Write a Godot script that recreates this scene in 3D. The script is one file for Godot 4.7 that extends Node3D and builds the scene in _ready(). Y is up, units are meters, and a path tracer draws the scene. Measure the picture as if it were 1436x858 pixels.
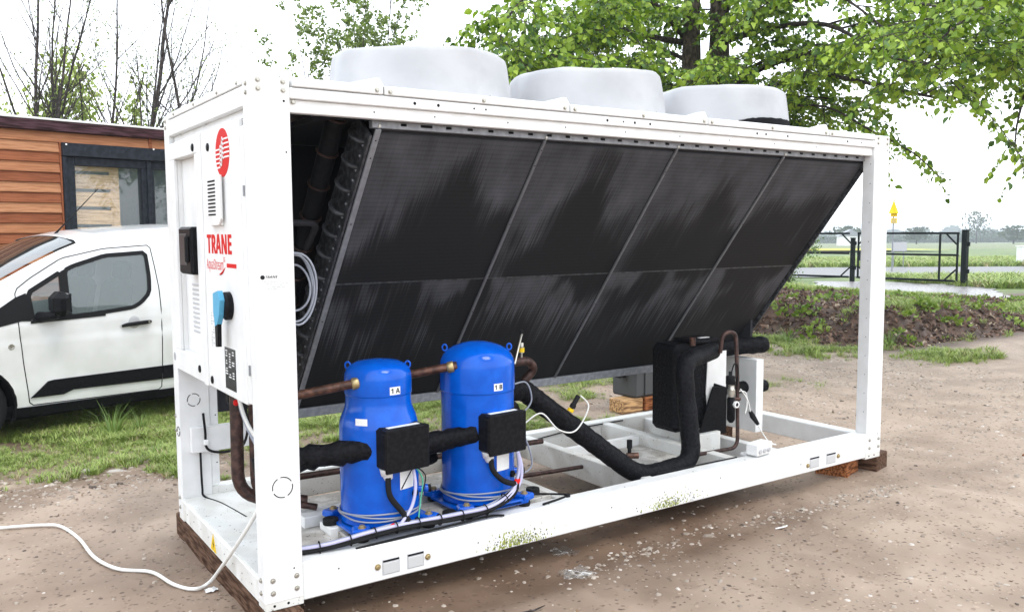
extends Node3D

# ------------------------------------------------------------------ helpers
var used := {}
var M := {}
var N1 := FastNoiseLite.new()
var N2 := FastNoiseLite.new()
var N3 := FastNoiseLite.new()
var WHITE_BASE := Color(0.78, 0.78, 0.775)

func uniq(parent: Node, called: String) -> String:
	var key := str(parent.get_instance_id()) + "/" + called
	var n: int = used.get(key, 0)
	used[key] = n + 1
	return called if n == 0 else "%s_%03d" % [called, n]

func thing(called: String, label: String, category: String, group := "") -> Node3D:
	var o := Node3D.new()
	o.name = uniq(self, called)
	add_child(o, true)
	tag(o, label, category, group)
	return o

func tag(o: Node, label: String, category := "", group := "") -> void:
	if label != "": o.set_meta("label", label)
	if category != "": o.set_meta("category", category)
	if group != "": o.set_meta("group", group)

func part(called: String, mesh: Mesh, m: Material, parent: Node, label := "") -> MeshInstance3D:
	var o := MeshInstance3D.new()
	o.mesh = mesh
	if m: o.material_override = m
	o.name = uniq(parent, called)
	parent.add_child(o, true)
	if label != "": o.set_meta("label", label)
	return o

func structure(called: String, mesh: Mesh, m: Material) -> MeshInstance3D:
	var o := part(called, mesh, m, self)
	o.set_meta("kind", "structure")
	return o

func scatter(called: String, mesh: Mesh, m: Material, xf: Array, cols: Array, parent: Node = null) -> MultiMeshInstance3D:
	var mm := MultiMesh.new()
	mm.transform_format = MultiMesh.TRANSFORM_3D
	mm.use_colors = cols.size() > 0
	mm.mesh = mesh
	mm.instance_count = xf.size()
	for i in xf.size():
		mm.set_instance_transform(i, xf[i])
		if cols.size() > 0: mm.set_instance_color(i, cols[i])
	var o := MultiMeshInstance3D.new()
	o.multimesh = mm
	o.material_override = m
	var p: Node = parent if parent else self
	o.name = uniq(p, called)
	p.add_child(o, true)
	o.set_meta("kind", "stuff")
	return o

# a small mesh builder: faces are given counter-clockwise seen from outside
class B:
	var st := SurfaceTool.new()
	var g := 1
	func _init() -> void:
		st.begin(Mesh.PRIMITIVE_TRIANGLES)
	func tri(a: Vector3, b: Vector3, c: Vector3, grp := -1) -> void:
		st.set_smooth_group(grp)
		st.add_vertex(a); st.add_vertex(c); st.add_vertex(b)
	func quad(a: Vector3, b: Vector3, c: Vector3, d: Vector3, grp := -1) -> void:
		tri(a, b, c, grp); tri(a, c, d, grp)
	func box(c: Vector3, s: Vector3, bev := 0.0, bas := Basis()) -> B:
		var h := s * 0.5
		var bb: float = min(bev, min(h.x, min(h.y, h.z)) * 0.9)
		if bb <= 0.0:
			var v := []
			for i in 8:
				v.append(c + bas * Vector3(h.x if i & 1 else -h.x, h.y if i & 2 else -h.y, h.z if i & 4 else -h.z))
			quad(v[4], v[5], v[7], v[6]); quad(v[1], v[0], v[2], v[3])
			quad(v[5], v[1], v[3], v[7]); quad(v[0], v[4], v[6], v[2])
			quad(v[6], v[7], v[3], v[2]); quad(v[0], v[1], v[5], v[4])
			return self
		# every corner has three points, one on each adjoining face
		var P := func(sx: float, sy: float, sz: float, ax: int) -> Vector3:
			var q := Vector3(sx * (h.x - (0.0 if ax == 0 else bb)), sy * (h.y - (0.0 if ax == 1 else bb)), sz * (h.z - (0.0 if ax == 2 else bb)))
			return c + bas * q
		for s1 in [-1.0, 1.0]:
			var f := [[P.call(s1, -1, -1, 0), P.call(s1, 1, -1, 0), P.call(s1, 1, 1, 0), P.call(s1, -1, 1, 0)],
				[P.call(-1, s1, -1, 1), P.call(-1, s1, 1, 1), P.call(1, s1, 1, 1), P.call(1, s1, -1, 1)],
				[P.call(-1, -1, s1, 2), P.call(1, -1, s1, 2), P.call(1, 1, s1, 2), P.call(-1, 1, s1, 2)]]
			for q in f:
				if s1 > 0: quad(q[0], q[1], q[2], q[3])
				else: quad(q[3], q[2], q[1], q[0])
			for s2 in [-1.0, 1.0]:
				var e := [[P.call(-1, s1, s2, 1), P.call(-1, s1, s2, 2), P.call(1, s1, s2, 2), P.call(1, s1, s2, 1)],
					[P.call(s1, -1, s2, 2), P.call(s1, -1, s2, 0), P.call(s1, 1, s2, 0), P.call(s1, 1, s2, 2)],
					[P.call(s1, s2, -1, 0), P.call(s1, s2, -1, 1), P.call(s1, s2, 1, 1), P.call(s1, s2, 1, 0)]]
				for q in e:
					if s1 * s2 > 0: quad(q[0], q[1], q[2], q[3])
					else: quad(q[3], q[2], q[1], q[0])
				for s3 in [-1.0, 1.0]:
					var a: Vector3 = P.call(s1, s2, s3, 0)
					var b: Vector3 = P.call(s1, s2, s3, 1)
					var d: Vector3 = P.call(s1, s2, s3, 2)
					if s1 * s2 * s3 > 0: tri(a, b, d)
					else: tri(a, d, b)
		return self
	# x0..x1 etc.
	func slab(a: Vector3, b: Vector3, bev := 0.0) -> B:
		return box((a + b) * 0.5, (b - a).abs(), bev)
	func tube(pts: Array, r, n := 10, caps := true) -> B:
		g += 1
		var rings := []
		var up := Vector3.UP
		var t0: Vector3 = (pts[1] - pts[0]).normalized()
		if absf(t0.dot(up)) > 0.9: up = Vector3.RIGHT
		var side := t0.cross(up).normalized()
		for i in pts.size():
			var t: Vector3
			if i == 0: t = t0
			elif i == pts.size() - 1: t = (pts[i] - pts[i - 1]).normalized()
			else: t = (pts[i + 1] - pts[i - 1]).normalized()
			side = (side - t * side.dot(t)).normalized()
			var bi := t.cross(side)
			var rr: float = r[i] if r is Array else r
			var ring := []
			for k in n:
				var a := TAU * k / n
				ring.append(pts[i] + (side * cos(a) + bi * sin(a)) * rr)
			rings.append(ring)
		for i in pts.size() - 1:
			for k in n:
				var k2 := (k + 1) % n
				quad(rings[i][k], rings[i][k2], rings[i + 1][k2], rings[i + 1][k], g)
		if caps:
			for k in range(1, n - 1):
				tri(rings[0][0], rings[0][k + 1], rings[0][k])
				tri(rings[-1][0], rings[-1][k], rings[-1][k + 1])
		return self
	# profile: arrays of Vector2(radius, height along axis); each array is smooth by itself
	func lathe(profiles: Array, c: Vector3, bas := Basis(), n := 32) -> B:
		for pr in profiles:
			g += 1
			for i in pr.size() - 1:
				for k in n:
					var a0 := TAU * k / n
					var a1 := TAU * (k + 1) / n
					var p0: Vector2 = pr[i]
					var p1: Vector2 = pr[i + 1]
					var A := c + bas * Vector3(cos(a0) * p0.x, p0.y, -sin(a0) * p0.x)
					var D := c + bas * Vector3(cos(a0) * p1.x, p1.y, -sin(a0) * p1.x)
					var Bq := c + bas * Vector3(cos(a1) * p0.x, p0.y, -sin(a1) * p0.x)
					var Cq := c + bas * Vector3(cos(a1) * p1.x, p1.y, -sin(a1) * p1.x)
					if p0.x > 1e-6: tri(A, Bq, Cq, g)
					if p1.x > 1e-6: tri(A, Cq, D, g)
		return self
	func disc(c: Vector3, r: float, bas := Basis(), n := 20) -> B:
		for k in n:
			var a0 := TAU * k / n
			var a1 := TAU * (k + 1) / n
			tri(c, c + bas * Vector3(cos(a0) * r, 0, -sin(a0) * r), c + bas * Vector3(cos(a1) * r, 0, -sin(a1) * r))
		return self
	# polygon in the x-y plane of bas, from z = 0 to z = depth
	func prism(poly: PackedVector2Array, c: Vector3, bas: Basis, depth: float) -> B:
		var pl := poly
		if Geometry2D.is_polygon_clockwise(pl):
			pl = pl.duplicate(); pl.reverse()
		var ix := Geometry2D.triangulate_polygon(pl)
		var F := func(p: Vector2, z: float) -> Vector3: return c + bas * Vector3(p.x, p.y, z)
		for i in range(0, ix.size(), 3):
			var a := pl[ix[i]]
			var b := pl[ix[i + 1]]
			var d := pl[ix[i + 2]]
			if (b - a).cross(d - a) < 0:
				var t := b
				b = d; d = t
			tri(F.call(a, depth), F.call(b, depth), F.call(d, depth))
			tri(F.call(a, 0.0), F.call(d, 0.0), F.call(b, 0.0))
		for i in pl.size():
			var p := pl[i]
			var q := pl[(i + 1) % pl.size()]
			quad(F.call(p, 0.0), F.call(q, 0.0), F.call(q, depth), F.call(p, depth))
		return self
	func done() -> ArrayMesh:
		st.generate_normals()
		return st.commit()

func spline(pts: Array, n := 6) -> Array:
	var out := []
	for i in pts.size() - 1:
		var p0: Vector3 = pts[max(i - 1, 0)]
		var p1: Vector3 = pts[i]
		var p2: Vector3 = pts[i + 1]
		var p3: Vector3 = pts[min(i + 2, pts.size() - 1)]
		for k in n: out.append(p1.cubic_interpolate(p2, p0, p3, float(k) / n))
	out.append(pts[-1])
	return out

func bends(pts: Array, r: float, n := 7) -> Array:
	var out := [pts[0]]
	for i in range(1, pts.size() - 1):
		var a: Vector3 = pts[i - 1]
		var p: Vector3 = pts[i]
		var b: Vector3 = pts[i + 1]
		var ra: float = min(r, min(a.distance_to(p), b.distance_to(p)) * 0.49)
		var s := p + (a - p).normalized() * ra
		var e := p + (b - p).normalized() * ra
		for k in n + 1:
			var t := float(k) / n
			out.append(s.lerp(p, t).lerp(p.lerp(e, t), t))
	out.append(pts[-1])
	return out

func dense(pts: Array, step: float) -> Array:
	var out := []
	for i in pts.size() - 1:
		var a: Vector3 = pts[i]
		var b: Vector3 = pts[i + 1]
		var k: int = max(1, int(a.distance_to(b) / step))
		for j in k: out.append(a.lerp(b, float(j) / k))
	out.append(pts[-1])
	return out

func axis_basis(d: Vector3) -> Basis:          # its y axis points along d
	var y := d.normalized()
	var x := y.cross(Vector3.FORWARD if absf(y.z) < 0.9 else Vector3.UP).normalized()
	return Basis(x, y, x.cross(y))

const END := Basis(Vector3(0, 0, 1), Vector3(0, 1, 0), Vector3(-1, 0, 0))   # reads on the left end face

func mat(c: Color, rough := 0.6, metal := 0.0) -> StandardMaterial3D:   # c is linear
	var m := StandardMaterial3D.new()
	m.albedo_color = c.linear_to_srgb()
	m.roughness = rough
	m.metallic = metal
	return m

func triplanar(m: StandardMaterial3D, tex: Texture2D, sc: Vector3, world := false) -> StandardMaterial3D:
	m.albedo_texture = tex
	m.uv1_triplanar = true
	m.uv1_world_triplanar = world
	m.uv1_scale = sc
	return m

func bumpy(m: StandardMaterial3D, tex: Texture2D, amount: float) -> StandardMaterial3D:
	m.normal_enabled = true
	m.normal_texture = tex
	m.normal_scale = amount
	return m

func ntex(sd: int, freq: float, a: Color, b: Color, size := 256, octaves := 4, kind := FastNoiseLite.TYPE_SIMPLEX_SMOOTH, p0 := 0.25, p1 := 0.75) -> NoiseTexture2D:
	var t := NoiseTexture2D.new()
	t.width = size; t.height = size
	t.seamless = true
	var n := FastNoiseLite.new()
	n.seed = sd; n.frequency = freq; n.noise_type = kind
	n.fractal_octaves = octaves
	t.noise = n
	var gr := Gradient.new()
	gr.offsets = PackedFloat32Array([p0, p1])
	gr.colors = PackedColorArray([a, b])
	t.color_ramp = gr
	return t

func nbump(sd: int, freq: float, strength: float, size := 256) -> NoiseTexture2D:
	var t := NoiseTexture2D.new()
	t.width = size; t.height = size
	t.seamless = true
	var n := FastNoiseLite.new()
	n.seed = sd; n.frequency = freq; n.fractal_octaves = 4
	t.noise = n
	t.as_normal_map = true
	t.bump_strength = strength
	return t

# an image of random soft dots and specks on a plain ground; wraps round
func speck_image(sd: int, size: int, ground: Color, list: Array) -> Image:
	var rng := RandomNumberGenerator.new()
	rng.seed = sd
	var im := Image.create(size, size, false, Image.FORMAT_RGB8)
	im.fill(ground)
	for L in list:      # [count, radius min, radius max, color a, color b, elongation]
		for i in int(L[0]):
			var cx := rng.randi() % size
			var cy := rng.randi() % size
			var r := rng.randf_range(L[1], L[2])
			var el := rng.randf_range(1.0, L[5])
			var an := rng.randf() * PI
			var col: Color = (L[3] as Color).lerp(L[4], rng.randf())
			var k := int(ceil(r * el))
			var ca := cos(an)
			var sa := sin(an)
			for y in range(-k, k + 1):
				for x in range(-k, k + 1):
					var u := (x * ca + y * sa) / el
					var v := -x * sa + y * ca
					var d := sqrt(u * u + v * v) / r
					if d > 1.0: continue
					var px := posmod(cx + x, size)
					var py := posmod(cy + y, size)
					var w := clampf((1.0 - d) * 2.5, 0, 1) * col.a
					im.set_pixel(px, py, im.get_pixel(px, py).lerp(Color(col.r, col.g, col.b), w))
	return im

func text(called: String, words: String, cap: float, at: Vector3, bas: Basis, m: Material, parent: Node, bold := true, stretch := 1.0, slant := 0.0) -> MeshInstance3D:
	var t := TextMesh.new()
	var f := SystemFont.new()
	f.font_names = PackedStringArray(["Droid Sans"])
	f.font_weight = 700 if bold else 400
	t.font = f
	t.text = words
	t.font_size = 64
	t.depth = 0.0012
	t.pixel_size = cap / (0.714 * 64.0)
	var o := part(called, t, m, parent)
	var sh := Basis(Vector3(stretch, 0, 0), Vector3(slant, 1, 0), Vector3(0, 0, 1))
	o.transform = Transform3D(bas * sh, at)
	return o

func bolt(parent: Node, at: Vector3, dir: Vector3, r := 0.012, m: Material = null) -> void:
	if not M.has("bolt_mesh"):
		var b := B.new()
		b.lathe([[Vector2(1.35, 0), Vector2(1.35, 0.18)], [Vector2(1.35, 0.18), Vector2(0.9, 0.2)]], Vector3.ZERO, Basis(), 14)
		b.lathe([[Vector2(1.0, 0.2), Vector2(1.0, 0.75)], [Vector2(1.0, 0.75), Vector2(0.8, 0.9)], [Vector2(0.8, 0.9), Vector2(0, 0.9)]], Vector3.ZERO, Basis(), 6)
		M["bolt_mesh"] = b.done()
	var o := part("bolt", M.bolt_mesh, m if m else M.zinc, parent)
	o.transform = Transform3D(axis_basis(dir) * Basis.from_scale(Vector3.ONE * r), at)

func hole(parent: Node, at: Vector3, dir: Vector3, r := 0.006) -> void:
	if not M.has("hole_mesh"):
		M["hole_mesh"] = B.new().lathe([[Vector2(1.0, 0), Vector2(0.9, 0.12)], [Vector2(0.9, 0.12), Vector2(0, 0.12)]], Vector3.ZERO, Basis(), 12).done()
	var o := part("drilled_hole", M.hole_mesh, M.black, parent)
	o.transform = Transform3D(axis_basis(dir) * Basis.from_scale(Vector3(r, min(r, 0.006), r)), at)

func ss(a: float, b: float, x: float) -> float:
	return smoothstep(a, b, x)

# ------------------------------------------------------------------ scene
func _ready() -> void:
	var cam := Camera3D.new()
	cam.name = "camera"
	cam.fov = 39.09
	cam.near = 0.05
	cam.far = 3000.0
	cam.transform = Transform3D(Basis(Vector3(0.82771, -0.00607, 0.56112), Vector3(0.05313, 0.99630, -0.06759), Vector3(-0.55863, 0.08575, 0.82497)).orthonormalized(), Vector3(-1.0899, 1.7008, 3.4614))
	add_child(cam)
	cam.current = true

	var env := Environment.new()
	env.background_mode = Environment.BG_SKY
	var skym := ProceduralSkyMaterial.new()
	skym.sky_top_color = Color(0.93, 0.96, 1.0)
	skym.sky_horizon_color = Color(0.97, 0.985, 1.0)
	skym.sky_curve = 0.2
	skym.ground_bottom_color = Color(0.35, 0.32, 0.28)
	skym.ground_horizon_color = Color(0.75, 0.77, 0.78)
	skym.sky_energy_multiplier = 1.55
	skym.ground_energy_multiplier = 1.0
	skym.sun_angle_max = 1.0
	var sky := Sky.new()
	sky.sky_material = skym
	env.sky = sky
	env.tonemap_mode = Environment.TONE_MAPPER_LINEAR
	env.tonemap_exposure = 1.0
	env.sdfgi_enabled = true
	env.ssao_enabled = true
	env.ssil_enabled = true
	env.fog_enabled = true
	env.fog_density = 0.0008
	env.fog_light_color = Color(0.93, 0.96, 0.98)
	var we := WorldEnvironment.new()
	we.name = "world_environment"
	we.environment = env
	add_child(we)

	var sun := DirectionalLight3D.new()
	sun.name = "overcast_sun"
	sun.light_energy = 0.45
	sun.light_angular_distance = 20.0
	sun.light_color = Color(1.0, 0.985, 0.96)
	sun.shadow_enabled = true
	sun.rotation_degrees = Vector3(-58, 14, 0)
	add_child(sun)

	N1.seed = 11; N1.frequency = 0.35; N1.fractal_octaves = 4
	N2.seed = 23; N2.frequency = 1.6; N2.fractal_octaves = 3
	N3.seed = 37; N3.frequency = 9.0; N3.fractal_octaves = 2

	materials()
	ground()
	far_land()
	cabin()
	chiller()
	van()
	yard_things()
	gate_and_signs()
	trees()
	plants()

func materials() -> void:
	var grime := ntex(3, 0.012, Color(0.965, 0.965, 0.96), Color(1, 1, 1), 512, 5)
	var orange_peel := nbump(5, 0.12, 1.2)
	var fine := nbump(8, 0.3, 3.0)
	M.grime = grime
	var w := triplanar(mat(WHITE_BASE, 0.42), grime, Vector3.ONE * 0.9)
	bumpy(w, orange_peel, 0.06)
	M.white = w
	var spk := ImageTexture.create_from_image(speck_image(4, 1024, Color(0.97, 0.97, 0.955), [
		[70, 20, 90, Color(0.86, 0.85, 0.82, 0.5), Color(0.93, 0.92, 0.9, 0.4), 2.5],
		[700, 1.2, 3.0, Color(0.45, 0.42, 0.38, 0.6), Color(0.7, 0.68, 0.63, 0.6), 1.6],
		[120, 2, 5, Color(0.22, 0.19, 0.16, 0.7), Color(0.45, 0.4, 0.35, 0.7), 2.0]]))
	M.white_dirty = triplanar(mat(WHITE_BASE, 0.5), spk, Vector3.ONE * 1.1)
	var spk2 := ImageTexture.create_from_image(speck_image(9, 1024, Color(0.88, 0.87, 0.85), [
		[200, 20, 80, Color(0.6, 0.58, 0.55, 0.5), Color(0.8, 0.78, 0.75, 0.5), 2.5],
		[1500, 1.2, 4.0, Color(0.3, 0.27, 0.24, 0.7), Color(0.6, 0.56, 0.5, 0.6), 1.8],
		[260, 2, 7, Color(0.14, 0.12, 0.1, 0.8), Color(0.35, 0.3, 0.26, 0.8), 2.2]]))
	M.white_floor = triplanar(mat(WHITE_BASE, 0.45), spk2, Vector3.ONE * 1.3)
	M.black = mat(Color(0.008, 0.008, 0.009), 0.7)
	M.black_plastic = bumpy(triplanar(mat(Color(0.011, 0.011, 0.013), 0.45), ntex(31, 0.03, Color(0.7, 0.7, 0.7), Color(1, 1, 1)), Vector3.ONE * 4), fine, 0.15)
	M.rubber = mat(Color(0.014, 0.014, 0.015), 0.65)
	M.foam = bumpy(triplanar(mat(Color(0.014, 0.014, 0.017), 0.55), ntex(6, 0.03, Color(0.45, 0.45, 0.45), Color(1, 1, 1)), Vector3.ONE * 5), nbump(7, 0.05, 6.0), 0.7)
	M.zinc = mat(Color(0.45, 0.43, 0.38), 0.35, 0.85)
	M.brass = mat(Color(0.42, 0.33, 0.17), 0.4, 0.8)
	M.galv = triplanar(mat(Color(0.30, 0.31, 0.335), 0.5, 0.35), ntex(12, 0.03, Color(0.88, 0.88, 0.88), Color(1, 1, 1)), Vector3.ONE * 3)
	M.galv_mid = triplanar(mat(Color(0.17, 0.175, 0.19), 0.5, 0.3), ntex(12, 0.03, Color(0.88, 0.88, 0.88), Color(1, 1, 1)), Vector3.ONE * 3)
	M.galv_dark = triplanar(mat(Color(0.10, 0.105, 0.115), 0.5, 0.4), ntex(12, 0.03, Color(0.6, 0.6, 0.6), Color(1, 1, 1)), Vector3.ONE * 3)
	M.plenum_dark = mat(Color(0.03, 0.03, 0.034), 0.6)  # near-black of coil core and inlet pipe; paints shade on the plenum sheets
	M.copper = triplanar(mat(Color(0.17, 0.078, 0.052), 0.45, 0.35), ntex(14, 0.04, Color(0.4, 0.36, 0.34), Color(1, 1, 1)), Vector3.ONE * 2)
	M.copper_dark = triplanar(mat(Color(0.085, 0.042, 0.034), 0.5, 0.3), ntex(14, 0.04, Color(0.5, 0.46, 0.44), Color(1, 1, 1)), Vector3.ONE * 2)
	var blue := triplanar(mat(Color(0.0, 0.098, 0.54), 0.24), ntex(15, 0.02, Color(0.86, 0.88, 0.92), Color(1, 1, 1)), Vector3.ONE * 2)
	bumpy(blue, orange_peel, 0.18)
	blue.clearcoat_enabled = true; blue.clearcoat = 0.5; blue.clearcoat_roughness = 0.12
	blue.metallic_specular = 0.2
	M.blue = blue
	M.label_white = mat(Color(0.78, 0.78, 0.77), 0.5)
	M.label_grey = mat(Color(0.45, 0.45, 0.46), 0.5)
	M.ink = mat(Color(0.02, 0.02, 0.022), 0.6)
	M.ink_grey = mat(Color(0.33, 0.33, 0.34), 0.6)
	M.red = mat(Color(0.58, 0.018, 0.016), 0.5)
	M.yellow = mat(Color(0.75, 0.50, 0.02), 0.5)
	M.isolator_blue = mat(Color(0.10, 0.36, 0.55), 0.4)
	M.cable_grey = mat(Color(0.26, 0.28, 0.33), 0.5)
	M.cable_white = triplanar(mat(Color(0.74, 0.73, 0.70), 0.5), grime, Vector3.ONE * 3)
	M.cable_lilac = mat(Color(0.45, 0.44, 0.62), 0.35)
	M.cable_green = mat(Color(0.06, 0.35, 0.22), 0.45)
	var shroud := triplanar(mat(Color(0.435, 0.435, 0.445), 0.55), ntex(17, 0.006, Color(0.90, 0.90, 0.905), Color(1, 1, 1), 512, 6), Vector3.ONE * 0.8)
	bumpy(shroud, nbump(18, 0.02, 5.0), 0.08)
	M.shroud = shroud
	M.asphalt = triplanar(mat(Color(0.17, 0.165, 0.165), 0.5), ntex(20, 0.15, Color(0.65, 0.65, 0.65), Color(1, 1, 1)), Vector3.ONE * 0.4, true)
	# timber
	var grain := ntex(41, 0.018, Color(0.55, 0.50, 0.46), Color(1, 1, 1), 512, 5, FastNoiseLite.TYPE_SIMPLEX_SMOOTH, 0.2, 0.65)
	var soft_grain := ntex(42, 0.018, Color(0.84, 0.80, 0.77), Color(1, 1, 1), 512, 5, FastNoiseLite.TYPE_SIMPLEX_SMOOTH, 0.2, 0.7)
	M.grain = grain
	for i in 4:
		var c: Color = [Color(0.40, 0.175, 0.085), Color(0.28, 0.095, 0.042), Color(0.45, 0.215, 0.11), Color(0.245, 0.08, 0.035)][i]
		var t := triplanar(mat(c, 0.55), soft_grain, Vector3(0.22 + 0.03 * i, 3.5, 3.5))
		t.metallic_specular = 0.25
		t.uv1_offset = Vector3(0.37 * i, 0.21 * i, 0)
		M["siding%d" % i] = t
	M.pine_slat = triplanar(mat(Color(0.80, 0.55, 0.30), 0.6), soft_grain, Vector3(0.25, 3, 3))
	M.pine = triplanar(mat(Color(0.62, 0.38, 0.17), 0.6), grain, Vector3(0.5, 4, 4))
	M.beam_dark = triplanar(mat(Color(0.13, 0.075, 0.05), 0.7), grain, Vector3(5, 5, 0.7))
	M.beam_orange = triplanar(mat(Color(0.34, 0.135, 0.055), 0.65), grain, Vector3(0.8, 5, 5))
	M.fascia = triplanar(mat(Color(0.075, 0.035, 0.045), 0.4), grain, Vector3(0.3, 3, 3))
	M.anthracite = triplanar(mat(Color(0.028, 0.032, 0.042), 0.4), ntex(44, 0.02, Color(0.8, 0.8, 0.8), Color(1, 1, 1)), Vector3.ONE * 2)
	var gl := mat(Color(0.25, 0.32, 0.33), 0.02)
	gl.transparency = BaseMaterial3D.TRANSPARENCY_ALPHA
	gl.albedo_color.a = 0.09
	gl.metallic_specular = 0.9
	M.glass = gl
	var cg := mat(Color(0.11, 0.14, 0.14), 0.03)
	cg.transparency = BaseMaterial3D.TRANSPARENCY_ALPHA
	cg.albedo_color.a = 0.72
	cg.metallic_specular = 0.8
	M.car_glass = cg
	var sg := cg.duplicate()
	sg.albedo_color = Color(0.16, 0.19, 0.19, 0.88)
	M.screen_glass = sg
	var cp := triplanar(mat(Color(0.80, 0.80, 0.80), 0.3), ntex(45, 0.01, Color(0.93, 0.93, 0.92), Color(1, 1, 1)), Vector3.ONE * 0.6)
	cp.clearcoat_enabled = true; cp.clearcoat = 0.9; cp.clearcoat_roughness = 0.04
	M.car_white = cp
	# plants
	var leafm := StandardMaterial3D.new()
	leafm.vertex_color_use_as_albedo = true
	leafm.roughness = 0.5
	leafm.cull_mode = BaseMaterial3D.CULL_DISABLED
	leafm.backlight_enabled = true
	leafm.backlight = Color(0.5, 0.62, 0.1)
	M.leaf = leafm
	var grassm := leafm.duplicate()
	grassm.backlight = Color(0.3, 0.36, 0.1)
	M.grass = grassm
	var vc := StandardMaterial3D.new()
	vc.vertex_color_use_as_albedo = true
	vc.roughness = 0.75
	M.tinted = vc
	M.bark = bumpy(triplanar(mat(Color(0.14, 0.115, 0.085), 0.85), ntex(50, 0.03, Color(0.5, 0.5, 0.5), Color(1, 1, 1)), Vector3(3, 1, 3)), nbump(51, 0.06, 8.0), 0.8)
	M.bark_dark = triplanar(mat(Color(0.11, 0.092, 0.086), 0.85), ntex(50, 0.03, Color(0.5, 0.5, 0.5), Color(1, 1, 1)), Vector3(3, 1, 3))
	for k in ["foam", "black_plastic", "rubber", "plenum_dark", "black", "red", "ink", "anthracite", "fascia", "beam_dark", "beam_orange", "isolator_blue", "yellow", "bark_dark", "bark"]: M[k].metallic_specular = 0.2
	M.slot_grey = mat(Color(0.5, 0.5, 0.5), 0.5)
	M.gate_black = mat(Color(0.006, 0.009, 0.009), 0.4)
	M.gate_black.metallic_specular = 0.2

# ------------------------------------------------------------------ ground
func drop(x: float, z: float) -> float:          # the land falls away gently beyond the gate
	var d := (x + 1.09) * 0.561 - (z - 3.46) * 0.828
	return -0.0125 * max(0.0, d - 26.0) * ss(26.0, 40.0, d)

func gh(x: float, z: float) -> float:
	var far := ss(14.0, 26.0, Vector2(x - 2.0, z).length())
	var b := N1.get_noise_2d(x * 2.2, z * 2.2) * 0.014 + N2.get_noise_2d(x * 1.3, z * 1.3) * 0.008 + N3.get_noise_2d(x, z) * 0.006
	# shallow wheel ruts along the unit
	b -= 0.012 * exp(-pow((z - 0.12 - 0.05 * N1.get_noise_1d(x * 3.0)) / 0.16, 2.0)) * ss(0.4, 1.2, x) * (1.0 - ss(3.0, 4.2, x))
	return b * (1.0 - 0.7 * far) + drop(x, z)

func mound_e(x: float, z: float) -> float:
	var wob := N1.get_noise_2d(x * 1.4, z * 1.4) * 0.5
	var dx: float = x - 9.9 + 0.25 * max(0.0, -z - 5.5) * 0.6
	var dz := -3.55 - z + 0.04 * (x - 10.0)
	var h: float = clampf(0.5 + 0.5 * (dx - dz) / 1.4, 0, 1)
	return lerpf(dx, dz, h) - 1.4 * h * (1.0 - h) * 0.5 + wob * 0.5

func mulch_limit(x: float, z: float) -> float:
	return lerpf(1.25, 4.6, ss(-4.6, -6.6, z)) + N1.get_noise_2d(x * 2.0 + 40.0, z * 2.0) * 0.7

func grass_amt(x: float, z: float) -> float:
	var n := N1.get_noise_2d(x * 2.6, z * 2.6)
	var m := N2.get_noise_2d(x * 1.1, z * 1.1)
	var d := (x + 1.09) * 0.561 - (z - 3.46) * 0.828
	var s := (x + 1.09) * 0.828 + (z - 3.46) * 0.561
	if d > 22.0: return 0.0
	var a := 0.0
	# by the van
	if x < 3.6:
		a = ss(-3.0, -3.9, z + n * 0.7) * ss(-0.45, 0.2, n + 0.38 + m * 0.6)
		a = max(a, 0.9 * ss(0.30, 0.5, n + 0.25 * m) * ss(-2.75, -2.95, z) * ss(-0.3, 0.2, x))
	# behind the unit
	if x > 0.2 and z < -1.9:
		a = max(a, ss(0.02, 0.35, n + 0.4 * m + 0.16 * ss(-2.6, -3.6, z)) * ss(-2.0, -2.6, z) * (1.0 - ss(6.4, 7.4, x)))
	# along the foot of the bank
	var e := mound_e(x, z)
	if x > 5.5 and z < -1.5 and e < 0.6:
		a = max(a, ss(0.0, 0.3, n + 0.4 * m + 0.10 + 0.22 * ss(10.4, 9.6, x)) * ss(-1.7, -0.7, e) * ss(-3.2, -3.9, z) * (1.0 - ss(0.0, 0.3, e)))
	a = max(a, 0.9 * (1.0 - ss(0.25, 0.7, Vector2((x - 10.2) * 0.62, z + 2.75).length() + 0.2 * m)))
	if s > 9.0 and d < 20.0: a = max(a, 0.0)
	return clampf(a, 0, 1)

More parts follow.
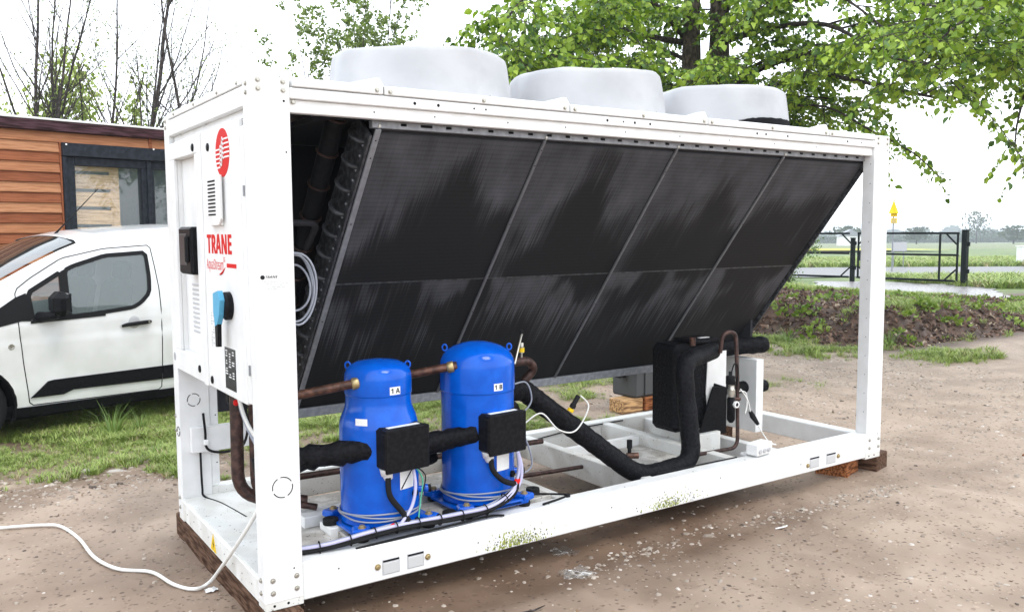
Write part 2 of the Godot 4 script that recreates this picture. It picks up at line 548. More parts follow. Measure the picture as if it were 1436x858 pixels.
func track_sheet() -> void:
	# the pale wet gravel track that leads from the gate
	var mid := [Vector2(24.6, -12.6), Vector2(22.0, -10.6), Vector2(19.4, -7.9), Vector2(18.4, -5.0), Vector2(19.2, -0.5), Vector2(22.5, 6.0)]
	var wid := [2.3, 2.3, 1.7, 1.5, 1.8, 2.2]
	var pts := []
	for p in mid: pts.append(Vector3(p.x, 0, p.y))
	var c := spline(pts, 10)
	var b := B.new()
	for i in c.size() - 1:
		for k in 10:
			var q := []
			for v in [[i, k], [i, k + 1], [i + 1, k + 1], [i + 1, k]]:
				var t: Vector3 = (c[min(v[0] + 1, c.size() - 1)] - c[max(v[0] - 1, 0)]).normalized()
				var sd := Vector3(-t.z, 0, t.x)
				var f: float = float(v[0]) / 10.0
				var w: float = lerpf(wid[min(int(f), 5)], wid[min(int(f) + 1, 5)], f - int(f))
				w *= 1.0 + 0.12 * N1.get_noise_1d(v[0] * 3.0 + (50.0 if v[1] > 5 else 0.0))
				var p: Vector3 = c[v[0]] + sd * w * (float(v[1]) / 5.0 - 1.0)
				p.y = gh(p.x, p.z) + 0.02 + 0.012 * N2.get_noise_2d(p.x, p.z)
				q.append(p)
			b.quad(q[0], q[3], q[2], q[1], 1) if false else b.quad(q[0], q[1], q[2], q[3], 1)
	var m := triplanar(mat(Color(0.40, 0.385, 0.38), 0.38), ntex(61, 0.08, Color(0.45, 0.43, 0.42), Color(1, 1, 1), 512, 5), Vector3.ONE * 0.3, true)
	structure("gravel_track", b.done(), m)

func ground() -> void:
	var im := speck_image(71, 1024, Color(0.88, 0.865, 0.85), [
		[260, 18, 70, Color(0.68, 0.65, 0.62, 0.35), Color(0.92, 0.91, 0.90, 0.35), 2.0],
		[5200, 1.2, 3.2, Color(0.45, 0.41, 0.38, 0.8), Color(1.0, 0.98, 0.95, 0.8), 1.6],
		[1100, 2.0, 4.2, Color(0.62, 0.57, 0.53, 0.8), Color(1.0, 0.99, 0.97, 0.7), 1.7],
		[60, 3.5, 6.0, Color(0.72, 0.68, 0.65, 0.8), Color(0.97, 0.95, 0.93, 0.7), 1.6]])
	var bump := im.duplicate()
	bump.bump_map_to_normal_map(5.0)
	var m := StandardMaterial3D.new()
	m.vertex_color_use_as_albedo = true
	m.roughness = 0.72
	triplanar(m, ImageTexture.create_from_image(im), Vector3.ONE * 0.34, true)
	bumpy(m, ImageTexture.create_from_image(bump), 1.6)
	M.yard = m
	var xs := axis_lines(-2.6, 6.4, 0.045)
	var zs := axis_lines(-6.2, 2.6, 0.045)
	var nx := xs.size()
	var nz := zs.size()
	var V := PackedVector3Array(); V.resize(nx * nz)
	var Nn := PackedVector3Array(); Nn.resize(nx * nz)
	var Cc := PackedColorArray(); Cc.resize(nx * nz)
	for j in nz:
		for i in nx:
			V[j * nx + i] = Vector3(xs[i], gh(xs[i], zs[j]), zs[j])
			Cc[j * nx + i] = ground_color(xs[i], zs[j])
	for j in nz:
		for i in nx:
			var a := V[j * nx + max(i - 1, 0)]
			var b := V[j * nx + min(i + 1, nx - 1)]
			var c := V[max(j - 1, 0) * nx + i]
			var d := V[min(j + 1, nz - 1) * nx + i]
			Nn[j * nx + i] = (d - c).cross(b - a).normalized()
	var I := PackedInt32Array(); I.resize((nx - 1) * (nz - 1) * 6)
	var k := 0
	for j in nz - 1:
		for i in nx - 1:
			var p := j * nx + i
			I[k] = p; I[k + 1] = p + 1; I[k + 2] = p + nx
			I[k + 3] = p + 1; I[k + 4] = p + nx + 1; I[k + 5] = p + nx
			k += 6
	var arr := []; arr.resize(Mesh.ARRAY_MAX)
	arr[Mesh.ARRAY_VERTEX] = V; arr[Mesh.ARRAY_NORMAL] = Nn; arr[Mesh.ARRAY_COLOR] = Cc; arr[Mesh.ARRAY_INDEX] = I
	var mesh := ArrayMesh.new()
	mesh.add_surface_from_arrays(Mesh.PRIMITIVE_TRIANGLES, arr)
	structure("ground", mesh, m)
	soil_bank()
	track_sheet()

func axis_lines(a: float, b: float, step: float) -> PackedFloat32Array:
	var out := PackedFloat32Array()
	var low := []
	var x := a
	var s := step
	while x > -1500.0:
		s *= 1.05
		x -= s
		low.append(x)
	low.reverse()
	for v in low: out.append(v)
	x = a
	while x < b:
		out.append(x); x += step
	s = step
	while x < 1500.0:
		out.append(x)
		s *= 1.05
		x += s
	return out

func ground_color(x: float, z: float) -> Color:
	var n := N1.get_noise_2d(x * 1.7 + 9.0, z * 1.7)
	var m := N2.get_noise_2d(x * 1.5, z * 1.5 + 31.0)
	var d := (x + 1.09) * 0.561 - (z - 3.46) * 0.828
	var s := (x + 1.09) * 0.828 + (z - 3.46) * 0.561
	if d > 23.5 and d < 2000.0 or s < -60.0:                      # fields across the road
		var f := Color(0.14, 0.23, 0.055).lerp(Color(0.20, 0.28, 0.08), ss(-0.4, 0.4, N1.get_noise_2d(x * 0.25, z * 0.25)))
		f = f.lerp(Color(0.10, 0.19, 0.04), 0.6 * ss(0.1, 0.5, N2.get_noise_2d(x * 0.3, z * 0.3)))
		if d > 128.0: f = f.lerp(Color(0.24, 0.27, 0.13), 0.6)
		return f
	var dry := Color(0.50, 0.395, 0.31)
	var wet := Color(0.165, 0.098, 0.058)  # wet earth, deepened for the shade under the frame
	var c := dry.lerp(Color(0.43, 0.335, 0.26), ss(-0.3, 0.4, n + 0.5 * m))
	c = c.lerp(Color(0.29, 0.21, 0.155), 0.28 * ss(0.05, 0.42, N1.get_noise_2d(x * 0.9 + 70.0, z * 3.0)) * ss(9.0, 5.0, x))
	# damp soil: under and in front of the unit, where water has run off it; the dark also paints the shade of the frame
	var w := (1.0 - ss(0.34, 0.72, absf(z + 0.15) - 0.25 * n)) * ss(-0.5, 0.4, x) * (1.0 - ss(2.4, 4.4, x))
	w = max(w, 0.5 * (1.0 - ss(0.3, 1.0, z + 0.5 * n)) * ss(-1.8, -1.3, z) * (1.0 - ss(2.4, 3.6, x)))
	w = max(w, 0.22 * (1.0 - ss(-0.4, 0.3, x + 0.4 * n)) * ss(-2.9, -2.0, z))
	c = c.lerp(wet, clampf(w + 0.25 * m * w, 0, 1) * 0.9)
	# brown leaf litter and stones at the edge of the grass
	c = c.lerp(Color(0.22, 0.15, 0.10), 0.75 * ss(-2.55, -2.85, z + 0.3 * n) * (1.0 - ss(2.5, 6.0, x)) * ss(-0.4, 0.3, m + 0.2))
	var e := mound_e(x, z)
	if e > -0.8 and x > 8.0 and z < -2.5:
		c = c.lerp(Color(0.14, 0.09, 0.06), ss(-0.6, 0.0, e))
		if e > mulch_limit(x, z): c = c.lerp(Color(0.14, 0.20, 0.05), 0.8)
	if d > 14.5 and s < 4.0: c = c.lerp(Color(0.10, 0.13, 0.045), 0.85)
	var g := grass_amt(x, z)
	c = c.lerp(Color(0.17, 0.17, 0.065), g * 0.7)
	return c

func soil_bank() -> void:
	var x0 := 8.6
	var z0 := -14.0
	var nx := 150
	var nz := 150
	var st := 0.078
	var V := PackedVector3Array()
	var Cc := PackedColorArray()
	for j in nz:
		for i in nx:
			var x := x0 + i * st
			var z := z0 + j * st
			var e := mound_e(x, z)
			var lim := mulch_limit(x, z)
			var edge: float = min(min(i, nx - 1 - i), min(j, nz - 1 - j)) / 18.0
			var far := 1.0 - ss(14.2, 17.0, x + 0.35 * (z + 8.0))
			var h := 0.42 * ss(0.0, 1.0, e) * lerpf(0.25, 1.0, far)
			var rough := 1.0 - 0.6 * ss(-0.3, 0.3, e - lim)
			h += (N2.get_noise_2d(x * 1.6, z * 1.6) * 0.10 + N3.get_noise_2d(x * 0.7, z * 0.7) * 0.06) * rough * ss(0.0, 0.35, e)
			h = lerpf(-0.06, h, clampf(edge, 0, 1)) if e > 0.0 else -0.06
			V.append(Vector3(x, gh(x, z) + h, z))
			var c := Color(0.07, 0.042, 0.03).lerp(Color(0.17, 0.10, 0.07), ss(-0.4, 0.5, N2.get_noise_2d(x * 3.0, z * 3.0)))
			c = c.lerp(Color(0.12, 0.16, 0.045), ss(-0.25, 0.25, e - lim))
			Cc.append(c)
	var b := SurfaceTool.new()
	b.begin(Mesh.PRIMITIVE_TRIANGLES)
	for p in V.size():
		b.set_smooth_group(0)
		b.set_color(Cc[p]); b.add_vertex(V[p])
	for j in nz - 1:
		for i in nx - 1:
			var p := j * nx + i
			for q in [p, p + 1, p + nx, p + 1, p + nx + 1, p + nx]: b.add_index(q)
	b.generate_normals()
	structure("soil_bank", b.commit(), M.yard)

func bank_height(x: float, z: float) -> float:
	var e := mound_e(x, z)
	if e <= 0.0 or x < 8.6 or z < -14.0 or x > 20.0 or z > -2.6: return gh(x, z)
	var lim := mulch_limit(x, z)
	var i := (x - 8.6) / 0.078
	var j := (z + 14.0) / 0.078
	var edge: float = min(min(i, 149.0 - i), min(j, 149.0 - j)) / 18.0
	var far := 1.0 - ss(14.2, 17.0, x + 0.35 * (z + 8.0))
	var h := 0.42 * ss(0.0, 1.0, e) * lerpf(0.25, 1.0, far)
	var rough := 1.0 - 0.6 * ss(-0.3, 0.3, e - lim)
	h += (N2.get_noise_2d(x * 1.6, z * 1.6) * 0.10 + N3.get_noise_2d(x * 0.7, z * 0.7) * 0.06) * rough * ss(0.0, 0.35, e)
	return gh(x, z) + max(0.0, lerpf(-0.06, h, clampf(edge, 0, 1)))

func vf(d: float, s: float) -> Vector2:     # metres ahead of and across the view over the gate -> world x, z
	return Vector2(-1.09 + d * 0.561 + s * 0.828, 3.46 - d * 0.828 + s * 0.561)

func strip(d0: float, d1: float, lift: float, s0 := -40.0, s1 := 120.0, n := 60, wob := 0.4) -> ArrayMesh:
	var b := B.new()
	for i in n:
		for k in 8:
			var q := []
			for v in [[i, k], [i + 1, k], [i + 1, k + 1], [i, k + 1]]:
				var s := lerpf(s0, s1, float(v[0]) / n)
				var d := lerpf(d0, d1, float(v[1]) / 8.0) + wob * N1.get_noise_2d(s * 0.6, 7.0 + v[1] * 0.2)
				var p := vf(d, s)
				q.append(Vector3(p.x, gh(p.x, p.y) + lift, p.y))
			b.quad(q[0], q[1], q[2], q[3], 1)
	return b.done()

func far_land() -> void:
	structure("road", strip(31.0, 43.5, 0.03), M.asphalt)
	var rape := triplanar(mat(Color(0.62, 0.55, 0.05), 0.8), ntex(63, 0.05, Color(0.6, 0.7, 0.4), Color(1, 1, 1)), Vector3.ONE * 0.08, true)
	structure("rapeseed_field", strip(100.0, 126.0, 0.25, -60.0, 52.0, 40, 3.0), rape)
	# misty hedges and woods along the horizon
	var rng := RandomNumberGenerator.new()
	rng.seed = 5
	var leaf := B.new()
	for a in 3:
		var bs := Basis(Vector3(rng.randf_range(-1, 1), rng.randf_range(-1, 1), rng.randf_range(-1, 1)).normalized(), a * 1.1 + 0.4)
		leaf.quad(bs * Vector3(-0.5, -0.4, 0), bs * Vector3(0.5, -0.5, 0), bs * Vector3(0.4, 0.5, 0), bs * Vector3(-0.5, 0.35, 0))
	var lm := leaf.done()
	for row in [[430.0, 5.6, 4600, 1.3], [620.0, 10.0, 5600, 2.0], [880.0, 17.0, 5600, 3.0]]:
		var xf := []
		var cols := []
		for i in row[2]:
			var s := rng.randf_range(-30, 0.62 * row[0])
			var top: float = row[1] * (0.55 + 0.45 * N1.get_noise_2d(s * 0.12, row[0]) + 0.25 * N1.get_noise_2d(s * 0.6, row[0] + 9.0))
			var p := vf(row[0] + rng.randf_range(-5, 5), s)
			xf.append(Transform3D(Basis(Vector3.UP, rng.randf() * TAU) * Basis.from_scale(Vector3.ONE * row[3] * rng.randf_range(0.7, 1.8)), Vector3(p.x, drop(p.x, p.y) + rng.randf() * max(top, 0.8), p.y)))
			var v := rng.randf_range(0.7, 1.2)
			cols.append(Color(0.075 * v, 0.11 * v, 0.045 * v))
		scatter("distant_hedge", lm, M.grass, xf, cols)
	# single trees that stand out of the mist
	var k := 0
	for t in [[340.0, 183.0, 12.5, 4.6, "tall airy tree standing above the misty hedge, right of the right gate post"], [270.0, 157.0, 5.6, 3.2, "low round tree in the mist behind the white utility cabinet"], [260.0, 101.0, 5.6, 4.0, "broad hazy tree in the mist beyond the left gate leaf"], [290.0, 136.0, 5.6, 3.2, "small hazy tree in the mist beyond the right gate leaf"]]:
		var p := vf(t[0], t[1])
		var o := thing("distant_tree", t[4], "tree", "trees in the mist on the horizon")
		o.position = Vector3(p.x, drop(p.x, p.y), p.y)
		part("trunk", B.new().tube([Vector3.ZERO, Vector3(0.1, t[2] * 0.5, 0), Vector3(0, t[2] * 0.9, 0.1)], [0.3, 0.2, 0.06], 6).done(), M.bark_dark, o)
		var xf := []
		var cols := []
		for i in 420:
			var q := Vector3(rng.randfn(0, 0.42), rng.randf_range(-1, 1), rng.randfn(0, 0.42))
			if q.length() > 1.1: continue
			if N2.get_noise_3d(q.x * 1.5 + k * 9, q.y * 1.5, q.z * 1.5) < -0.15: continue
			xf.append(Transform3D(Basis(Vector3.UP, rng.randf() * TAU) * Basis.from_scale(Vector3.ONE * rng.randf_range(0.35, 0.8)), Vector3(q.x * t[3] * 1.5, t[2] * 0.62 + q.y * t[2] * 0.38, q.z * t[3] * 1.5)))
			var v := rng.randf_range(0.7, 1.2)
			cols.append(Color(0.08 * v, 0.11 * v, 0.05 * v))
		scatter("crown", lm, M.grass, xf, cols, o)
		k += 1
	# a pale farm house in the mist
	var hp := vf(235.0, 92.0)
	var h := thing("distant_house", "pale low house with grey roof in the mist beyond the field", "house")
	h.position = Vector3(hp.x, drop(hp.x, hp.y), hp.y)
	h.rotation.y = 0.7
	part("wall", B.new().slab(Vector3(-4, 0, -3), Vector3(4, 2.6, 3)).done(), M.label_white, h)
	part("roof", B.new().prism(PackedVector2Array([Vector2(-3.4, 2.6), Vector2(3.4, 2.6), Vector2(0, 4.4)]), Vector3(-4.2, 0, 0), Basis(Vector3(0, 0, -1), Vector3.UP, Vector3(1, 0, 0)), 8.4).done(), M.galv, h)
	for wx in [-2.6, 0.0, 2.6]:
		part("window", B.new().box(Vector3(wx, 1.5, 3.02), Vector3(0.9, 1.1, 0.06)).done(), M.black, h)

# ------------------------------------------------------------------ the chiller
const L := 4.366
const D := 1.492
const Y0 := 0.13
const Y1 := 2.33

func coil_pt(x: float, v: float, off := 0.0) -> Vector3:     # v 0 at the top edge .. 1 at the bottom edge; off outward (towards the front and down)
	var a := Vector3(x, 2.17, -0.10)
	var b := Vector3(x, 0.69, -1.27)
	var n := Vector3(0, -0.62, 0.784)
	return a.lerp(b, v) + n * off

func chiller() -> void:
	var c := thing("air_cooled_chiller", "white air-cooled chiller with sloping black coils and two blue compressors", "chiller")
	frame(c)
	top(c)
	coil(c)
	cabinet(c)
	for k in 2: compressor(c, k)
	pipes(c)
	exchanger(c)
	cables(c)

func frame(c: Node3D) -> void:
	# corner posts
	var spots := [Vector3(0, 0, -0.09), Vector3(L - 0.166, 0, -0.09), Vector3(0, 0, -D), Vector3(L - 0.166, 0, -D)]
	for k in 4:
		var p: Vector3 = spots[k]
		var b := B.new().slab(p + Vector3(0, Y0 + 0.02, 0), p + Vector3(0.166, Y1, 0.09), 0.005)
		var o := part("corner_post", b.done(), M.white, c)
		if k < 2:
			var front := p.z + 0.09
			for y in [2.312, 2.278]:
				for x in [0.035, 0.138]: bolt(o, Vector3(p.x + x, y, front), Vector3.BACK, 0.0085)
			for y in [0.25, 0.195]:
				for x in [0.035, 0.138]: bolt(o, Vector3(p.x + x, y, front), Vector3.BACK, 0.0085)
			hole(o, Vector3(p.x + 0.14, 2.235, front), Vector3.BACK, 0.005)
			hole(o, Vector3(p.x + (0.145 if k == 0 else 0.03), 2.03, front), Vector3.BACK, 0.004)
			hole(o, Vector3(p.x + 0.128, 0.285, front), Vector3.BACK, 0.004)
		if k % 2 == 0:
			for y in [2.30, 2.265, 0.245, 0.19]: bolt(o, Vector3(0, y, p.z + 0.045), Vector3.LEFT, 0.0085)
			if k == 2:
				for y in [0.62, 0.70]: bolt(o, Vector3(0, y, p.z + 0.02), Vector3.LEFT, 0.0085)
		else:
			for j in 16:                                   # small holes up the inner side of the right post
				hole(o, Vector3(p.x, 0.45 + j * 0.13, p.z + 0.06), Vector3.LEFT, 0.003)
	# knock-outs: round, with small bridges left
	knockout(c, Vector3(0.088, 0.642, 0.0), Basis(), 0.043)
	knockout(c, Vector3(0.080, 0.790, -1.402), Basis(), 0.034)
	knockout(c, Vector3(0.0, 0.62, -1.425), END, 0.026)
	# return flanges of the posts
	for f in [[Vector3(0.166, 0.302, -0.088), Vector3(0.186, 2.194, -0.078)], [Vector3(0.166, Y0 + 0.17, -1.44), Vector3(0.21, 2.2, -1.41)]]:
		var o := part("post_flange", B.new().slab(f[0], f[1], 0.002).done(), M.white, c)
		for j in 7: hole(o, Vector3(f[1].x - 0.014, f[0].y + 0.12 + j * 0.27, f[1].z), Vector3.BACK, 0.004)
	# base: front and rear sills, end sills, cross members
	var sill := part("base_sill", B.new().slab(Vector3(0.166, Y0, -0.10), Vector3(L - 0.166, 0.298, -0.004), 0.006).done(), M.white, c, "long front base beam with moss stains")
	for x in [0.33, 1.05, 1.9, 2.75, 3.5]: hole(sill, Vector3(x, 0.215 + 0.02 * sin(x * 5), -0.004), Vector3.BACK, 0.004)
	for x in [0.62, 1.12, 1.5, 2.02, 2.55, 3.0, 3.45, 3.9]:
		hole(sill, Vector3(x, 0.2985, -0.035), Vector3.UP, 0.004)
	part("base_sill", B.new().slab(Vector3(0.166, Y0, -D), Vector3(L - 0.166, 0.285, -1.40), 0.006).done(), M.white_dirty, c)
	part("base_sill", B.new().slab(Vector3(L - 0.10, Y0, -1.40), Vector3(L, 0.268, -0.09), 0.006).done(), M.white, c)
	var left := part("base_sill", B.new().slab(Vector3(0, Y0, -1.40), Vector3(0.10, 0.238, -0.09), 0.006).done(), M.white_dirty, c)
	for j in 9: hole(left, Vector3(0, 0.185, -1.30 + j * 0.14), Vector3.LEFT, 0.004)
	for p in [Vector3(0, Y0, -0.10), Vector3(L - 0.17, Y0, -0.10), Vector3(0, Y0, -D), Vector3(L - 0.17, Y0, -D)]:
		var o := part("corner_foot", B.new().slab(p + Vector3(0.002, -0.012, 0.004), p + Vector3(0.168, 0.028, 0.098), 0.003).done(), M.white_dirty, c)
		if p.z > -0.5:
			for x in [0.04, 0.10]: hole(o, p + Vector3(x, 0.008, 0.098), Vector3.BACK, 0.006)
	# floor: pan under the cabinet, raised platform under the compressors, pan under the heat exchanger
	part("floor_plate", B.new().slab(Vector3(0.006, 0.2385, -1.398), Vector3(0.40, 0.246, -0.092), 0.002).done(), M.white_dirty, c)
	part("floor_plate", B.new().slab(Vector3(0.404, 0.20, -0.98), Vector3(1.63, 0.262, -0.104), 0.003).done(), M.white_floor, c)
	part("floor_plate", B.new().slab(Vector3(0.19, 0.262, -0.42), Vector3(0.40, 0.29, -0.104), 0.003).done(), M.white_floor, c)
	part("floor_plate", B.new().slab(Vector3(2.34, 0.16, -0.98), Vector3(3.28, 0.20, -0.104), 0.003).done(), M.white_floor, c)
	part("floor_plate", B.new().slab(Vector3(3.10, 0.285, -0.16), Vector3(3.36, 0.302, -0.106), 0.002).done(), M.white, c)
	for x in [0.74, 1.29]: part("platform_rail", B.new().slab(Vector3(x - 0.38, 0.262, -0.62), Vector3(x + 0.24, 0.318, -0.50), 0.004).done(), M.white, c)
	part("platform_rail", B.new().slab(Vector3(0.40, 0.262, -0.40), Vector3(0.47, 0.322, -0.27), 0.004).done(), M.white, c)
	part("platform_rail", B.new().slab(Vector3(0.44, 0.262, -0.40), Vector3(1.60, 0.305, -0.14), 0.004).done(), M.white_floor, c)
	for x in [[1.632, 1.70], [2.27, 2.335], [3.0, 3.07]]:
		part("cross_member", B.new().slab(Vector3(x[0], Y0, -1.40), Vector3(x[1], 0.278, -0.10), 0.005).done(), M.white_dirty, c)
	part("cross_member", B.new().slab(Vector3(2.335, 0.14, -1.03), Vector3(3.0, 0.262, -0.985), 0.004).done(), M.white, c)
	part("cross_member", B.new().slab(Vector3(3.43, 0.14, -1.40), Vector3(3.50, 0.262, -0.10), 0.004).done(), M.white, c)
	# fork-lift slots in the front sill
	for x in [0.582, 0.708, 3.638, 3.812]:
		var w := 0.088 if x < 1.0 else 0.10
		var o := part("lifting_slot", B.new().box(Vector3(x, 0.19, -0.004), Vector3(w, 0.072, 0.004), 0.0015).done(), M.label_grey, c)
		part("slot_gap", B.new().box(Vector3(x, 0.2185, -0.003), Vector3(w - 0.008, 0.008, 0.006)).done(), M.black, o)
		part("slot_plate", B.new().box(Vector3(x, 0.183, -0.002), Vector3(w - 0.010, 0.052, 0.005), 0.002).done(), M.slot_grey, o)
	for p in [Vector3(0.516, 0.198, -0.004), Vector3(0.772, 0.19, -0.004), Vector3(3.57, 0.177, -0.004), Vector3(3.89, 0.193, -0.004)]:
		bolt(sill, p, Vector3.BACK, 0.011, M.brass)
	# moss and mould specks near the bottom edge of the front sill
	var rng := RandomNumberGenerator.new()
	rng.seed = 77
	var sp := B.new().lathe([[Vector2(1, 0), Vector2(0.7, 0.5), Vector2(0, 0.6)]], Vector3.ZERO, Basis(), 6).done()
	for q in [[1.27, 0.085, 520], [2.34, 0.10, 360]]:
		var xf := []
		var cols := []
		for i in q[2]:
			var x: float = q[0] + rng.randfn(0, q[1])
			var y := Y0 + 0.008 + absf(rng.randfn(0, 0.032))
			if y > 0.26 or x < 0.18: continue
			var r := rng.randf_range(0.0012, 0.0046)
			xf.append(Transform3D(axis_basis(Vector3.BACK) * Basis.from_scale(Vector3(r, 0.0015, r * rng.randf_range(0.8, 1.8))), Vector3(x, y, -0.004)))
			cols.append(Color(0.30, 0.33, 0.05) if rng.randf() < 0.62 else Color(0.05, 0.05, 0.03))
		if xf.size() > 3: scatter("moss_stain", sp, M.tinted, xf, cols, c)

func knockout(parent: Node3D, at: Vector3, bas: Basis, r: float) -> void:
	var b := B.new()
	for q in 4:
		var pts := []
		for i in 9:
			var a := TAU * (q + 0.1 + 0.8 * i / 8.0) / 4.0 + 0.35
			pts.append(at + bas * Vector3(cos(a) * r, sin(a) * r, 0.0005))
		b.tube(pts, 0.0022, 5)
	part("knockout_ring", b.done(), M.black, parent)

func top(c: Node3D) -> void:
	# front and rear top beams: stepped channel, with the lip of the fan deck above
	for z in [0.0, -D]:
		var s := 1.0 if z == 0.0 else -1.0
		var o := part("top_beam", B.new().slab(Vector3(0.166, 2.248, z - s * 0.06), Vector3(L - 0.166, 2.294, z - s * 0.003), 0.004).done(), M.white, c)
		part("beam_web", B.new().slab(Vector3(0.166, 2.194, z - s * 0.06), Vector3(L - 0.166, 2.2475, z - s * 0.020), 0.003).done(), M.white, o)
		if z == 0.0:
			for x in [0.74, 0.86, 1.05, 1.115, 1.86, 1.97, 2.05, 2.16, 3.02, 3.10, 3.3, 3.9, 4.05]: hole(o, Vector3(x, 2.272, -0.003), Vector3.BACK, 0.0075 if int(x * 100) % 2 == 0 else 0.005)
			for x in [0.55, 0.85, 1.25, 1.6, 2.0, 2.4, 2.8, 3.2, 3.6]: hole(o, Vector3(x, 2.222, -0.020), Vector3.BACK, 0.004)
			bolt(o, Vector3(0.185, 2.238, -0.02), Vector3.BACK, 0.009)
	for x in [0.0, L]:
		var s := 1.0 if x == 0.0 else -1.0
		var o := part("top_beam", B.new().slab(Vector3(x + s * 0.002, 2.215, -1.40), Vector3(x + s * 0.06, 2.300, -0.09), 0.004).done(), M.white, c)
		if x == 0.0:
			for z in [-1.24, -0.75]: bolt(o, Vector3(0.03, 2.215, z), Vector3.DOWN, 0.007)
		part("deck_lip", B.new().slab(Vector3(x - s * 0.002, 2.302, -1.39), Vector3(x + s * 0.05, 2.332, -0.10), 0.003).done(), M.white, o)
		if x == 0.0:
			for z in [-1.25, -0.85, -0.45, -0.16]: bolt(o, Vector3(-0.002, 2.317, z), Vector3.LEFT, 0.007)
	# lip plates of the fan deck, bolted end to end
	var cuts := [0.172, 0.588, 1.612, 2.60, 3.70, L - 0.17]
	for i in 5:
		var a: float = cuts[i] + 0.004
		var e: float = cuts[i + 1] - 0.004
		var o := part("deck_lip", B.new().slab(Vector3(a, 2.297, -0.05), Vector3(e, 2.334, 0.004), 0.004).done(), M.white, c)
		if i > 0: bolt(o, Vector3(a + 0.025, 2.312, 0.004), Vector3.BACK, 0.0085)
		if i < 4:
			bolt(o, Vector3(e - 0.03, 2.314, 0.004), Vector3.BACK, 0.0085)
			# lifted corner of the deck panel behind the joint
			part("deck_corner", B.new().prism(PackedVector2Array([Vector2(e - 0.16, 2.333), Vector2(e + 0.012, 2.333), Vector2(e - 0.012, 2.368), Vector2(e - 0.03, 2.368)]), Vector3(0, 0, -0.06), Basis(), 0.05).done(), M.white, o)
		if e - a > 0.8: bolt(o, Vector3((a + e) * 0.5, 2.313, 0.004), Vector3.BACK, 0.0085)
	part("fan_deck", B.new().slab(Vector3(0.05, 2.318, -D + 0.02), Vector3(L - 0.05, 2.332, -0.05), 0.0).done(), M.white, c)
	part("plenum_shade_sheets", B.new().slab(Vector3(0.40, 2.21, -1.42), Vector3(L - 0.17, 2.235, -0.09), 0.0).slab(Vector3(0.22, 0.70, -1.455), Vector3(L - 0.17, 2.21, -1.425)).slab(Vector3(L - 0.20, 0.75, -1.42), Vector3(L - 0.175, 2.2, -1.0)).done(), M.plenum_dark, c)  # dark sheets: the shade of the closed plenum is put into their colour
	# fan shrouds: tapered rounded rings with a rolled top edge, a little out of true
	for k in 3:
		var o := thing_part("fan_shroud", c)
		var cx: float = [1.17, 2.31, 3.46][k]
		var b := B.new()
		var rings := []
		var prof := [Vector2(0.512, 2.334), Vector2(0.506, 2.36), Vector2(0.494, 2.44), Vector2(0.482, 2.525), Vector2(0.476, 2.560), Vector2(0.470, 2.576), Vector2(0.460, 2.585), Vector2(0.446, 2.588), Vector2(0.436, 2.585), Vector2(0.430, 2.57), Vector2(0.426, 2.36)]
		var n := 72
		for pr in prof:
			var ring := []
			for i in n:
				var a := TAU * i / n
				var yy: float = 2.334 + (pr.y - 2.334) * 1.13
				var h: float = (yy - 2.334) / 0.28
				var dent := 1.0 + 0.006 * N1.get_noise_3d(cos(a) * 3.0 + k * 7.0, sin(a) * 3.0, h * 1.5) * h * 3.0
				var q := 1.0 + 0.022 * cos(4.0 * a + 0.4)
				ring.append(Vector3(cx + cos(a) * pr.x * dent * q, yy + 0.010 * h * N1.get_noise_2d(cos(a) * 2.0 + k * 5.0, sin(a) * 2.0) * 2.0, -0.745 + sin(a) * pr.x * dent * q))
			rings.append(ring)
		for i in rings.size() - 1:
			for j in n:
				var j2 := (j + 1) % n
				b.quad(rings[i][j], rings[i + 1][j], rings[i + 1][j2], rings[i][j2], 1)
		o.mesh = b.done()
		o.material_override = M.shroud
		part("fan_hub", B.new().lathe([[Vector2(0.12, 2.40), Vector2(0.12, 2.46)], [Vector2(0.12, 2.46), Vector2(0, 2.47)]], Vector3(cx, 0, -0.745), Basis(), 20).done(), M.rubber, o)
		for j in 5:
			var a := TAU * j / 5.0
			var d := Vector3(cos(a), 0, sin(a))
			var s := Vector3(-sin(a), 0, cos(a))
			var m := Vector3(cx, 2.43, -0.745)
			var bl := B.new()
			bl.quad(m + d * 0.11 - s * 0.06 + Vector3(0, -0.03, 0), m + d * 0.11 + s * 0.06 + Vector3(0, 0.03, 0), m + d * 0.39 + s * 0.13 + Vector3(0, 0.03, 0), m + d * 0.39 - s * 0.07 + Vector3(0, -0.03, 0))
			part("fan_blade", bl.done(), M.rubber, o)
		part("seam_clip", B.new().box(Vector3(cx + 0.13, 2.365, -0.745 + 0.495), Vector3(0.012, 0.05, 0.012), 0.003).done(), M.label_grey, o)
	# gap where the lower edge of the right shroud is torn away
	var tb := B.new()
	for i in 24:
		var P := []
		for k in [i, i + 1]:
			var a := lerpf(2.10, 1.22, k / 24.0)
			var r := 0.512 * (1.0 + 0.022 * cos(4.0 * a + 0.4)) + 0.004
			var h := 0.012 + 0.034 * ss(0.0, 0.25, k / 24.0) * (0.75 + 0.35 * N2.get_noise_1d(k * 4.0))
			P.append(Vector3(3.46 + cos(a) * r, 2.372, -0.745 + sin(a) * r))
			P.append(Vector3(3.46 + cos(a) * (r - 0.002), 2.388 + h * 0.7, -0.745 + sin(a) * (r - 0.002)))
		tb.quad(P[0], P[2], P[3], P[1], 1)
	part("torn_shroud_edge", tb.done(), M.black, c)

func thing_part(called: String, parent: Node) -> MeshInstance3D:
	return part(called, null, null, parent)

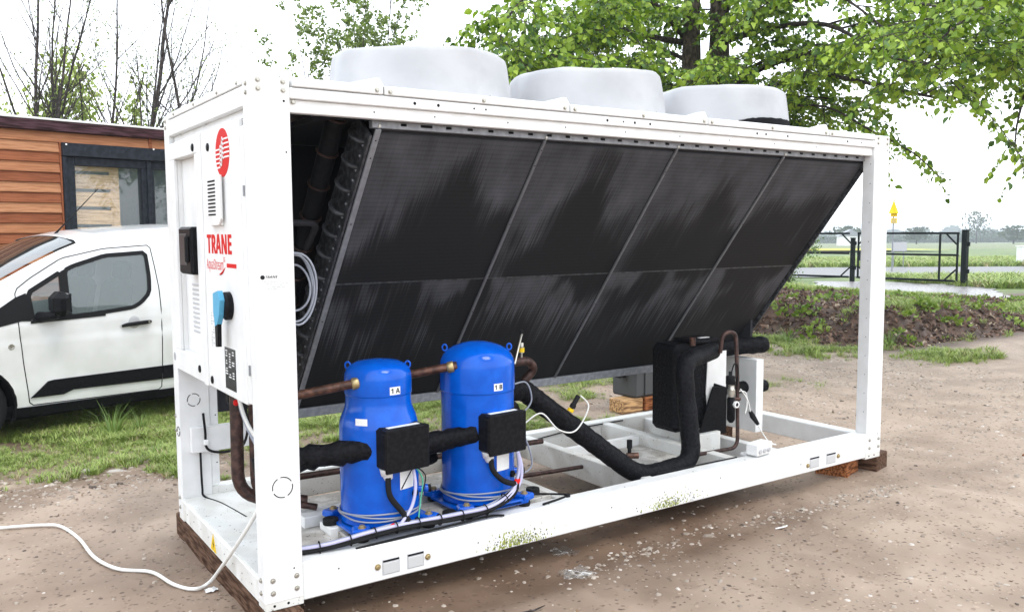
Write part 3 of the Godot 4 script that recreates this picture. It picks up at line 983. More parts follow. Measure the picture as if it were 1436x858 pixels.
func coil_image() -> ImageTexture:
	var w := 2048
	var h := 820
	var im := Image.create(w, h, false, Image.FORMAT_RGB8)
	var na := FastNoiseLite.new(); na.seed = 91; na.frequency = 0.0032; na.fractal_octaves = 3
	var nb := FastNoiseLite.new(); nb.seed = 92; nb.frequency = 0.16; nb.fractal_octaves = 2
	var nc := FastNoiseLite.new(); nc.seed = 93; nc.frequency = 0.05; nc.fractal_octaves = 3
	var rng := RandomNumberGenerator.new(); rng.seed = 94
	var fin := []
	for x in w: fin.append(rng.randf_range(-1.0, 1.0))
	for y in h:
		var v := float(y) / h
		var vv: float = v / 0.49 if v < 0.49 else (v - 0.49) / 0.51
		var line := 1.0 - 0.09 * pow(0.5 + 0.5 * cos(TAU * y / 11.0), 3.0)
		for x in w:
			var u := fposmod(x / (w * 0.2535), 1.0)
			var k := int(x / (w * 0.2535))
			var streak: float = nb.get_noise_2d(x, y * 0.02) * 0.9 + nc.get_noise_2d(x, y * 0.05) * 0.8 + 0.30 * fin[x]
			var blob := na.get_noise_2d(x * 1.15, y * 0.8 + (300.0 if v > 0.49 else 0.0))
			var t: float
			if v < 0.49:         # dust above, an arched damp stain below with a ragged edge
				var cu: float = [0.62, 0.50, 0.70, 0.30, 0.5][min(k, 4)]
				var arch: float = [0.36, 0.30, 0.50, 0.42, 0.4][min(k, 4)] + [1.7, 2.8, 1.2, 0.7, 1.0][min(k, 4)] * (u - cu) * (u - cu)
				t = smoothstep(-0.15, 0.22, arch - vv + 0.17 * streak + 0.45 * blob)
				t *= 0.85 + 0.25 * blob
			else:                # dust hanging in streaks from the seam
				var m := smoothstep(-0.25, 0.35, blob + 0.15)
				t = smoothstep(-0.05, 0.30, (0.52 - vv) * m + 0.30 * streak - 0.10 * (1.0 - m)) * (0.35 + 0.65 * m)
			var soft := 0.5 + 0.5 * nc.get_noise_2d(x * 0.2, y * 0.2)
			var g: float = lerpf(0.14, 0.37, t * (0.5 + 0.42 * soft + 0.07 * fin[x])) * line
			im.set_pixel(x, y, Color(g * 0.98, g * 0.985, g * 1.04))
	return ImageTexture.create_from_image(im)

func coil(c: Node3D) -> void:
	var m := StandardMaterial3D.new()
	m.albedo_texture = coil_image()
	m.roughness = 0.6
	m.metallic_specular = 0.25
	var co := part("condenser_coil", B.new().prism(PackedVector2Array([Vector2(-2.17, -0.10), Vector2(-0.69, -1.27), Vector2(-0.75, -1.345), Vector2(-2.17, -0.22)]), Vector3(4.23, 0, 0), Basis(Vector3(0, -1, 0), Vector3(0, 0, 1), Vector3(-1, 0, 0)), 3.62).done(), M.plenum_dark, c, "sloping black condenser coil with streaks of dust")
	var xs := [0.60, 1.52, 2.445, 3.372, 4.235]
	for i in 4:
		for r in 2:
			var x0: float = xs[i] + 0.012
			var x1: float = xs[i + 1] - 0.012
			var v0: float = 0.012 if r == 0 else 0.492
			var v1: float = 0.486 if r == 0 else 0.985
			var st := SurfaceTool.new()
			st.begin(Mesh.PRIMITIVE_TRIANGLES)
			var P := [coil_pt(x0, v0, 0.012), coil_pt(x1, v0, 0.012), coil_pt(x1, v1, 0.012), coil_pt(x0, v1, 0.012)]
			var Q := [coil_pt(x0, v0, -0.004), coil_pt(x1, v0, -0.004), coil_pt(x1, v1, -0.004), coil_pt(x0, v1, -0.004)]
			var U := [Vector2((x0 - 0.6) / 3.64, v0), Vector2((x1 - 0.6) / 3.64, v0), Vector2((x1 - 0.6) / 3.64, v1), Vector2((x0 - 0.6) / 3.64, v1)]
			for f in [[0, 1, 2], [0, 2, 3]]:
				for k in f:
					st.set_smooth_group(-1); st.set_uv(U[k]); st.add_vertex(P[k])
			for k in 4:
				var k2 := (k + 1) % 4
				for f in [[P[k], Q[k], Q[k2]], [P[k], Q[k2], P[k2]]]:
					for q in f:
						st.set_smooth_group(-1); st.set_uv(U[k]); st.add_vertex(q)
			st.generate_normals()
			part("coil_panel", st.commit(), m, co)
	for i in 5:
		var w := 0.008 if i > 0 else 0.014
		var x: float = xs[i]
		var a := coil_pt(x, 0.0, 0.018)
		var b := coil_pt(x, 1.0, 0.018)
		var d := (b - a).normalized()
		var bas := Basis(Vector3.RIGHT, -d, Vector3.RIGHT.cross(-d))
		if i < 4: part("dividing_strip", B.new().box((a + b) * 0.5, Vector3(w * 2, a.distance_to(b), 0.012), 0.002, bas).done(), M.galv if i == 0 else M.galv_mid, co)
		else: part("end_strip", B.new().box((a + b) * 0.5 + Vector3(0.01, 0, 0) - bas.z * 0.05, Vector3(0.012, a.distance_to(b), 0.13), 0.002, bas).done(), M.galv_dark, co)
		for v in [0.03, 0.08, 0.28, 0.62, 0.9]:
			if i < 4: hole(co, coil_pt(x, v, 0.0238), Vector3(0, -0.62, 0.784), 0.004)
	# slotted rail along the top edge
	part("seam_rail", B.new().box((coil_pt(0.6, 0.489, 0.008) + coil_pt(4.235, 0.489, 0.008)) * 0.5, Vector3(3.62, 0.012, 0.008), 0.0, Basis(Vector3.RIGHT, Vector3(0, 0.784, 0.62), Vector3(0, -0.62, 0.784))).done(), M.galv_dark, co)
	part("top_rail", B.new().slab(Vector3(0.565, 2.163, -0.11), Vector3(4.245, 2.196, -0.075), 0.002).done(), M.galv, co)
	for j in 30:
		var x := 0.72 + j * 0.117
		part("rail_slot", B.new().box(Vector3(x, 2.183, -0.0745), Vector3(0.06 if j == 1 else 0.028, 0.012, 0.003)).done(), M.black, co)
	for i in 4: bolt(co, Vector3(xs[i], 2.172, -0.078), Vector3.BACK, 0.008)
	# drip tray under the lower edge
	part("bottom_rail", B.new().slab(Vector3(0.50, 0.648, -1.34), Vector3(4.25, 0.702, -1.235), 0.003).done(), M.galv, co, "pale grey rail under the lower edge of the coil")
	# open left end of the coil: end plate with tube bends and the header pipe with its rings
	var pl := B.new()
	var e0 := coil_pt(0.575, 0.02, 0.0)
	var e1 := coil_pt(0.575, 0.98, 0.0)
	var dd := (e1 - e0).normalized()
	var eb := Basis(Vector3.RIGHT, -dd, Vector3.RIGHT.cross(-dd))
	part("end_plate", pl.box((e0 + e1) * 0.5 - eb.z * 0.085, Vector3(0.012, e0.distance_to(e1), 0.20), 0.0, eb).done(), M.galv_dark, co)
	for j in 13:
		var p := coil_pt(0.569, 0.05 + j * 0.072, -0.075)
		var pts := []
		for i in 9:
			var t := PI * i / 8.0
			pts.append(p - eb.z * (cos(t) * 0.055) + Vector3(-sin(t) * 0.045, 0, 0))
		part("tube_bend", B.new().tube(pts, 0.010, 8).done(), M.galv_dark, co)
		for q in 2:
			part("rivet", B.new().lathe([[Vector2(0.007, 0), Vector2(0.005, 0.004), Vector2(0, 0.005)]], coil_pt(0.569, 0.06 + j * 0.072 + q * 0.03, -0.022), axis_basis(Vector3.LEFT), 8).done(), M.galv, co)
	part("header_pipe", B.new().tube([coil_pt(0.49, 0.0, -0.19), coil_pt(0.49, 0.9, -0.19)], 0.045, 16).done(), M.black_plastic, co)
	for j in 9:
		var p := coil_pt(0.49, 0.04 + j * 0.1, -0.19)
		var pts := []
		for i in 13:
			var t := TAU * i / 12.0
			pts.append(p + (Vector3.RIGHT * cos(t) - eb.z * sin(t)) * 0.05)
		part("pipe_ring", B.new().tube(pts, 0.006, 6, false).done(), M.copper_dark, co)
	part("inlet_pipe", B.new().tube(bends([Vector3(0.36, 1.75, -0.55), Vector3(0.49, 1.75, -0.55), coil_pt(0.49, 0.5, -0.19)], 0.06), 0.016, 10).done(), M.plenum_dark, co)

func cabinet(c: Node3D) -> void:
	# control cabinet in the left end
	var cb := part("control_cabinet", B.new().slab(Vector3(0.044, 0.985, -1.395), Vector3(0.150, 2.18, -0.095), 0.004).slab(Vector3(0.0165, 0.985, -0.86), Vector3(0.0435, 2.17, -0.095)).slab(Vector3(0.0165, 0.985, -1.395), Vector3(0.0435, 1.085, -0.861)).slab(Vector3(0.0165, 2.085, -1.395), Vector3(0.0435, 2.17, -0.861)).slab(Vector3(0.0165, 1.0855, -1.395), Vector3(0.0435, 2.0845, -1.292)).done(), M.white, c, "white control cabinet with two doors in the left end")
	part("top_trim", B.new().slab(Vector3(0.03, 2.18, -1.395), Vector3(0.150, 2.214, -0.095)).done(), M.white, cb)
	# right door, plain, with gasket gaps; left door has a deep recess for the display
	var rd := part("right_door", B.new().slab(Vector3(-0.004, 0.975, -0.735), Vector3(0.016, 2.172, -0.15), 0.005).done(), M.white, cb, "cabinet door with red logo and lettering")
	part("door_edge", B.new().slab(Vector3(0.0, 0.985, -0.146), Vector3(0.016, 2.14, -0.098), 0.003).done(), M.white, cb)
	for y in [1.875, 1.13]: part("hinge", B.new().slab(Vector3(-0.006, y - 0.022, -0.108), Vector3(0.0, y + 0.022, -0.098), 0.001).done(), M.galv, cb)
	var ld := part("left_door", B.new().slab(Vector3(-0.004, 2.085, -1.385), Vector3(0.016, 2.172, -0.80), 0.004).slab(Vector3(-0.004, 0.975, -1.385), Vector3(0.016, 1.085, -0.80), 0.004).slab(Vector3(-0.004, 1.0855, -1.385), Vector3(0.016, 2.0845, -1.29), 0.004).slab(Vector3(-0.004, 1.0855, -0.87), Vector3(0.016, 2.0845, -0.80), 0.004).done(), M.white, cb, "cabinet door with sunken panel for the display")
	part("door_post", B.new().slab(Vector3(-0.012, 0.97, -0.797), Vector3(0.016, 2.176, -0.739), 0.006).done(), M.white, cb)
	part("sunken_panel", B.new().slab(Vector3(0.040, 1.087, -1.291), Vector3(0.0438, 2.083, -0.862)).done(), M.white, ld)
	# louvres
	for j in 11: part("louvre", B.new().box(Vector3(0.0385, 1.20 + j * 0.024, -1.08), Vector3(0.005, 0.011, 0.16), 0.002).done(), M.label_grey, ld)
	# latches
	for p in [Vector3(-0.004, 2.094, -0.615), Vector3(-0.004, 1.012, -0.675)]: latch(rd, p)
	for p in [Vector3(-0.004, 2.115, -0.885), Vector3(-0.004, 1.035, -0.90)]: latch(ld, p)
	# display in its black frame
	var ds := part("display", B.new().slab(Vector3(-0.03, 1.50, -1.13), Vector3(0.040, 1.735, -0.89), 0.012).done(), M.black_plastic, cb, "black display unit in the sunken panel")
	part("screen", B.new().slab(Vector3(-0.033, 1.545, -1.105), Vector3(-0.0295, 1.70, -0.965), 0.002).done(), mat(Color(0.02, 0.022, 0.026), 0.4), ds)
	part("display_handle", B.new().slab(Vector3(-0.05, 1.56, -0.935), Vector3(-0.0305, 1.69, -0.912), 0.006).done(), M.rubber, ds)
	# ventilation grille
	var gr := part("vent_grille", B.new().slab(Vector3(-0.016, 1.735, -0.575), Vector3(-0.004, 1.955, -0.395), 0.008).done(), M.label_white, rd)
	part("grille_shell", B.new().prism(PackedVector2Array([Vector2(-0.575, 1.955), Vector2(-0.575, 1.765), Vector2(-0.555, 1.738), Vector2(-0.41, 1.738), Vector2(-0.37, 1.765), Vector2(-0.37, 1.955)]), Vector3(-0.0165, 0, 0), END, 0.008).done(), M.white, gr)
	for j in 10: part("grille_slot", B.new().box(Vector3(-0.0252, 1.785 + j * 0.0165, -0.505), Vector3(0.0025, 0.0075, 0.115), 0.0008).done(), M.ink_grey if j < 0 else M.black, gr)
	# round red emblem with white bars
	var em := part("round_emblem", B.new().lathe([[Vector2(0.105, 0), Vector2(0.105, 0.0015)], [Vector2(0.105, 0.0015), Vector2(0, 0.0015)]], Vector3(-0.004, 2.052, -0.385), axis_basis(Vector3.LEFT), 40).done(), M.red, rd)
	var eb := B.new()
	for j in 5:
		var yl := 1.990 + j * 0.0195
		var wl := sqrt(max(0.0, 0.105 * 0.105 - pow(yl - 2.052, 2)))
		eb.slab(Vector3(-0.0072, yl - 0.0035, -0.385 - wl), Vector3(-0.0052, yl + 0.0035, -0.418))
		var yr := 2.030 + j * 0.0195
		var wr := sqrt(max(0.0, 0.105 * 0.105 - pow(yr - 2.052, 2)))
		eb.slab(Vector3(-0.0072, yr - 0.0035, -0.352), Vector3(-0.0052, yr + 0.0035, -0.385 + wr))
		eb.tube([Vector3(-0.006, yl, -0.420), Vector3(-0.006, yl + 0.016, -0.408), Vector3(-0.006, yl + 0.004, -0.394), Vector3(-0.006, yr + 0.010, -0.378), Vector3(-0.006, yr - 0.006, -0.364), Vector3(-0.006, yr, -0.350)], 0.0032, 5)
	part("emblem_bars", eb.done(), M.label_white, em)
	# lettering
	heavy_text("TRANE", 0.084, Vector3(-0.004, 1.652, -0.487), END, M.red, rd, 1.06)
	text("lettering", "AquaStream", 0.046, Vector3(-0.004, 1.560, -0.565), END, M.red, rd, false, 0.78, 0.12)
	text("lettering", "3G", 0.022, Vector3(-0.004, 1.585, -0.415), END, M.red, rd, false, 0.9, 0.1)
	part("red_bar", B.new().slab(Vector3(-0.0055, 1.552, -0.375), Vector3(-0.004, 1.570, -0.235)).done(), M.red, rd)
	var arc := []
	for i in 9:
		var t := i / 8.0
		arc.append(Vector3(-0.0045, 1.517 + 0.035 * t * t, -0.50 + 0.10 * t))
	part("swoosh", B.new().tube(arc, [0.001, 0.003, 0.0045, 0.005, 0.0055, 0.005, 0.004, 0.003, 0.001], 6).done(), M.red, rd)
	# isolator switch with its blue and black lever
	var iso := part("isolator_switch", B.new().lathe([[Vector2(0.062, 0), Vector2(0.062, 0.022)], [Vector2(0.062, 0.022), Vector2(0.052, 0.03), Vector2(0, 0.032)]], Vector3(-0.004, 1.385, -0.352), axis_basis(Vector3.LEFT), 28).done(), M.black_plastic, rd, "isolator switch with blue and black lever")
	part("lever_grip", B.new().prism(PackedVector2Array([Vector2(-0.055, 0.060), Vector2(0.02, 0.075), Vector2(0.05, 0.035), Vector2(0.03, -0.03), Vector2(-0.005, -0.075), Vector2(-0.04, -0.085), Vector2(-0.058, -0.02)]), Vector3(-0.034, 1.378, -0.372), END, 0.022).done(), M.isolator_blue, iso)
	part("lever_tip", B.new().prism(PackedVector2Array([Vector2(-0.048, -0.083), Vector2(-0.004, -0.073), Vector2(-0.012, -0.175), Vector2(-0.045, -0.175)]), Vector3(-0.036, 1.378, -0.372), END, 0.018).done(), M.black_plastic, iso)
	# small print beside the switch: rows too fine to read
	var rng := RandomNumberGenerator.new()
	rng.seed = 12
	var pr := B.new()
	for j in 14:
		var y := 1.345 - j * 0.0128
		for k in 3:
			if rng.randf() < 0.75: pr.box(Vector3(-0.0042, y, -0.655 + k * 0.03), Vector3(0.001, 0.0045, rng.randf_range(0.008, 0.022)))
	part("small_print", pr.done(), M.ink_grey, rd)
	# black rating plate with white figures
	var rp := part("rating_plate", B.new().slab(Vector3(-0.0058, 1.008, -0.452), Vector3(-0.004, 1.195, -0.292), 0.0006).done(), mat(Color(0.02, 0.022, 0.025), 0.3, 0.3), rd, "black rating plate with rows of white figures")
	var rb := B.new()
	for j in 11:
		var y := 1.18 - j * 0.0115
		for k in 3:
			if rng.randf() < 0.7: rb.box(Vector3(-0.0061, y, -0.425 + k * 0.05), Vector3(0.0008, 0.005, rng.randf_range(0.012, 0.036)))
	part("plate_print", rb.done(), M.label_white, rp)
	# notice on the near corner post
	var nt := part("notice_plate", B.new().slab(Vector3(0.010, 1.455, 0.0), Vector3(0.158, 1.540, 0.0014), 0.0004).done(), M.label_white, c, "small white notice plate on the near corner post")
	part("notice_emblem", B.new().lathe([[Vector2(0.0095, 0), Vector2(0.0095, 0.0008)], [Vector2(0.0095, 0.0008), Vector2(0, 0.0008)]], Vector3(0.030, 1.522, 0.0014), axis_basis(Vector3.BACK), 20).done(), M.ink, nt)
	text("lettering", "TRANE", 0.0098, Vector3(0.067, 1.523, 0.0016), Basis(), M.ink, nt, true, 1.2, 0.2)
	var nb := B.new()
	for j in 6:
		var wdt: float = [0.108, 0.08, 0.06, 0.10, 0.07, 0.03][j]
		var x := 0.084 - wdt * 0.5
		while x < 0.084 + wdt * 0.5:
			var l := rng.randf_range(0.006, 0.018)
			nb.box(Vector3(x + l * 0.5, 1.503 - j * 0.0072, 0.0017), Vector3(l, 0.0022, 0.0006))
			x += l + 0.003
	part("notice_print", nb.done(), M.ink_grey, nt)
	# yellow warning triangle on the left base sill
	var ws := part("warning_sticker", B.new().prism(PackedVector2Array([Vector2(-0.05, -0.042), Vector2(0.05, -0.042), Vector2(0, 0.048)]), Vector3(-0.0005, 0.185, -0.785), END, 0.001).done(), M.yellow, c, "yellow warning triangle on the left base sill")
	part("bolt_symbol", B.new().prism(PackedVector2Array([Vector2(0.004, 0.026), Vector2(-0.012, -0.004), Vector2(-0.002, -0.004), Vector2(-0.006, -0.032), Vector2(0.012, 0.002), Vector2(0.002, 0.002)]), Vector3(-0.0012, 0.180, -0.785), END, 0.001).done(), M.ink, ws)
	part("round_sticker", B.new().lathe([[Vector2(0.022, 0), Vector2(0.022, 0.001)], [Vector2(0.022, 0.001), Vector2(0, 0.001)]], Vector3(0, 1.035, -1.44), axis_basis(Vector3.LEFT), 20).done(), M.ink_grey, c)

func heavy_text(words: String, cap: float, at: Vector3, bas: Basis, m: Material, parent: Node, stretch: float) -> void:
	var o := text("lettering", words, cap, at, bas, m, parent, true, stretch)
	var st := SurfaceTool.new()
	st.begin(Mesh.PRIMITIVE_TRIANGLES)
	for k in 5:
		st.append_from(o.mesh, 0, Transform3D(Basis(), Vector3([0.0, -0.0024, 0.0024, -0.0012, 0.0012][k], [0.0, 0.001, -0.001, -0.001, 0.001][k], 0.0003 * k)))
	o.mesh = st.commit()

func latch(parent: Node3D, at: Vector3) -> void:
	var o := part("latch", B.new().lathe([[Vector2(0.019, 0), Vector2(0.018, 0.005)], [Vector2(0.018, 0.005), Vector2(0.012, 0.007), Vector2(0, 0.007)]], at, axis_basis(Vector3.LEFT), 20).done(), M.black_plastic, parent)

func compressor(c: Node3D, k: int) -> void:
	var x: float = [0.655, 1.212][k]
	var z := -0.26
	var R := 0.188
	var prof: Array
	if k == 0:
		prof = [[Vector2(R, 0.345), Vector2(R, 0.79), Vector2(R - 0.004, 0.815), Vector2(R - 0.012, 0.84), Vector2(R - 0.022, 0.862), Vector2(R - 0.029, 0.885), Vector2(0.156, 0.915), Vector2(0.156, 0.942)],
			[Vector2(0.156, 0.942), Vector2(0.160, 0.946), Vector2(0.160, 0.95)], [Vector2(0.160, 0.95), Vector2(0.160, 1.02), Vector2(0.157, 1.042), Vector2(0.148, 1.062), Vector2(0.130, 1.079), Vector2(0.10, 1.092), Vector2(0.05, 1.100), Vector2(0, 1.102)]]
	else:
		prof = [[Vector2(R, 0.345), Vector2(R, 0.898)], [Vector2(R, 0.898), Vector2(R + 0.005, 0.903), Vector2(R + 0.005, 0.908)],
			[Vector2(R + 0.005, 0.908), Vector2(R + 0.004, 1.03), Vector2(R, 1.055), Vector2(R - 0.012, 1.080), Vector2(R - 0.032, 1.102), Vector2(R - 0.065, 1.122), Vector2(R - 0.11, 1.137), Vector2(0.04, 1.144), Vector2(0, 1.145)]]
	var o := part("compressor", B.new().lathe(prof, Vector3(x, 0, z), Basis(), 56).done(), M.blue, c, ["shorter blue compressor with narrowed upper half, marked 1 A", "taller straight blue compressor, marked 1 B"][k])
	# base plate with turned-up corners, feet and bolts
	var bp := B.new()
	var poly := PackedVector2Array([Vector2(-0.21, -0.13), Vector2(-0.13, -0.205), Vector2(0.13, -0.205), Vector2(0.21, -0.13), Vector2(0.21, 0.13), Vector2(0.13, 0.205), Vector2(-0.13, 0.205), Vector2(-0.21, 0.13)])
	bp.prism(poly, Vector3(x, 0.326, z), Basis(Vector3.RIGHT, Vector3.FORWARD, Vector3.UP), 0.012)
	for s in [[-1, -1], [1, -1], [1, 1], [-1, 1]]: bp.box(Vector3(x + s[0] * 0.175, 0.345, z + s[1] * 0.165), Vector3(0.085, 0.034, 0.075), 0.008, Basis(Vector3.UP, 0.35 * s[0] * s[1]))
	bp.box(Vector3(x, 0.333, z + 0.19), Vector3(0.36, 0.026, 0.03), 0.006)
	part("base_plate", bp.done(), M.blue, o)
	for s in [[-1, -1], [1, -1], [1, 1], [-1, 1]]:
		var p := Vector3(x + s[0] * 0.172, 0, z + s[1] * 0.168)
		bolt(o, Vector3(p.x, 0.362, p.z), Vector3.UP, 0.014, M.brass)
		part("rubber_foot", B.new().lathe([[Vector2(0.03, 0.30), Vector2(0.034, 0.315), Vector2(0.03, 0.327)]], Vector3(p.x, 0, p.z), Basis(), 18).done(), M.rubber, o)
	# heater belt: a few turns of grey wire at the foot
	for j in 3:
		var ring := []
		for i in 41: ring.append(Vector3(x + cos(TAU * i / 40.0) * (R + 0.006 + 0.004 * sin(i * 0.9 + j)), 0.378 + j * 0.011 + 0.007 * sin(i * 0.33 + j * 2.0), z + sin(TAU * i / 40.0) * (R + 0.006)))
		part("heater_wire", B.new().tube(ring, 0.0042, 6, false).done(), M.cable_grey, o)
	# lifting eyes
	var top_y: float = [1.06, 1.10][k]
	for a in [3.7, 0.5]:
		var rr := (0.142 if k == 0 else 0.165)
		var p := Vector3(x + cos(a) * rr, top_y, z + sin(a) * rr)
		var ring := []
		for i in 15: ring.append(p + Vector3(cos(a) * cos(TAU * i / 14.0), 0, sin(a) * cos(TAU * i / 14.0)) * 0.012 + Vector3(0, sin(TAU * i / 14.0) * 0.016 + 0.014, 0))
		part("lifting_eye", B.new().tube(ring, 0.0045, 6, false).done(), M.blue, o)
	# white tag with its mark, bent to the shell, and the small plates
	curved_plate(o, "mark_tag", x, z, ([0.160, R + 0.004] as Array)[k], [0.972, 0.935][k], 0.055 if k == 0 else 0.052, 0.036, ([-1.5, -1.55] as Array)[k], M.label_white)
	var ang: float = [-1.5, -1.55][k]
	var dir := Vector3(cos(ang), 0, -sin(ang))
	var rr2: float = [0.160, R + 0.004][k] + 0.0016
	var tb := Basis(Vector3(-dir.z, 0, dir.x) * -1.0, Vector3.UP, dir)
	text("lettering", ["1 A", "1 B"][k], 0.023, Vector3(x, [0.972, 0.935][k], z) + dir * rr2, tb, M.ink, o)
	curved_plate(o, "data_plate", x, z, R, 0.565, 0.085, 0.11, ([-1.27, -1.38] as Array)[k], M.label_white)
	if k == 0: curved_plate(o, "serial_tag", x, z, R - 0.006, 0.835, 0.06, 0.032, -2.46, M.label_white)
	# terminal box
	var bx := Vector3([0.682, 1.235][k], [0.715, 0.712][k], -0.075)
	var bb := Basis(Vector3.UP, 0.10)
	var t := part("terminal_box", B.new().box(bx, Vector3(0.232, 0.195, 0.10), 0.014, bb).done(), M.black_plastic, o)
	part("box_lid", B.new().box(bx + bb * Vector3(0, -0.004, 0.050), Vector3(0.239, 0.203, 0.014), 0.006, bb).done(), M.black_plastic, o)
	part("lid_label", B.new().box(bx + bb * Vector3(0.0, 0.0975, 0.012), Vector3(0.17, 0.003, 0.026), 0.0, bb).done(), M.label_white, o)
	for s in [-1, 1]: part("lid_clip", B.new().box(bx + bb * Vector3(s * 0.105, 0.085, 0.035), Vector3(0.03, 0.02, 0.04), 0.004, bb).done(), M.black_plastic, o)
	part("cable_gland", B.new().lathe([[Vector2(0.0, -0.055), Vector2(0.020, -0.055), Vector2(0.026, -0.03)], [Vector2(0.026, -0.03), Vector2(0.03, -0.03), Vector2(0.03, 0.0)], [Vector2(0.03, 0), Vector2(0, 0)]], bx + bb * Vector3(-0.088, -0.088, 0.0), Basis(Vector3(0, 0, 1), 0.25), 10).done(), M.label_white, o)
	part("side_valve", B.new().lathe([[Vector2(0.016, 0), Vector2(0.016, 0.03)], [Vector2(0.022, 0.03), Vector2(0.022, 0.045)], [Vector2(0.022, 0.045), Vector2(0, 0.045)]], Vector3(x + R - 0.012, 0.455, z + 0.06), axis_basis(Vector3(1, 0, 0.3)), 14).done(), M.blue, o)
	part("valve_cap", B.new().lathe([[Vector2(0.019, 0), Vector2(0.019, 0.014)], [Vector2(0.019, 0.014), Vector2(0, 0.016)]], Vector3(x + R + 0.033, 0.455, z + 0.073), axis_basis(Vector3(1, 0, 0.3)), 14).done(), M.rubber, o)
	part("sight_glass", B.new().lathe([[Vector2(0.017, 0), Vector2(0.017, 0.014)], [Vector2(0.017, 0.014), Vector2(0.010, 0.016), Vector2(0.009, 0.008), Vector2(0, 0.008)]], Vector3(x + 0.10, 0.475, z + 0.158), axis_basis(Vector3(0.52, 0, 0.85)), 16).done(), M.black_plastic, o)

func curved_plate(parent: Node3D, called: String, x: float, z: float, r: float, y: float, w: float, h: float, ang: float, m: Material) -> void:
	var b := B.new()
	var n := 6
	for i in n:
		var a0 := ang - w / r * 0.5 + w / r * i / n
		var a1 := ang - w / r * 0.5 + w / r * (i + 1) / n
		var q := func(a: float, yy: float, rr: float) -> Vector3: return Vector3(x + cos(a) * rr, yy, z - sin(a) * rr)
		b.quad(q.call(a0, y - h / 2, r + 0.0012), q.call(a1, y - h / 2, r + 0.0012), q.call(a1, y + h / 2, r + 0.0012), q.call(a0, y + h / 2, r + 0.0012), 1)
		b.quad(q.call(a0, y + h / 2, r + 0.0012), q.call(a1, y + h / 2, r + 0.0012), q.call(a1, y + h / 2, r), q.call(a0, y + h / 2, r))
		b.quad(q.call(a1, y - h / 2, r + 0.0012), q.call(a0, y - h / 2, r + 0.0012), q.call(a0, y - h / 2, r), q.call(a1, y - h / 2, r))
	part(called, b.done(), m, parent)

func lumpy(pts: Array, r: float, amp: float, sd: float, n := 16) -> ArrayMesh:
	var p := dense(pts, 0.022)
	var rr := []
	for i in p.size(): rr.append(r * (1.0 + amp * N3.get_noise_1d(i * 0.9 + sd * 50.0) * 2.0 + amp * 0.6 * N2.get_noise_1d(i * 2.0 + sd * 20.0)))
	rr[0] *= 0.8; rr[-1] *= 0.8
	var q := []
	for i in p.size(): q.append(p[i] + Vector3(0, 1, 0) * r * amp * N2.get_noise_1d(i * 1.3 + sd * 70.0) * 0.8)
	return B.new().tube(q, rr, n).done()

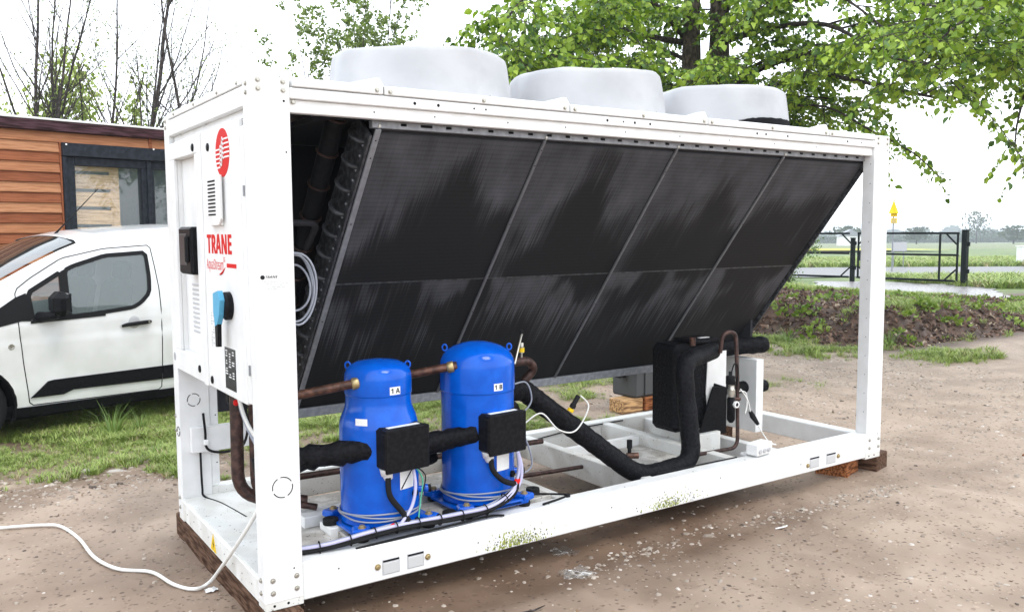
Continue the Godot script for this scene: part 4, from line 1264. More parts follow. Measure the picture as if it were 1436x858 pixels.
func pipes(c: Node3D) -> void:
	# copper discharge pipes
	part("copper_pipe", B.new().tube(bends([Vector3(0.17, 0.955, -0.30), Vector3(0.34, 0.982, -0.25), Vector3(0.53, 1.012, -0.19)], 0.08), 0.021, 14).done(), M.copper, c)
	part("copper_pipe", B.new().tube(bends([Vector3(0.62, 0.965, -0.46), Vector3(0.84, 0.995, -0.33), Vector3(1.05, 1.045, -0.185)], 0.08), 0.021, 14).done(), M.copper, c)
	for p in [[Vector3(0.495, 1.006, -0.202), Vector3(0.19, 0.03, 0.06)], [Vector3(1.01, 1.033, -0.215), Vector3(0.21, 0.05, 0.145)]]:
		part("brass_collar", B.new().lathe([[Vector2(0.023, 0), Vector2(0.028, 0.004), Vector2(0.028, 0.030), Vector2(0.024, 0.034)]], p[0], axis_basis(p[1]), 18).done(), M.brass, c)
	part("copper_pipe", B.new().tube(bends([Vector3(1.36, 0.99, -0.36), Vector3(1.66, 0.985, -0.44), Vector3(1.72, 0.93, -0.46), Vector3(1.60, 0.80, -0.5)], 0.07), 0.024, 14).done(), M.copper_dark, c)
	# black foam insulated suction pipes
	part("insulated_pipe", lumpy(bends([Vector3(0.06, 0.655, -0.30), Vector3(0.30, 0.68, -0.26), Vector3(0.565, 0.705, -0.145)], 0.1), 0.053, 0.13, 1.0), M.foam, c, "lumpy black insulation on the pipe left of the short compressor")
	part("insulated_pipe", lumpy(bends([Vector3(0.78, 0.64, -0.25), Vector3(0.98, 0.67, -0.22), Vector3(1.125, 0.71, -0.115)], 0.1), 0.050, 0.13, 2.0), M.foam, c)
	part("insulated_pipe", lumpy(bends([Vector3(0.62, 0.50, -0.48), Vector3(1.08, 0.52, -0.48)], 0.1), 0.038, 0.06, 2.5), M.foam, c)
	part("insulated_pipe", lumpy(bends([Vector3(1.36, 0.845, -0.34), Vector3(1.56, 0.845, -0.36), Vector3(1.62, 0.80, -0.36), Vector3(2.30, 0.262, -0.22), Vector3(2.76, 0.272, -0.24), Vector3(2.765, 0.89, -0.34), Vector3(3.22, 0.905, -0.50)], 0.13, 9), 0.058, 0.035, 3.0, 20), M.foam, c, "thick black insulated pipe that runs down, up and across to the heat exchanger")
	part("insulated_pipe", lumpy([Vector3(1.40, 0.80, -0.30), Vector3(1.52, 0.70, -0.38), Vector3(1.50, 0.60, -0.44)], 0.05, 0.08, 4.0), M.foam, c)
	# service valves on the insulated pipe
	var v := part("pressure_sensor", B.new().lathe([[Vector2(0.010, 0), Vector2(0.010, 0.025)], [Vector2(0.018, 0.025), Vector2(0.018, 0.045)], [Vector2(0.018, 0.045), Vector2(0.014, 0.05), Vector2(0.014, 0.10), Vector2(0.0, 0.105)]], Vector3(1.845, 0.695, -0.30), axis_basis(Vector3(0.55, 0.9, 0.1)), 14).done(), M.rubber, c)
	part("sensor_ring", B.new().lathe([[Vector2(0.019, 0.0), Vector2(0.019, 0.018)], [Vector2(0.019, 0.018), Vector2(0, 0.018)]], Vector3(1.845, 0.695, -0.30), axis_basis(Vector3(0.55, 0.9, 0.1)), 14).done(), M.yellow, v)
	var sv := part("service_valve", B.new().lathe([[Vector2(0.012, 0), Vector2(0.012, 0.05)], [Vector2(0.017, 0.05), Vector2(0.017, 0.10)], [Vector2(0.017, 0.10), Vector2(0, 0.102)]], Vector3(2.40, 0.33, -0.42), Basis(), 14).done(), M.rubber, c)
	part("valve_body", B.new().tube([Vector3(2.38, 0.335, -0.42), Vector3(2.45, 0.33, -0.40)], 0.019, 12).done(), M.copper, sv)
	var ps := part("pressure_sensor", B.new().lathe([[Vector2(0.006, 0), Vector2(0.006, 0.03)], [Vector2(0.015, 0.03), Vector2(0.015, 0.062)], [Vector2(0.012, 0.062), Vector2(0.012, 0.085), Vector2(0, 0.087)]], Vector3(1.60, 1.005, -0.42), Basis(), 14).done(), M.zinc, c)
	part("sensor_ring", B.new().lathe([[Vector2(0.0165, 0.034), Vector2(0.0165, 0.058)]], Vector3(1.60, 1.005, -0.42), Basis(), 14).done(), M.yellow, ps)
	part("service_port", B.new().tube([Vector3(1.50, 0.99, -0.34), Vector3(1.585, 1.13, -0.40), Vector3(1.605, 1.14, -0.42)], 0.006, 8).done(), M.zinc, c)
	part("port_cap", B.new().lathe([[Vector2(0.011, 0), Vector2(0.011, 0.026)], [Vector2(0.011, 0.026), Vector2(0, 0.028)]], Vector3(1.60, 1.135, -0.42), Basis(), 10).done(), M.rubber, c)
	# liquid lines low down behind the compressors
	part("liquid_line", B.new().tube([Vector3(0.45, 0.345, -1.12), Vector3(2.25, 0.305, -1.12)], 0.018, 10).done(), M.copper_dark, c)
	part("liquid_line", B.new().tube([Vector3(0.45, 0.405, -1.18), Vector3(1.55, 0.375, -1.18)], 0.024, 10).done(), M.copper_dark, c)
	part("liquid_line", B.new().tube(bends([Vector3(1.4, 0.255, -0.70), Vector3(2.3, 0.215, -0.72)], 0.1), 0.013, 10).done(), M.copper_dark, c)
	# in the bay under the cabinet
	part("bay_pipe", B.new().tube(bends([Vector3(0.115, 0.99, -0.72), Vector3(0.105, 0.42, -0.70), Vector3(0.42, 0.36, -0.62)], 0.12), 0.031, 14).done(), M.copper_dark, c)
	part("bay_pipe", B.new().tube(bends([Vector3(0.17, 0.99, -0.66), Vector3(0.165, 0.42, -0.64), Vector3(0.45, 0.34, -0.56)], 0.10), 0.017, 12).done(), M.copper_dark, c)
	part("bay_rail", B.new().slab(Vector3(0.05, 0.50, -1.399), Vector3(0.46, 0.640, -1.36), 0.003).done(), M.white, c)
	part("brass_gland", B.new().lathe([[Vector2(0.022, 0), Vector2(0.022, 0.03)], [Vector2(0.03, 0.03), Vector2(0.03, 0.045)], [Vector2(0.03, 0.045), Vector2(0, 0.045)]], Vector3(0.10, 0.985, -1.18), axis_basis(Vector3.DOWN), 12).done(), M.brass, c)

func exchanger(c: Node3D) -> void:
	var o := part("plate_heat_exchanger", B.new().box(Vector3(3.235, 0.635, -0.78), Vector3(0.43, 0.60, 0.26), 0.035).done(), M.foam, c, "black insulated plate heat exchanger near the right end")
	part("insulation_lid", B.new().box(Vector3(3.30, 0.945, -0.74), Vector3(0.27, 0.035, 0.20), 0.012).done(), M.foam, o)
	part("front_cladding", B.new().box(Vector3(3.22, 0.60, -0.635), Vector3(0.34, 0.46, 0.05), 0.018).done(), M.foam, o)
	part("top_label", B.new().box(Vector3(3.33, 0.9645, -0.70), Vector3(0.09, 0.003, 0.03)).done(), M.label_white, o)
	part("exchanger_foot", B.new().slab(Vector3(3.04, 0.20, -0.62), Vector3(3.34, 0.335, -0.54), 0.004).done(), M.white_dirty, c)
	part("exchanger_foot", B.new().slab(Vector3(3.10, 0.20, -0.98), Vector3(3.46, 0.335, -0.70), 0.004).done(), M.white_dirty, c)
	part("mounting_plate", B.new().prism(PackedVector2Array([Vector2(3.27, 0.875), Vector2(3.45, 0.875), Vector2(3.45, 0.62), Vector2(3.33, 0.66), Vector2(3.275, 0.46), Vector2(3.255, 0.60)]), Vector3(0, 0, -0.605), Basis(), 0.006).done(), M.white, c, "white sheet with pointed lower corner beside the exchanger")
	part("rubber_flap", B.new().prism(PackedVector2Array([Vector2(3.30, 0.64), Vector2(3.43, 0.625), Vector2(3.43, 0.30), Vector2(3.17, 0.33), Vector2(3.20, 0.42)]), Vector3(0, 0, -0.585), Basis(), 0.012).done(), M.black_plastic, c)
	# water connections through the white bracket at the right
	part("water_pipe", lumpy([Vector3(3.38, 0.86, -0.80), Vector3(3.62, 0.87, -0.72), Vector3(3.89, 0.882, -0.62)], 0.060, 0.05, 6.0), M.foam, c)
	part("water_pipe", lumpy([Vector3(3.40, 0.56, -0.80), Vector3(3.62, 0.575, -0.72), Vector3(3.88, 0.585, -0.60)], 0.045, 0.05, 7.0), M.foam, c)
	part("pipe_bracket", B.new().slab(Vector3(3.72, 0.268, -0.88), Vector3(3.735, 0.775, -0.56), 0.002).slab(Vector3(3.735, 0.268, -0.575), Vector3(3.795, 0.775, -0.56), 0.002).slab(Vector3(3.72, 0.7755, -0.88), Vector3(3.795, 0.788, -0.56), 0.002).done(), M.white, c)
	# copper loop and liquid line with drier, valve and sight glass
	part("liquid_line", B.new().tube(bends([Vector3(3.19, 0.90, -0.42), Vector3(3.19, 1.035, -0.40), Vector3(3.315, 1.035, -0.40), Vector3(3.315, 0.72, -0.38)], 0.075), 0.0135, 12).done(), M.copper_dark, c)
	part("liquid_line", B.new().tube(bends([Vector3(3.315, 0.72, -0.38), Vector3(3.305, 0.262, -0.36), Vector3(2.80, 0.275, -0.36)], 0.07), 0.0125, 12).done(), M.copper_dark, c)
	part("filter_drier", B.new().lathe([[Vector2(0.012, 0), Vector2(0.027, 0.02), Vector2(0.027, 0.16), Vector2(0.012, 0.18)]], Vector3(3.235, 0.44, -0.36), Basis(), 16).done(), M.black_plastic, c)
	var xv := part("expansion_valve", B.new().lathe([[Vector2(0.018, 0), Vector2(0.018, 0.03)], [Vector2(0.026, 0.03), Vector2(0.026, 0.06)], [Vector2(0.026, 0.06), Vector2(0.02, 0.065), Vector2(0.02, 0.09)]], Vector3(3.235, 0.60, -0.36), Basis(), 14).done(), M.zinc, c)
	part("valve_coil", B.new().lathe([[Vector2(0.0, 0.075), Vector2(0.03, 0.08), Vector2(0.03, 0.13)], [Vector2(0.03, 0.13), Vector2(0.012, 0.135), Vector2(0.012, 0.16), Vector2(0, 0.16)]], Vector3(3.225, 0.62, -0.36), Basis(), 14).done(), M.rubber, xv)
	var sg := part("sight_glass", B.new().lathe([[Vector2(0.024, 0), Vector2(0.024, 0.018)], [Vector2(0.024, 0.018), Vector2(0.014, 0.018)], [Vector2(0.014, 0.018), Vector2(0.013, 0.008), Vector2(0, 0.008)]], Vector3(3.245, 0.565, -0.335), axis_basis(Vector3.BACK), 6).done(), M.label_white, c)
	part("glass_eye", B.new().disc(Vector3(3.245, 0.565, -0.317), 0.013, axis_basis(Vector3.BACK), 16).done(), M.black, sg)
	part("copper_stub", B.new().tube([Vector3(3.22, 0.595, -0.37), Vector3(3.33, 0.585, -0.37)], 0.012, 10).done(), M.copper, c)
	part("copper_stub", B.new().tube(bends([Vector3(3.12, 0.935, -0.60), Vector3(3.12, 0.99, -0.60)], 0.02), 0.02, 10).done(), M.copper, c)
	# junction box
	var jb := part("junction_box", B.new().box(Vector3(3.16, 0.345, -0.06), Vector3(0.165, 0.075, 0.09), 0.008, Basis(Vector3.UP, 0.12)).done(), M.label_white, c, "small white junction box on the front sill")
	for k in 3: part("box_plug", B.new().lathe([[Vector2(0.016, 0), Vector2(0.014, 0.012)], [Vector2(0.014, 0.012), Vector2(0, 0.012)]], Vector3(3.105 + k * 0.046, 0.338, -0.012 - k * 0.0045), axis_basis(Vector3(0.12, 0, 1)), 14).done(), M.label_grey, jb)

func cables(c: Node3D) -> void:
	# bundle along the floor from the compressors to the near corner
	var run := [Vector3(1.30, 0.60, -0.03), Vector3(1.315, 0.50, -0.035), Vector3(1.27, 0.40, -0.03), Vector3(1.13, 0.345, -0.025), Vector3(0.95, 0.335, -0.035), Vector3(0.78, 0.345, -0.03), Vector3(0.62, 0.35, -0.025), Vector3(0.48, 0.335, -0.045), Vector3(0.30, 0.318, -0.07), Vector3(0.10, 0.31, -0.12)]
	var bun := part("cable_bundle", B.new().tube(spline(run.slice(2), 7), 0.017, 10).done(), M.rubber, c, "bundle of black and lilac cables tied along the floor")
	for k in 3:
		var off: Vector3 = [Vector3(0, 0.016, 0.008), Vector3(0.0, 0.014, -0.012), Vector3(0, -0.002, 0.018)][k]
		var pts := []
		for i in run.size(): pts.append(run[i] + off * (0.3 if i < 2 else 1.0) + Vector3(0, 0.004 * sin(i * 2.0 + k), 0.004 * cos(i * 1.7 + k)))
		part("cable", B.new().tube(spline(pts, 7), [0.0085, 0.008, 0.007][k], 8).done(), [M.cable_lilac, M.cable_grey, M.rubber][k], bun)
	var sp := spline(run.slice(2), 7)
	for j in 9:
		var i: int = 3 + j * 5
		var t: Vector3 = (sp[i + 1] - sp[i - 1]).normalized()
		var ring := []
		for q in 13: ring.append(sp[i] + Vector3(0, 0.006, 0.003) + axis_basis(t) * Vector3(cos(TAU * q / 12.0) * 0.026, 0, sin(TAU * q / 12.0) * 0.026))
		part("cable_tie", B.new().tube(ring, 0.0032, 5, false).done(), M.rubber, bun)
	# leads from the terminal boxes
	for q in [[[Vector3(0.60, 0.585, -0.055), Vector3(0.605, 0.50, -0.05), Vector3(0.66, 0.42, -0.045), Vector3(0.69, 0.37, -0.03)], 0.014, M.rubber],
		[[Vector3(0.73, 0.62, -0.06), Vector3(0.735, 0.52, -0.045), Vector3(0.71, 0.43, -0.04), Vector3(0.64, 0.36, -0.025)], 0.008, M.cable_lilac],
		[[Vector3(0.735, 0.62, -0.055), Vector3(0.775, 0.55, -0.05), Vector3(0.76, 0.45, -0.045), Vector3(0.74, 0.37, -0.03)], 0.0035, M.cable_green],
		[[Vector3(0.73, 0.62, -0.05), Vector3(0.69, 0.565, -0.045), Vector3(0.665, 0.52, -0.05)], 0.003, M.rubber],
		[[Vector3(0.735, 0.62, -0.05), Vector3(0.79, 0.565, -0.05), Vector3(0.775, 0.48, -0.055)], 0.003, M.rubber],
		[[Vector3(1.16, 0.585, -0.055), Vector3(1.165, 0.53, -0.045), Vector3(1.22, 0.47, -0.04), Vector3(1.29, 0.44, -0.035)], 0.014, M.rubber],
		[[Vector3(1.305, 0.62, -0.04), Vector3(1.325, 0.52, -0.025), Vector3(1.30, 0.43, -0.02), Vector3(1.20, 0.36, -0.015)], 0.008, M.cable_lilac],
		[[Vector3(0.42, 0.30, -0.02), Vector3(0.9, 0.312, -0.012), Vector3(1.12, 0.312, -0.02), Vector3(1.20, 0.306, 0.0)], 0.006, M.rubber]]:
		part("lead", B.new().tube(spline(q[0], 7), q[1], 8).done(), q[2], c)
	part("red_tape", B.new().lathe([[Vector2(0.017, -0.012), Vector2(0.0175, 0), Vector2(0.017, 0.012)]], Vector3(1.305, 0.452, -0.033), axis_basis(Vector3(0.8, 0.5, 0)), 12).done(), M.red, c)
	part("red_tape", B.new().lathe([[Vector2(0.011, -0.012), Vector2(0.0115, 0), Vector2(0.011, 0.012)]], Vector3(0.605, 0.362, -0.03), axis_basis(Vector3(1, 0.4, 0)), 12).done(), M.red, c)
	part("lead", B.new().tube(spline([Vector3(1.40, 0.33, -0.20), Vector3(1.56, 0.31, -0.16), Vector3(1.66, 0.302, -0.09), Vector3(1.46, 0.306, -0.03)], 8), 0.006, 8).done(), M.rubber, c)
	part("cable_clip", B.new().box(Vector3(1.655, 0.305, -0.075), Vector3(0.025, 0.022, 0.02), 0.004).done(), M.rubber, c)
	for p in [Vector3(0.43, 0.322, -0.335), Vector3(0.97, 0.305, -0.14), Vector3(1.53, 0.305, -0.22), Vector3(0.50, 0.305, -0.16)]:
		part("rubber_mount", B.new().lathe([[Vector2(0.036, p.y), Vector2(0.038, p.y + 0.012), Vector2(0.036, p.y + 0.028)], [Vector2(0.036, p.y + 0.028), Vector2(0.012, p.y + 0.028)], [Vector2(0.012, p.y + 0.028), Vector2(0.01, p.y + 0.02), Vector2(0, p.y + 0.02)]], Vector3(p.x, 0, p.z), Basis(), 20).done(), M.rubber, c)
	# thin sensor leads looping off the big pipe
	for q in [[[Vector3(1.40, 0.88, -0.28), Vector3(1.52, 0.90, -0.27), Vector3(1.56, 0.80, -0.27), Vector3(1.50, 0.74, -0.27), Vector3(1.42, 0.76, -0.27)], M.cable_grey],
		[[Vector3(1.42, 0.74, -0.25), Vector3(1.50, 0.60, -0.24), Vector3(1.54, 0.46, -0.24), Vector3(1.48, 0.42, -0.24), Vector3(1.36, 0.48, -0.2)], M.cable_grey],
		[[Vector3(1.88, 0.79, -0.25), Vector3(1.93, 0.72, -0.24), Vector3(1.84, 0.60, -0.24), Vector3(1.72, 0.62, -0.24), Vector3(1.62, 0.72, -0.26), Vector3(1.52, 0.68, -0.27)], M.cable_white],
		[[Vector3(1.66, 0.26, -1.385), Vector3(2.2, 0.235, -1.385), Vector3(2.75, 0.27, -1.385), Vector3(3.2, 0.275, -1.385)], M.rubber],
		[[Vector3(3.235, 0.775, -0.36), Vector3(3.25, 0.83, -0.35), Vector3(3.285, 0.80, -0.35), Vector3(3.28, 0.68, -0.35)], M.rubber],
		[[Vector3(3.30, 0.66, -0.34), Vector3(3.36, 0.58, -0.33), Vector3(3.395, 0.48, -0.33)], M.cable_white],
		[[Vector3(3.45, 0.395, -0.31), Vector3(3.49, 0.30, -0.26), Vector3(3.42, 0.31, -0.14), Vector3(3.25, 0.36, -0.07)], M.cable_white],
		[[Vector3(3.40, 0.62, -0.45), Vector3(3.47, 0.60, -0.44), Vector3(3.46, 0.52, -0.42), Vector3(3.42, 0.47, -0.40)], M.cable_white],
		[[Vector3(2.35, 0.30, -0.12), Vector3(2.7, 0.302, -0.105), Vector3(3.0, 0.30, -0.10)], M.rubber]]:
		part("sensor_lead", B.new().tube(spline(q[0], 8), 0.0045, 6).done(), q[1], c)
	part("inline_plug", B.new().tube([Vector3(3.39, 0.50, -0.33), Vector3(3.405, 0.47, -0.325), Vector3(3.445, 0.41, -0.31)], [0.012, 0.019, 0.012], 10).done(), M.rubber, c)
	# grey cable coiled up and hung inside the near post
	for k in 4:
		var ctr := Vector3(0.225, 1.46 + 0.012 * k, -0.13 - 0.012 * k)
		var rx: float = [0.085, 0.075, 0.062, 0.08][k]
		var ry: float = [0.155, 0.145, 0.10, 0.15][k]
		var ring := []
		for i in 29:
			var a := TAU * i / 28.0
			ring.append(ctr + Vector3(cos(a) * rx, sin(a) * ry - 0.02 * k * 0.5, 0.012 * sin(a * 2.0 + k)))
		part("coiled_cable", B.new().tube(ring, 0.0050, 8, false).done(), M.cable_grey, c)
	part("hanging_cable", B.new().tube(spline([Vector3(0.19, 2.10, -0.16), Vector3(0.205, 2.0, -0.155), Vector3(0.205, 1.85, -0.15), Vector3(0.19, 1.60, -0.14)], 6), 0.0065, 8).done(), M.cable_grey, c)
	# wiring in the bay under the cabinet
	for q in [[[Vector3(0.115, 0.72, -1.35), Vector3(0.12, 0.62, -1.34), Vector3(0.13, 0.52, -1.34), Vector3(0.22, 0.50, -1.30), Vector3(0.29, 0.56, -1.2), Vector3(0.27, 0.80, -1.0)], 0.007],
		[[Vector3(0.10, 0.50, -1.38), Vector3(0.102, 0.30, -1.375), Vector3(0.11, 0.25, -1.36), Vector3(0.16, 0.243, -1.2), Vector3(0.20, 0.243, -0.9)], 0.006],
		[[Vector3(0.14, 0.985, -0.80), Vector3(0.16, 0.80, -0.72), Vector3(0.19, 0.66, -0.64), Vector3(0.23, 0.62, -0.5)], 0.010],
		[[Vector3(0.12, 0.985, -0.62), Vector3(0.13, 0.80, -0.58), Vector3(0.19, 0.70, -0.5), Vector3(0.26, 0.72, -0.4)], 0.009]]:
		part("bay_lead", B.new().tube(spline(q[0], 7), q[1], 8).done(), M.rubber, c)
	for q in [[[Vector3(0.10, 0.985, -0.68), Vector3(0.11, 0.84, -0.60), Vector3(0.15, 0.70, -0.52), Vector3(0.20, 0.66, -0.42)], M.cable_grey], [[Vector3(0.08, 0.985, -0.60), Vector3(0.10, 0.83, -0.52), Vector3(0.14, 0.74, -0.44), Vector3(0.2, 0.72, -0.36)], M.cable_white]]:
		part("bay_lead", B.new().tube(spline(q[0], 7), 0.009, 8).done(), q[1], c)
	part("black_connector", B.new().box(Vector3(0.14, 0.90, -0.86), Vector3(0.06, 0.10, 0.06), 0.01).done(), M.rubber, c)
	part("red_plug", B.new().box(Vector3(0.085, 0.90, -0.62), Vector3(0.022, 0.028, 0.02), 0.006).done(), M.red, c)
	part("cable_clamp", B.new().box(Vector3(0.122, 0.56, -1.335), Vector3(0.025, 0.03, 0.02), 0.004).done(), M.label_white, c)

# ------------------------------------------------------------------ the van; s runs towards its rear, y up, z towards the viewer's side (near side at 0)
func van_top(s: float) -> float:
	var K := [[-1.42, 0.60], [-1.38, 0.84], [-1.25, 0.98], [-0.95, 1.08], [-0.70, 1.14], [-0.62, 1.17], [-0.30, 1.33], [0.0, 1.485], [0.25, 1.60], [0.42, 1.665], [0.60, 1.705], [0.9, 1.735], [1.4, 1.765], [2.2, 1.77], [2.8, 1.745], [2.96, 1.70], [3.02, 1.55], [3.06, 1.0]]
	for i in K.size() - 1:
		if s <= K[i + 1][0]:
			var t: float = clampf((s - K[i][0]) / (K[i + 1][0] - K[i][0]), 0, 1)
			return lerpf(K[i][1], K[i + 1][1], t)
	return 1.0

func van_in(s: float, y: float) -> float:       # how far the side stands in from the widest line
	var K := [[0.2, 0.06], [0.30, 0.03], [0.42, 0.012], [0.60, 0.004], [0.80, 0.0], [0.86, 0.008], [0.95, 0.006], [1.03, 0.016], [1.2, 0.048], [1.4, 0.10], [1.6, 0.165], [1.8, 0.23]]
	var r := 0.0
	for i in K.size() - 1:
		if y <= K[i + 1][0] or i == K.size() - 2:
			r = lerpf(K[i][1], K[i + 1][1], clampf((y - K[i][0]) / (K[i + 1][0] - K[i][0]), 0, 1.3))
			break
	r += 0.16 * pow(ss(-0.75, -1.42, s), 2.0) + 0.05 * ss(2.6, 3.06, s)
	return r

const VW := 1.78

func van_side(s: float, y: float, out := 0.0) -> Vector3: return Vector3(s, y, -van_in(s, y) + out)

func ribbon(poly: Array, half: float, out: float, far := false) -> ArrayMesh:     # a flat frame that follows the side along a closed outline
	var b := B.new()
	var n := poly.size()
	var rim := []
	for i in n:
		var p: Vector2 = poly[i]
		var a: Vector2 = (p - poly[(i - 1 + n) % n]).normalized()
		var e: Vector2 = (poly[(i + 1) % n] - p).normalized()
		var na := Vector2(a.y, -a.x)
		var nb := Vector2(e.y, -e.x)
		var m := (na + nb).normalized()
		m /= max(0.5, m.dot(na))
		rim.append([p + m * half, p - m * half])
	for i in n:
		var i2 := (i + 1) % n
		for k in 4:
			var q := []
			for v in [[rim[i][0], rim[i2][0], k], [rim[i][0], rim[i2][0], k + 1], [rim[i][1], rim[i2][1], k + 1], [rim[i][1], rim[i2][1], k]]:
				var w: Vector2 = (v[0] as Vector2).lerp(v[1], v[2] / 4.0)
				var P := van_side(w.x, w.y, out)
				if far: P.z = -VW - P.z
				q.append(P)
			b.quad(q[0], q[1], q[2], q[3], 1)
	return b.done()

func van_patch(poly: Array, out: float, sub := true) -> ArrayMesh:       # a thin panel on the side of the van
	var b := B.new()
	var pv := PackedVector2Array()
	for i in poly.size():
		var p: Vector2 = poly[i]
		var q: Vector2 = poly[(i + 1) % poly.size()]
		var k := int(max(1.0, p.distance_to(q) / 0.08)) if sub else 1
		for j in k: pv.append(p.lerp(q, float(j) / k))
	if Geometry2D.is_polygon_clockwise(pv): pv.reverse()
	var ix := Geometry2D.triangulate_polygon(pv)
	for i in range(0, ix.size(), 3):
		var a := pv[ix[i]]
		var c := pv[ix[i + 1]]
		var d := pv[ix[i + 2]]
		if (c - a).cross(d - a) < 0:
			var t := c
			c = d; d = t
		b.tri(van_side(a.x, a.y, out), van_side(c.x, c.y, out), van_side(d.x, d.y, out), 1)
	for i in pv.size():
		var p := pv[i]
		var q := pv[(i + 1) % pv.size()]
		b.quad(van_side(p.x, p.y, -0.004), van_side(q.x, q.y, -0.004), van_side(q.x, q.y, out), van_side(p.x, p.y, out))
	return b.done()

func rounded(poly: Array, times: int) -> Array:       # cut the corners of an outline
	var p := poly
	for t in times:
		var q := []
		for i in p.size():
			var a: Vector2 = p[i]
			var b: Vector2 = p[(i + 1) % p.size()]
			var k: float = min(0.2, 0.026 / max(a.distance_to(b), 0.001))
			q.append(a.lerp(b, k)); q.append(b.lerp(a, k))
		p = q
	return p

func van() -> void:
	var o := thing("delivery_van", "white delivery van with black side moulding parked on the grass before the timber cabin", "van")
	o.position = Vector3(-0.364, 0.0, -4.567)
	o.rotation.y = 0.261
	var main_glass := [Vector2(0.262, 1.40), Vector2(0.34, 1.435), Vector2(0.62, 1.515), Vector2(0.99, 1.535), Vector2(0.985, 1.30), Vector2(0.965, 1.17), Vector2(0.88, 1.09), Vector2(0.80, 1.05), Vector2(0.55, 1.028), Vector2(0.245, 1.008)]
	var quarter := [Vector2(-0.055, 1.225), Vector2(0.225, 1.385), Vector2(0.21, 1.005), Vector2(-0.04, 1.0)]
	var door := [Vector2(-0.15, 0.97), Vector2(-0.15, 1.25), Vector2(-0.02, 1.345), Vector2(0.25, 1.50), Vector2(0.62, 1.575), Vector2(1.045, 1.60), Vector2(1.062, 1.2), Vector2(1.04, 0.275), Vector2(-0.09, 0.30), Vector2(-0.13, 0.65)]
	var screen := [Vector2(-0.60, 0), Vector2(0.38, 0)]
	main_glass = rounded(main_glass, 1)
	quarter = rounded(quarter, 1)
	door = rounded(door, 1)
	var pm := PackedVector2Array(main_glass)
	var pq := PackedVector2Array(quarter)
	var pd := PackedVector2Array(door)
	var body := B.new()
	var dr := B.new()
	var ns := 300
	var cols := []
	for i in ns + 1:
		var s := -1.42 + 4.48 * i / ns
		var yt := van_top(s)
		var rc: float = min(0.11, (yt - 0.25) * 0.3)
		var line := []
		var nside := 84
		for k in nside + 1:
			var y := 0.25 + (yt - rc - 0.25) * k / nside
			line.append(van_side(s, y))
		var i0 := van_in(s, yt - rc)
		for k in range(1, 7):
			var a := PI * 0.5 * k / 6.0
			line.append(Vector3(s, yt - rc + rc * sin(a), -i0 - rc * (1 - cos(a))))
		for k in range(1, 6):
			var t := k / 5.0
			line.append(Vector3(s, yt + 0.035 * sin(t * PI * 0.5), lerpf(-i0 - rc, -VW * 0.5, t)))
		cols.append(line)
	var nl: int = cols[0].size()
	for i in ns:
		for k in nl - 1:
			var a: Vector3 = cols[i][k]
			var b: Vector3 = cols[i + 1][k]
			var c: Vector3 = cols[i + 1][k + 1]
			var d: Vector3 = cols[i][k + 1]
			var m := (a + b + c + d) * 0.25
			var mp := Vector2(m.x, m.y)
			if k < 84:
				if Vector2(m.x + 0.56, m.y - 0.31).length() < 0.365 or Vector2(m.x - 2.25, m.y - 0.31).length() < 0.365: continue
				if Geometry2D.is_point_in_polygon(mp, pm) or Geometry2D.is_point_in_polygon(mp, pq):
					continue
			elif k >= 87 and m.x > -0.60 and m.x < 0.40:
				continue                                   # windscreen opening
			var near := dr if k < 86 and Geometry2D.is_point_in_polygon(mp, pd) else body
			near.quad(a, b, c, d, 1)
			var fl := func(v: Vector3) -> Vector3: return Vector3(v.x, v.y, -VW - v.z)
			body.quad(fl.call(b), fl.call(a), fl.call(d), fl.call(c), 2)
	var rear: Array = cols[ns]
	for k in nl - 1:
		var a: Vector3 = rear[k]
		var d: Vector3 = rear[k + 1]
		body.quad(a, Vector3(a.x, a.y, -VW - a.z), Vector3(d.x, d.y, -VW - d.z), d)
	var fr: Array = cols[0]
	for k in nl - 1:
		var a: Vector3 = fr[k]
		var d: Vector3 = fr[k + 1]
		body.quad(Vector3(a.x, a.y, -VW - a.z), a, d, Vector3(d.x, d.y, -VW - d.z))
	part("body", body.done(), M.car_white, o)
	var dp := part("door", dr.done(), M.car_white, o, "white front door with black lower moulding and handle")
	# thin dark gap round the door
	var seam := []
	for i in door.size() + 1:
		var p: Vector2 = door[i % door.size()]
		seam.append(p)
	for i in door.size():
		if i in [3, 4]: pass
		var pts := []
		for k in 7:
			var w: Vector2 = (seam[i] as Vector2).lerp(seam[i + 1], k / 6.0)
			pts.append(van_side(w.x, w.y, 0.0))
		part("door_gap", B.new().tube(pts, 0.0045, 5).done(), M.black, dp)
	part("window_rubber", ribbon(main_glass, 0.017, 0.006), M.rubber, dp)
	part("window_rubber", ribbon(quarter, 0.019, 0.006), M.rubber, dp)
	part("window_pillar", van_patch([Vector2(0.215, 1.0), Vector2(0.225, 1.39), Vector2(0.268, 1.41), Vector2(0.25, 1.0)], 0.004), M.rubber, dp)
	for g in [main_glass, quarter]: part("side_window", van_patch(g, -0.002), M.car_glass, dp)
	part("mirror_base", van_patch([Vector2(-0.30, 0.965), Vector2(-0.30, 1.10), Vector2(-0.15, 1.195), Vector2(-0.07, 1.225), Vector2(-0.05, 0.995), Vector2(-0.13, 1.0)], 0.006), M.rubber, o)
	part("belt_trim", van_patch([Vector2(-0.06, 0.975), Vector2(-0.05, 1.0), Vector2(0.55, 1.012), Vector2(0.55, 0.995)], 0.008), M.rubber, dp)
	# windscreen
	var ws := B.new()
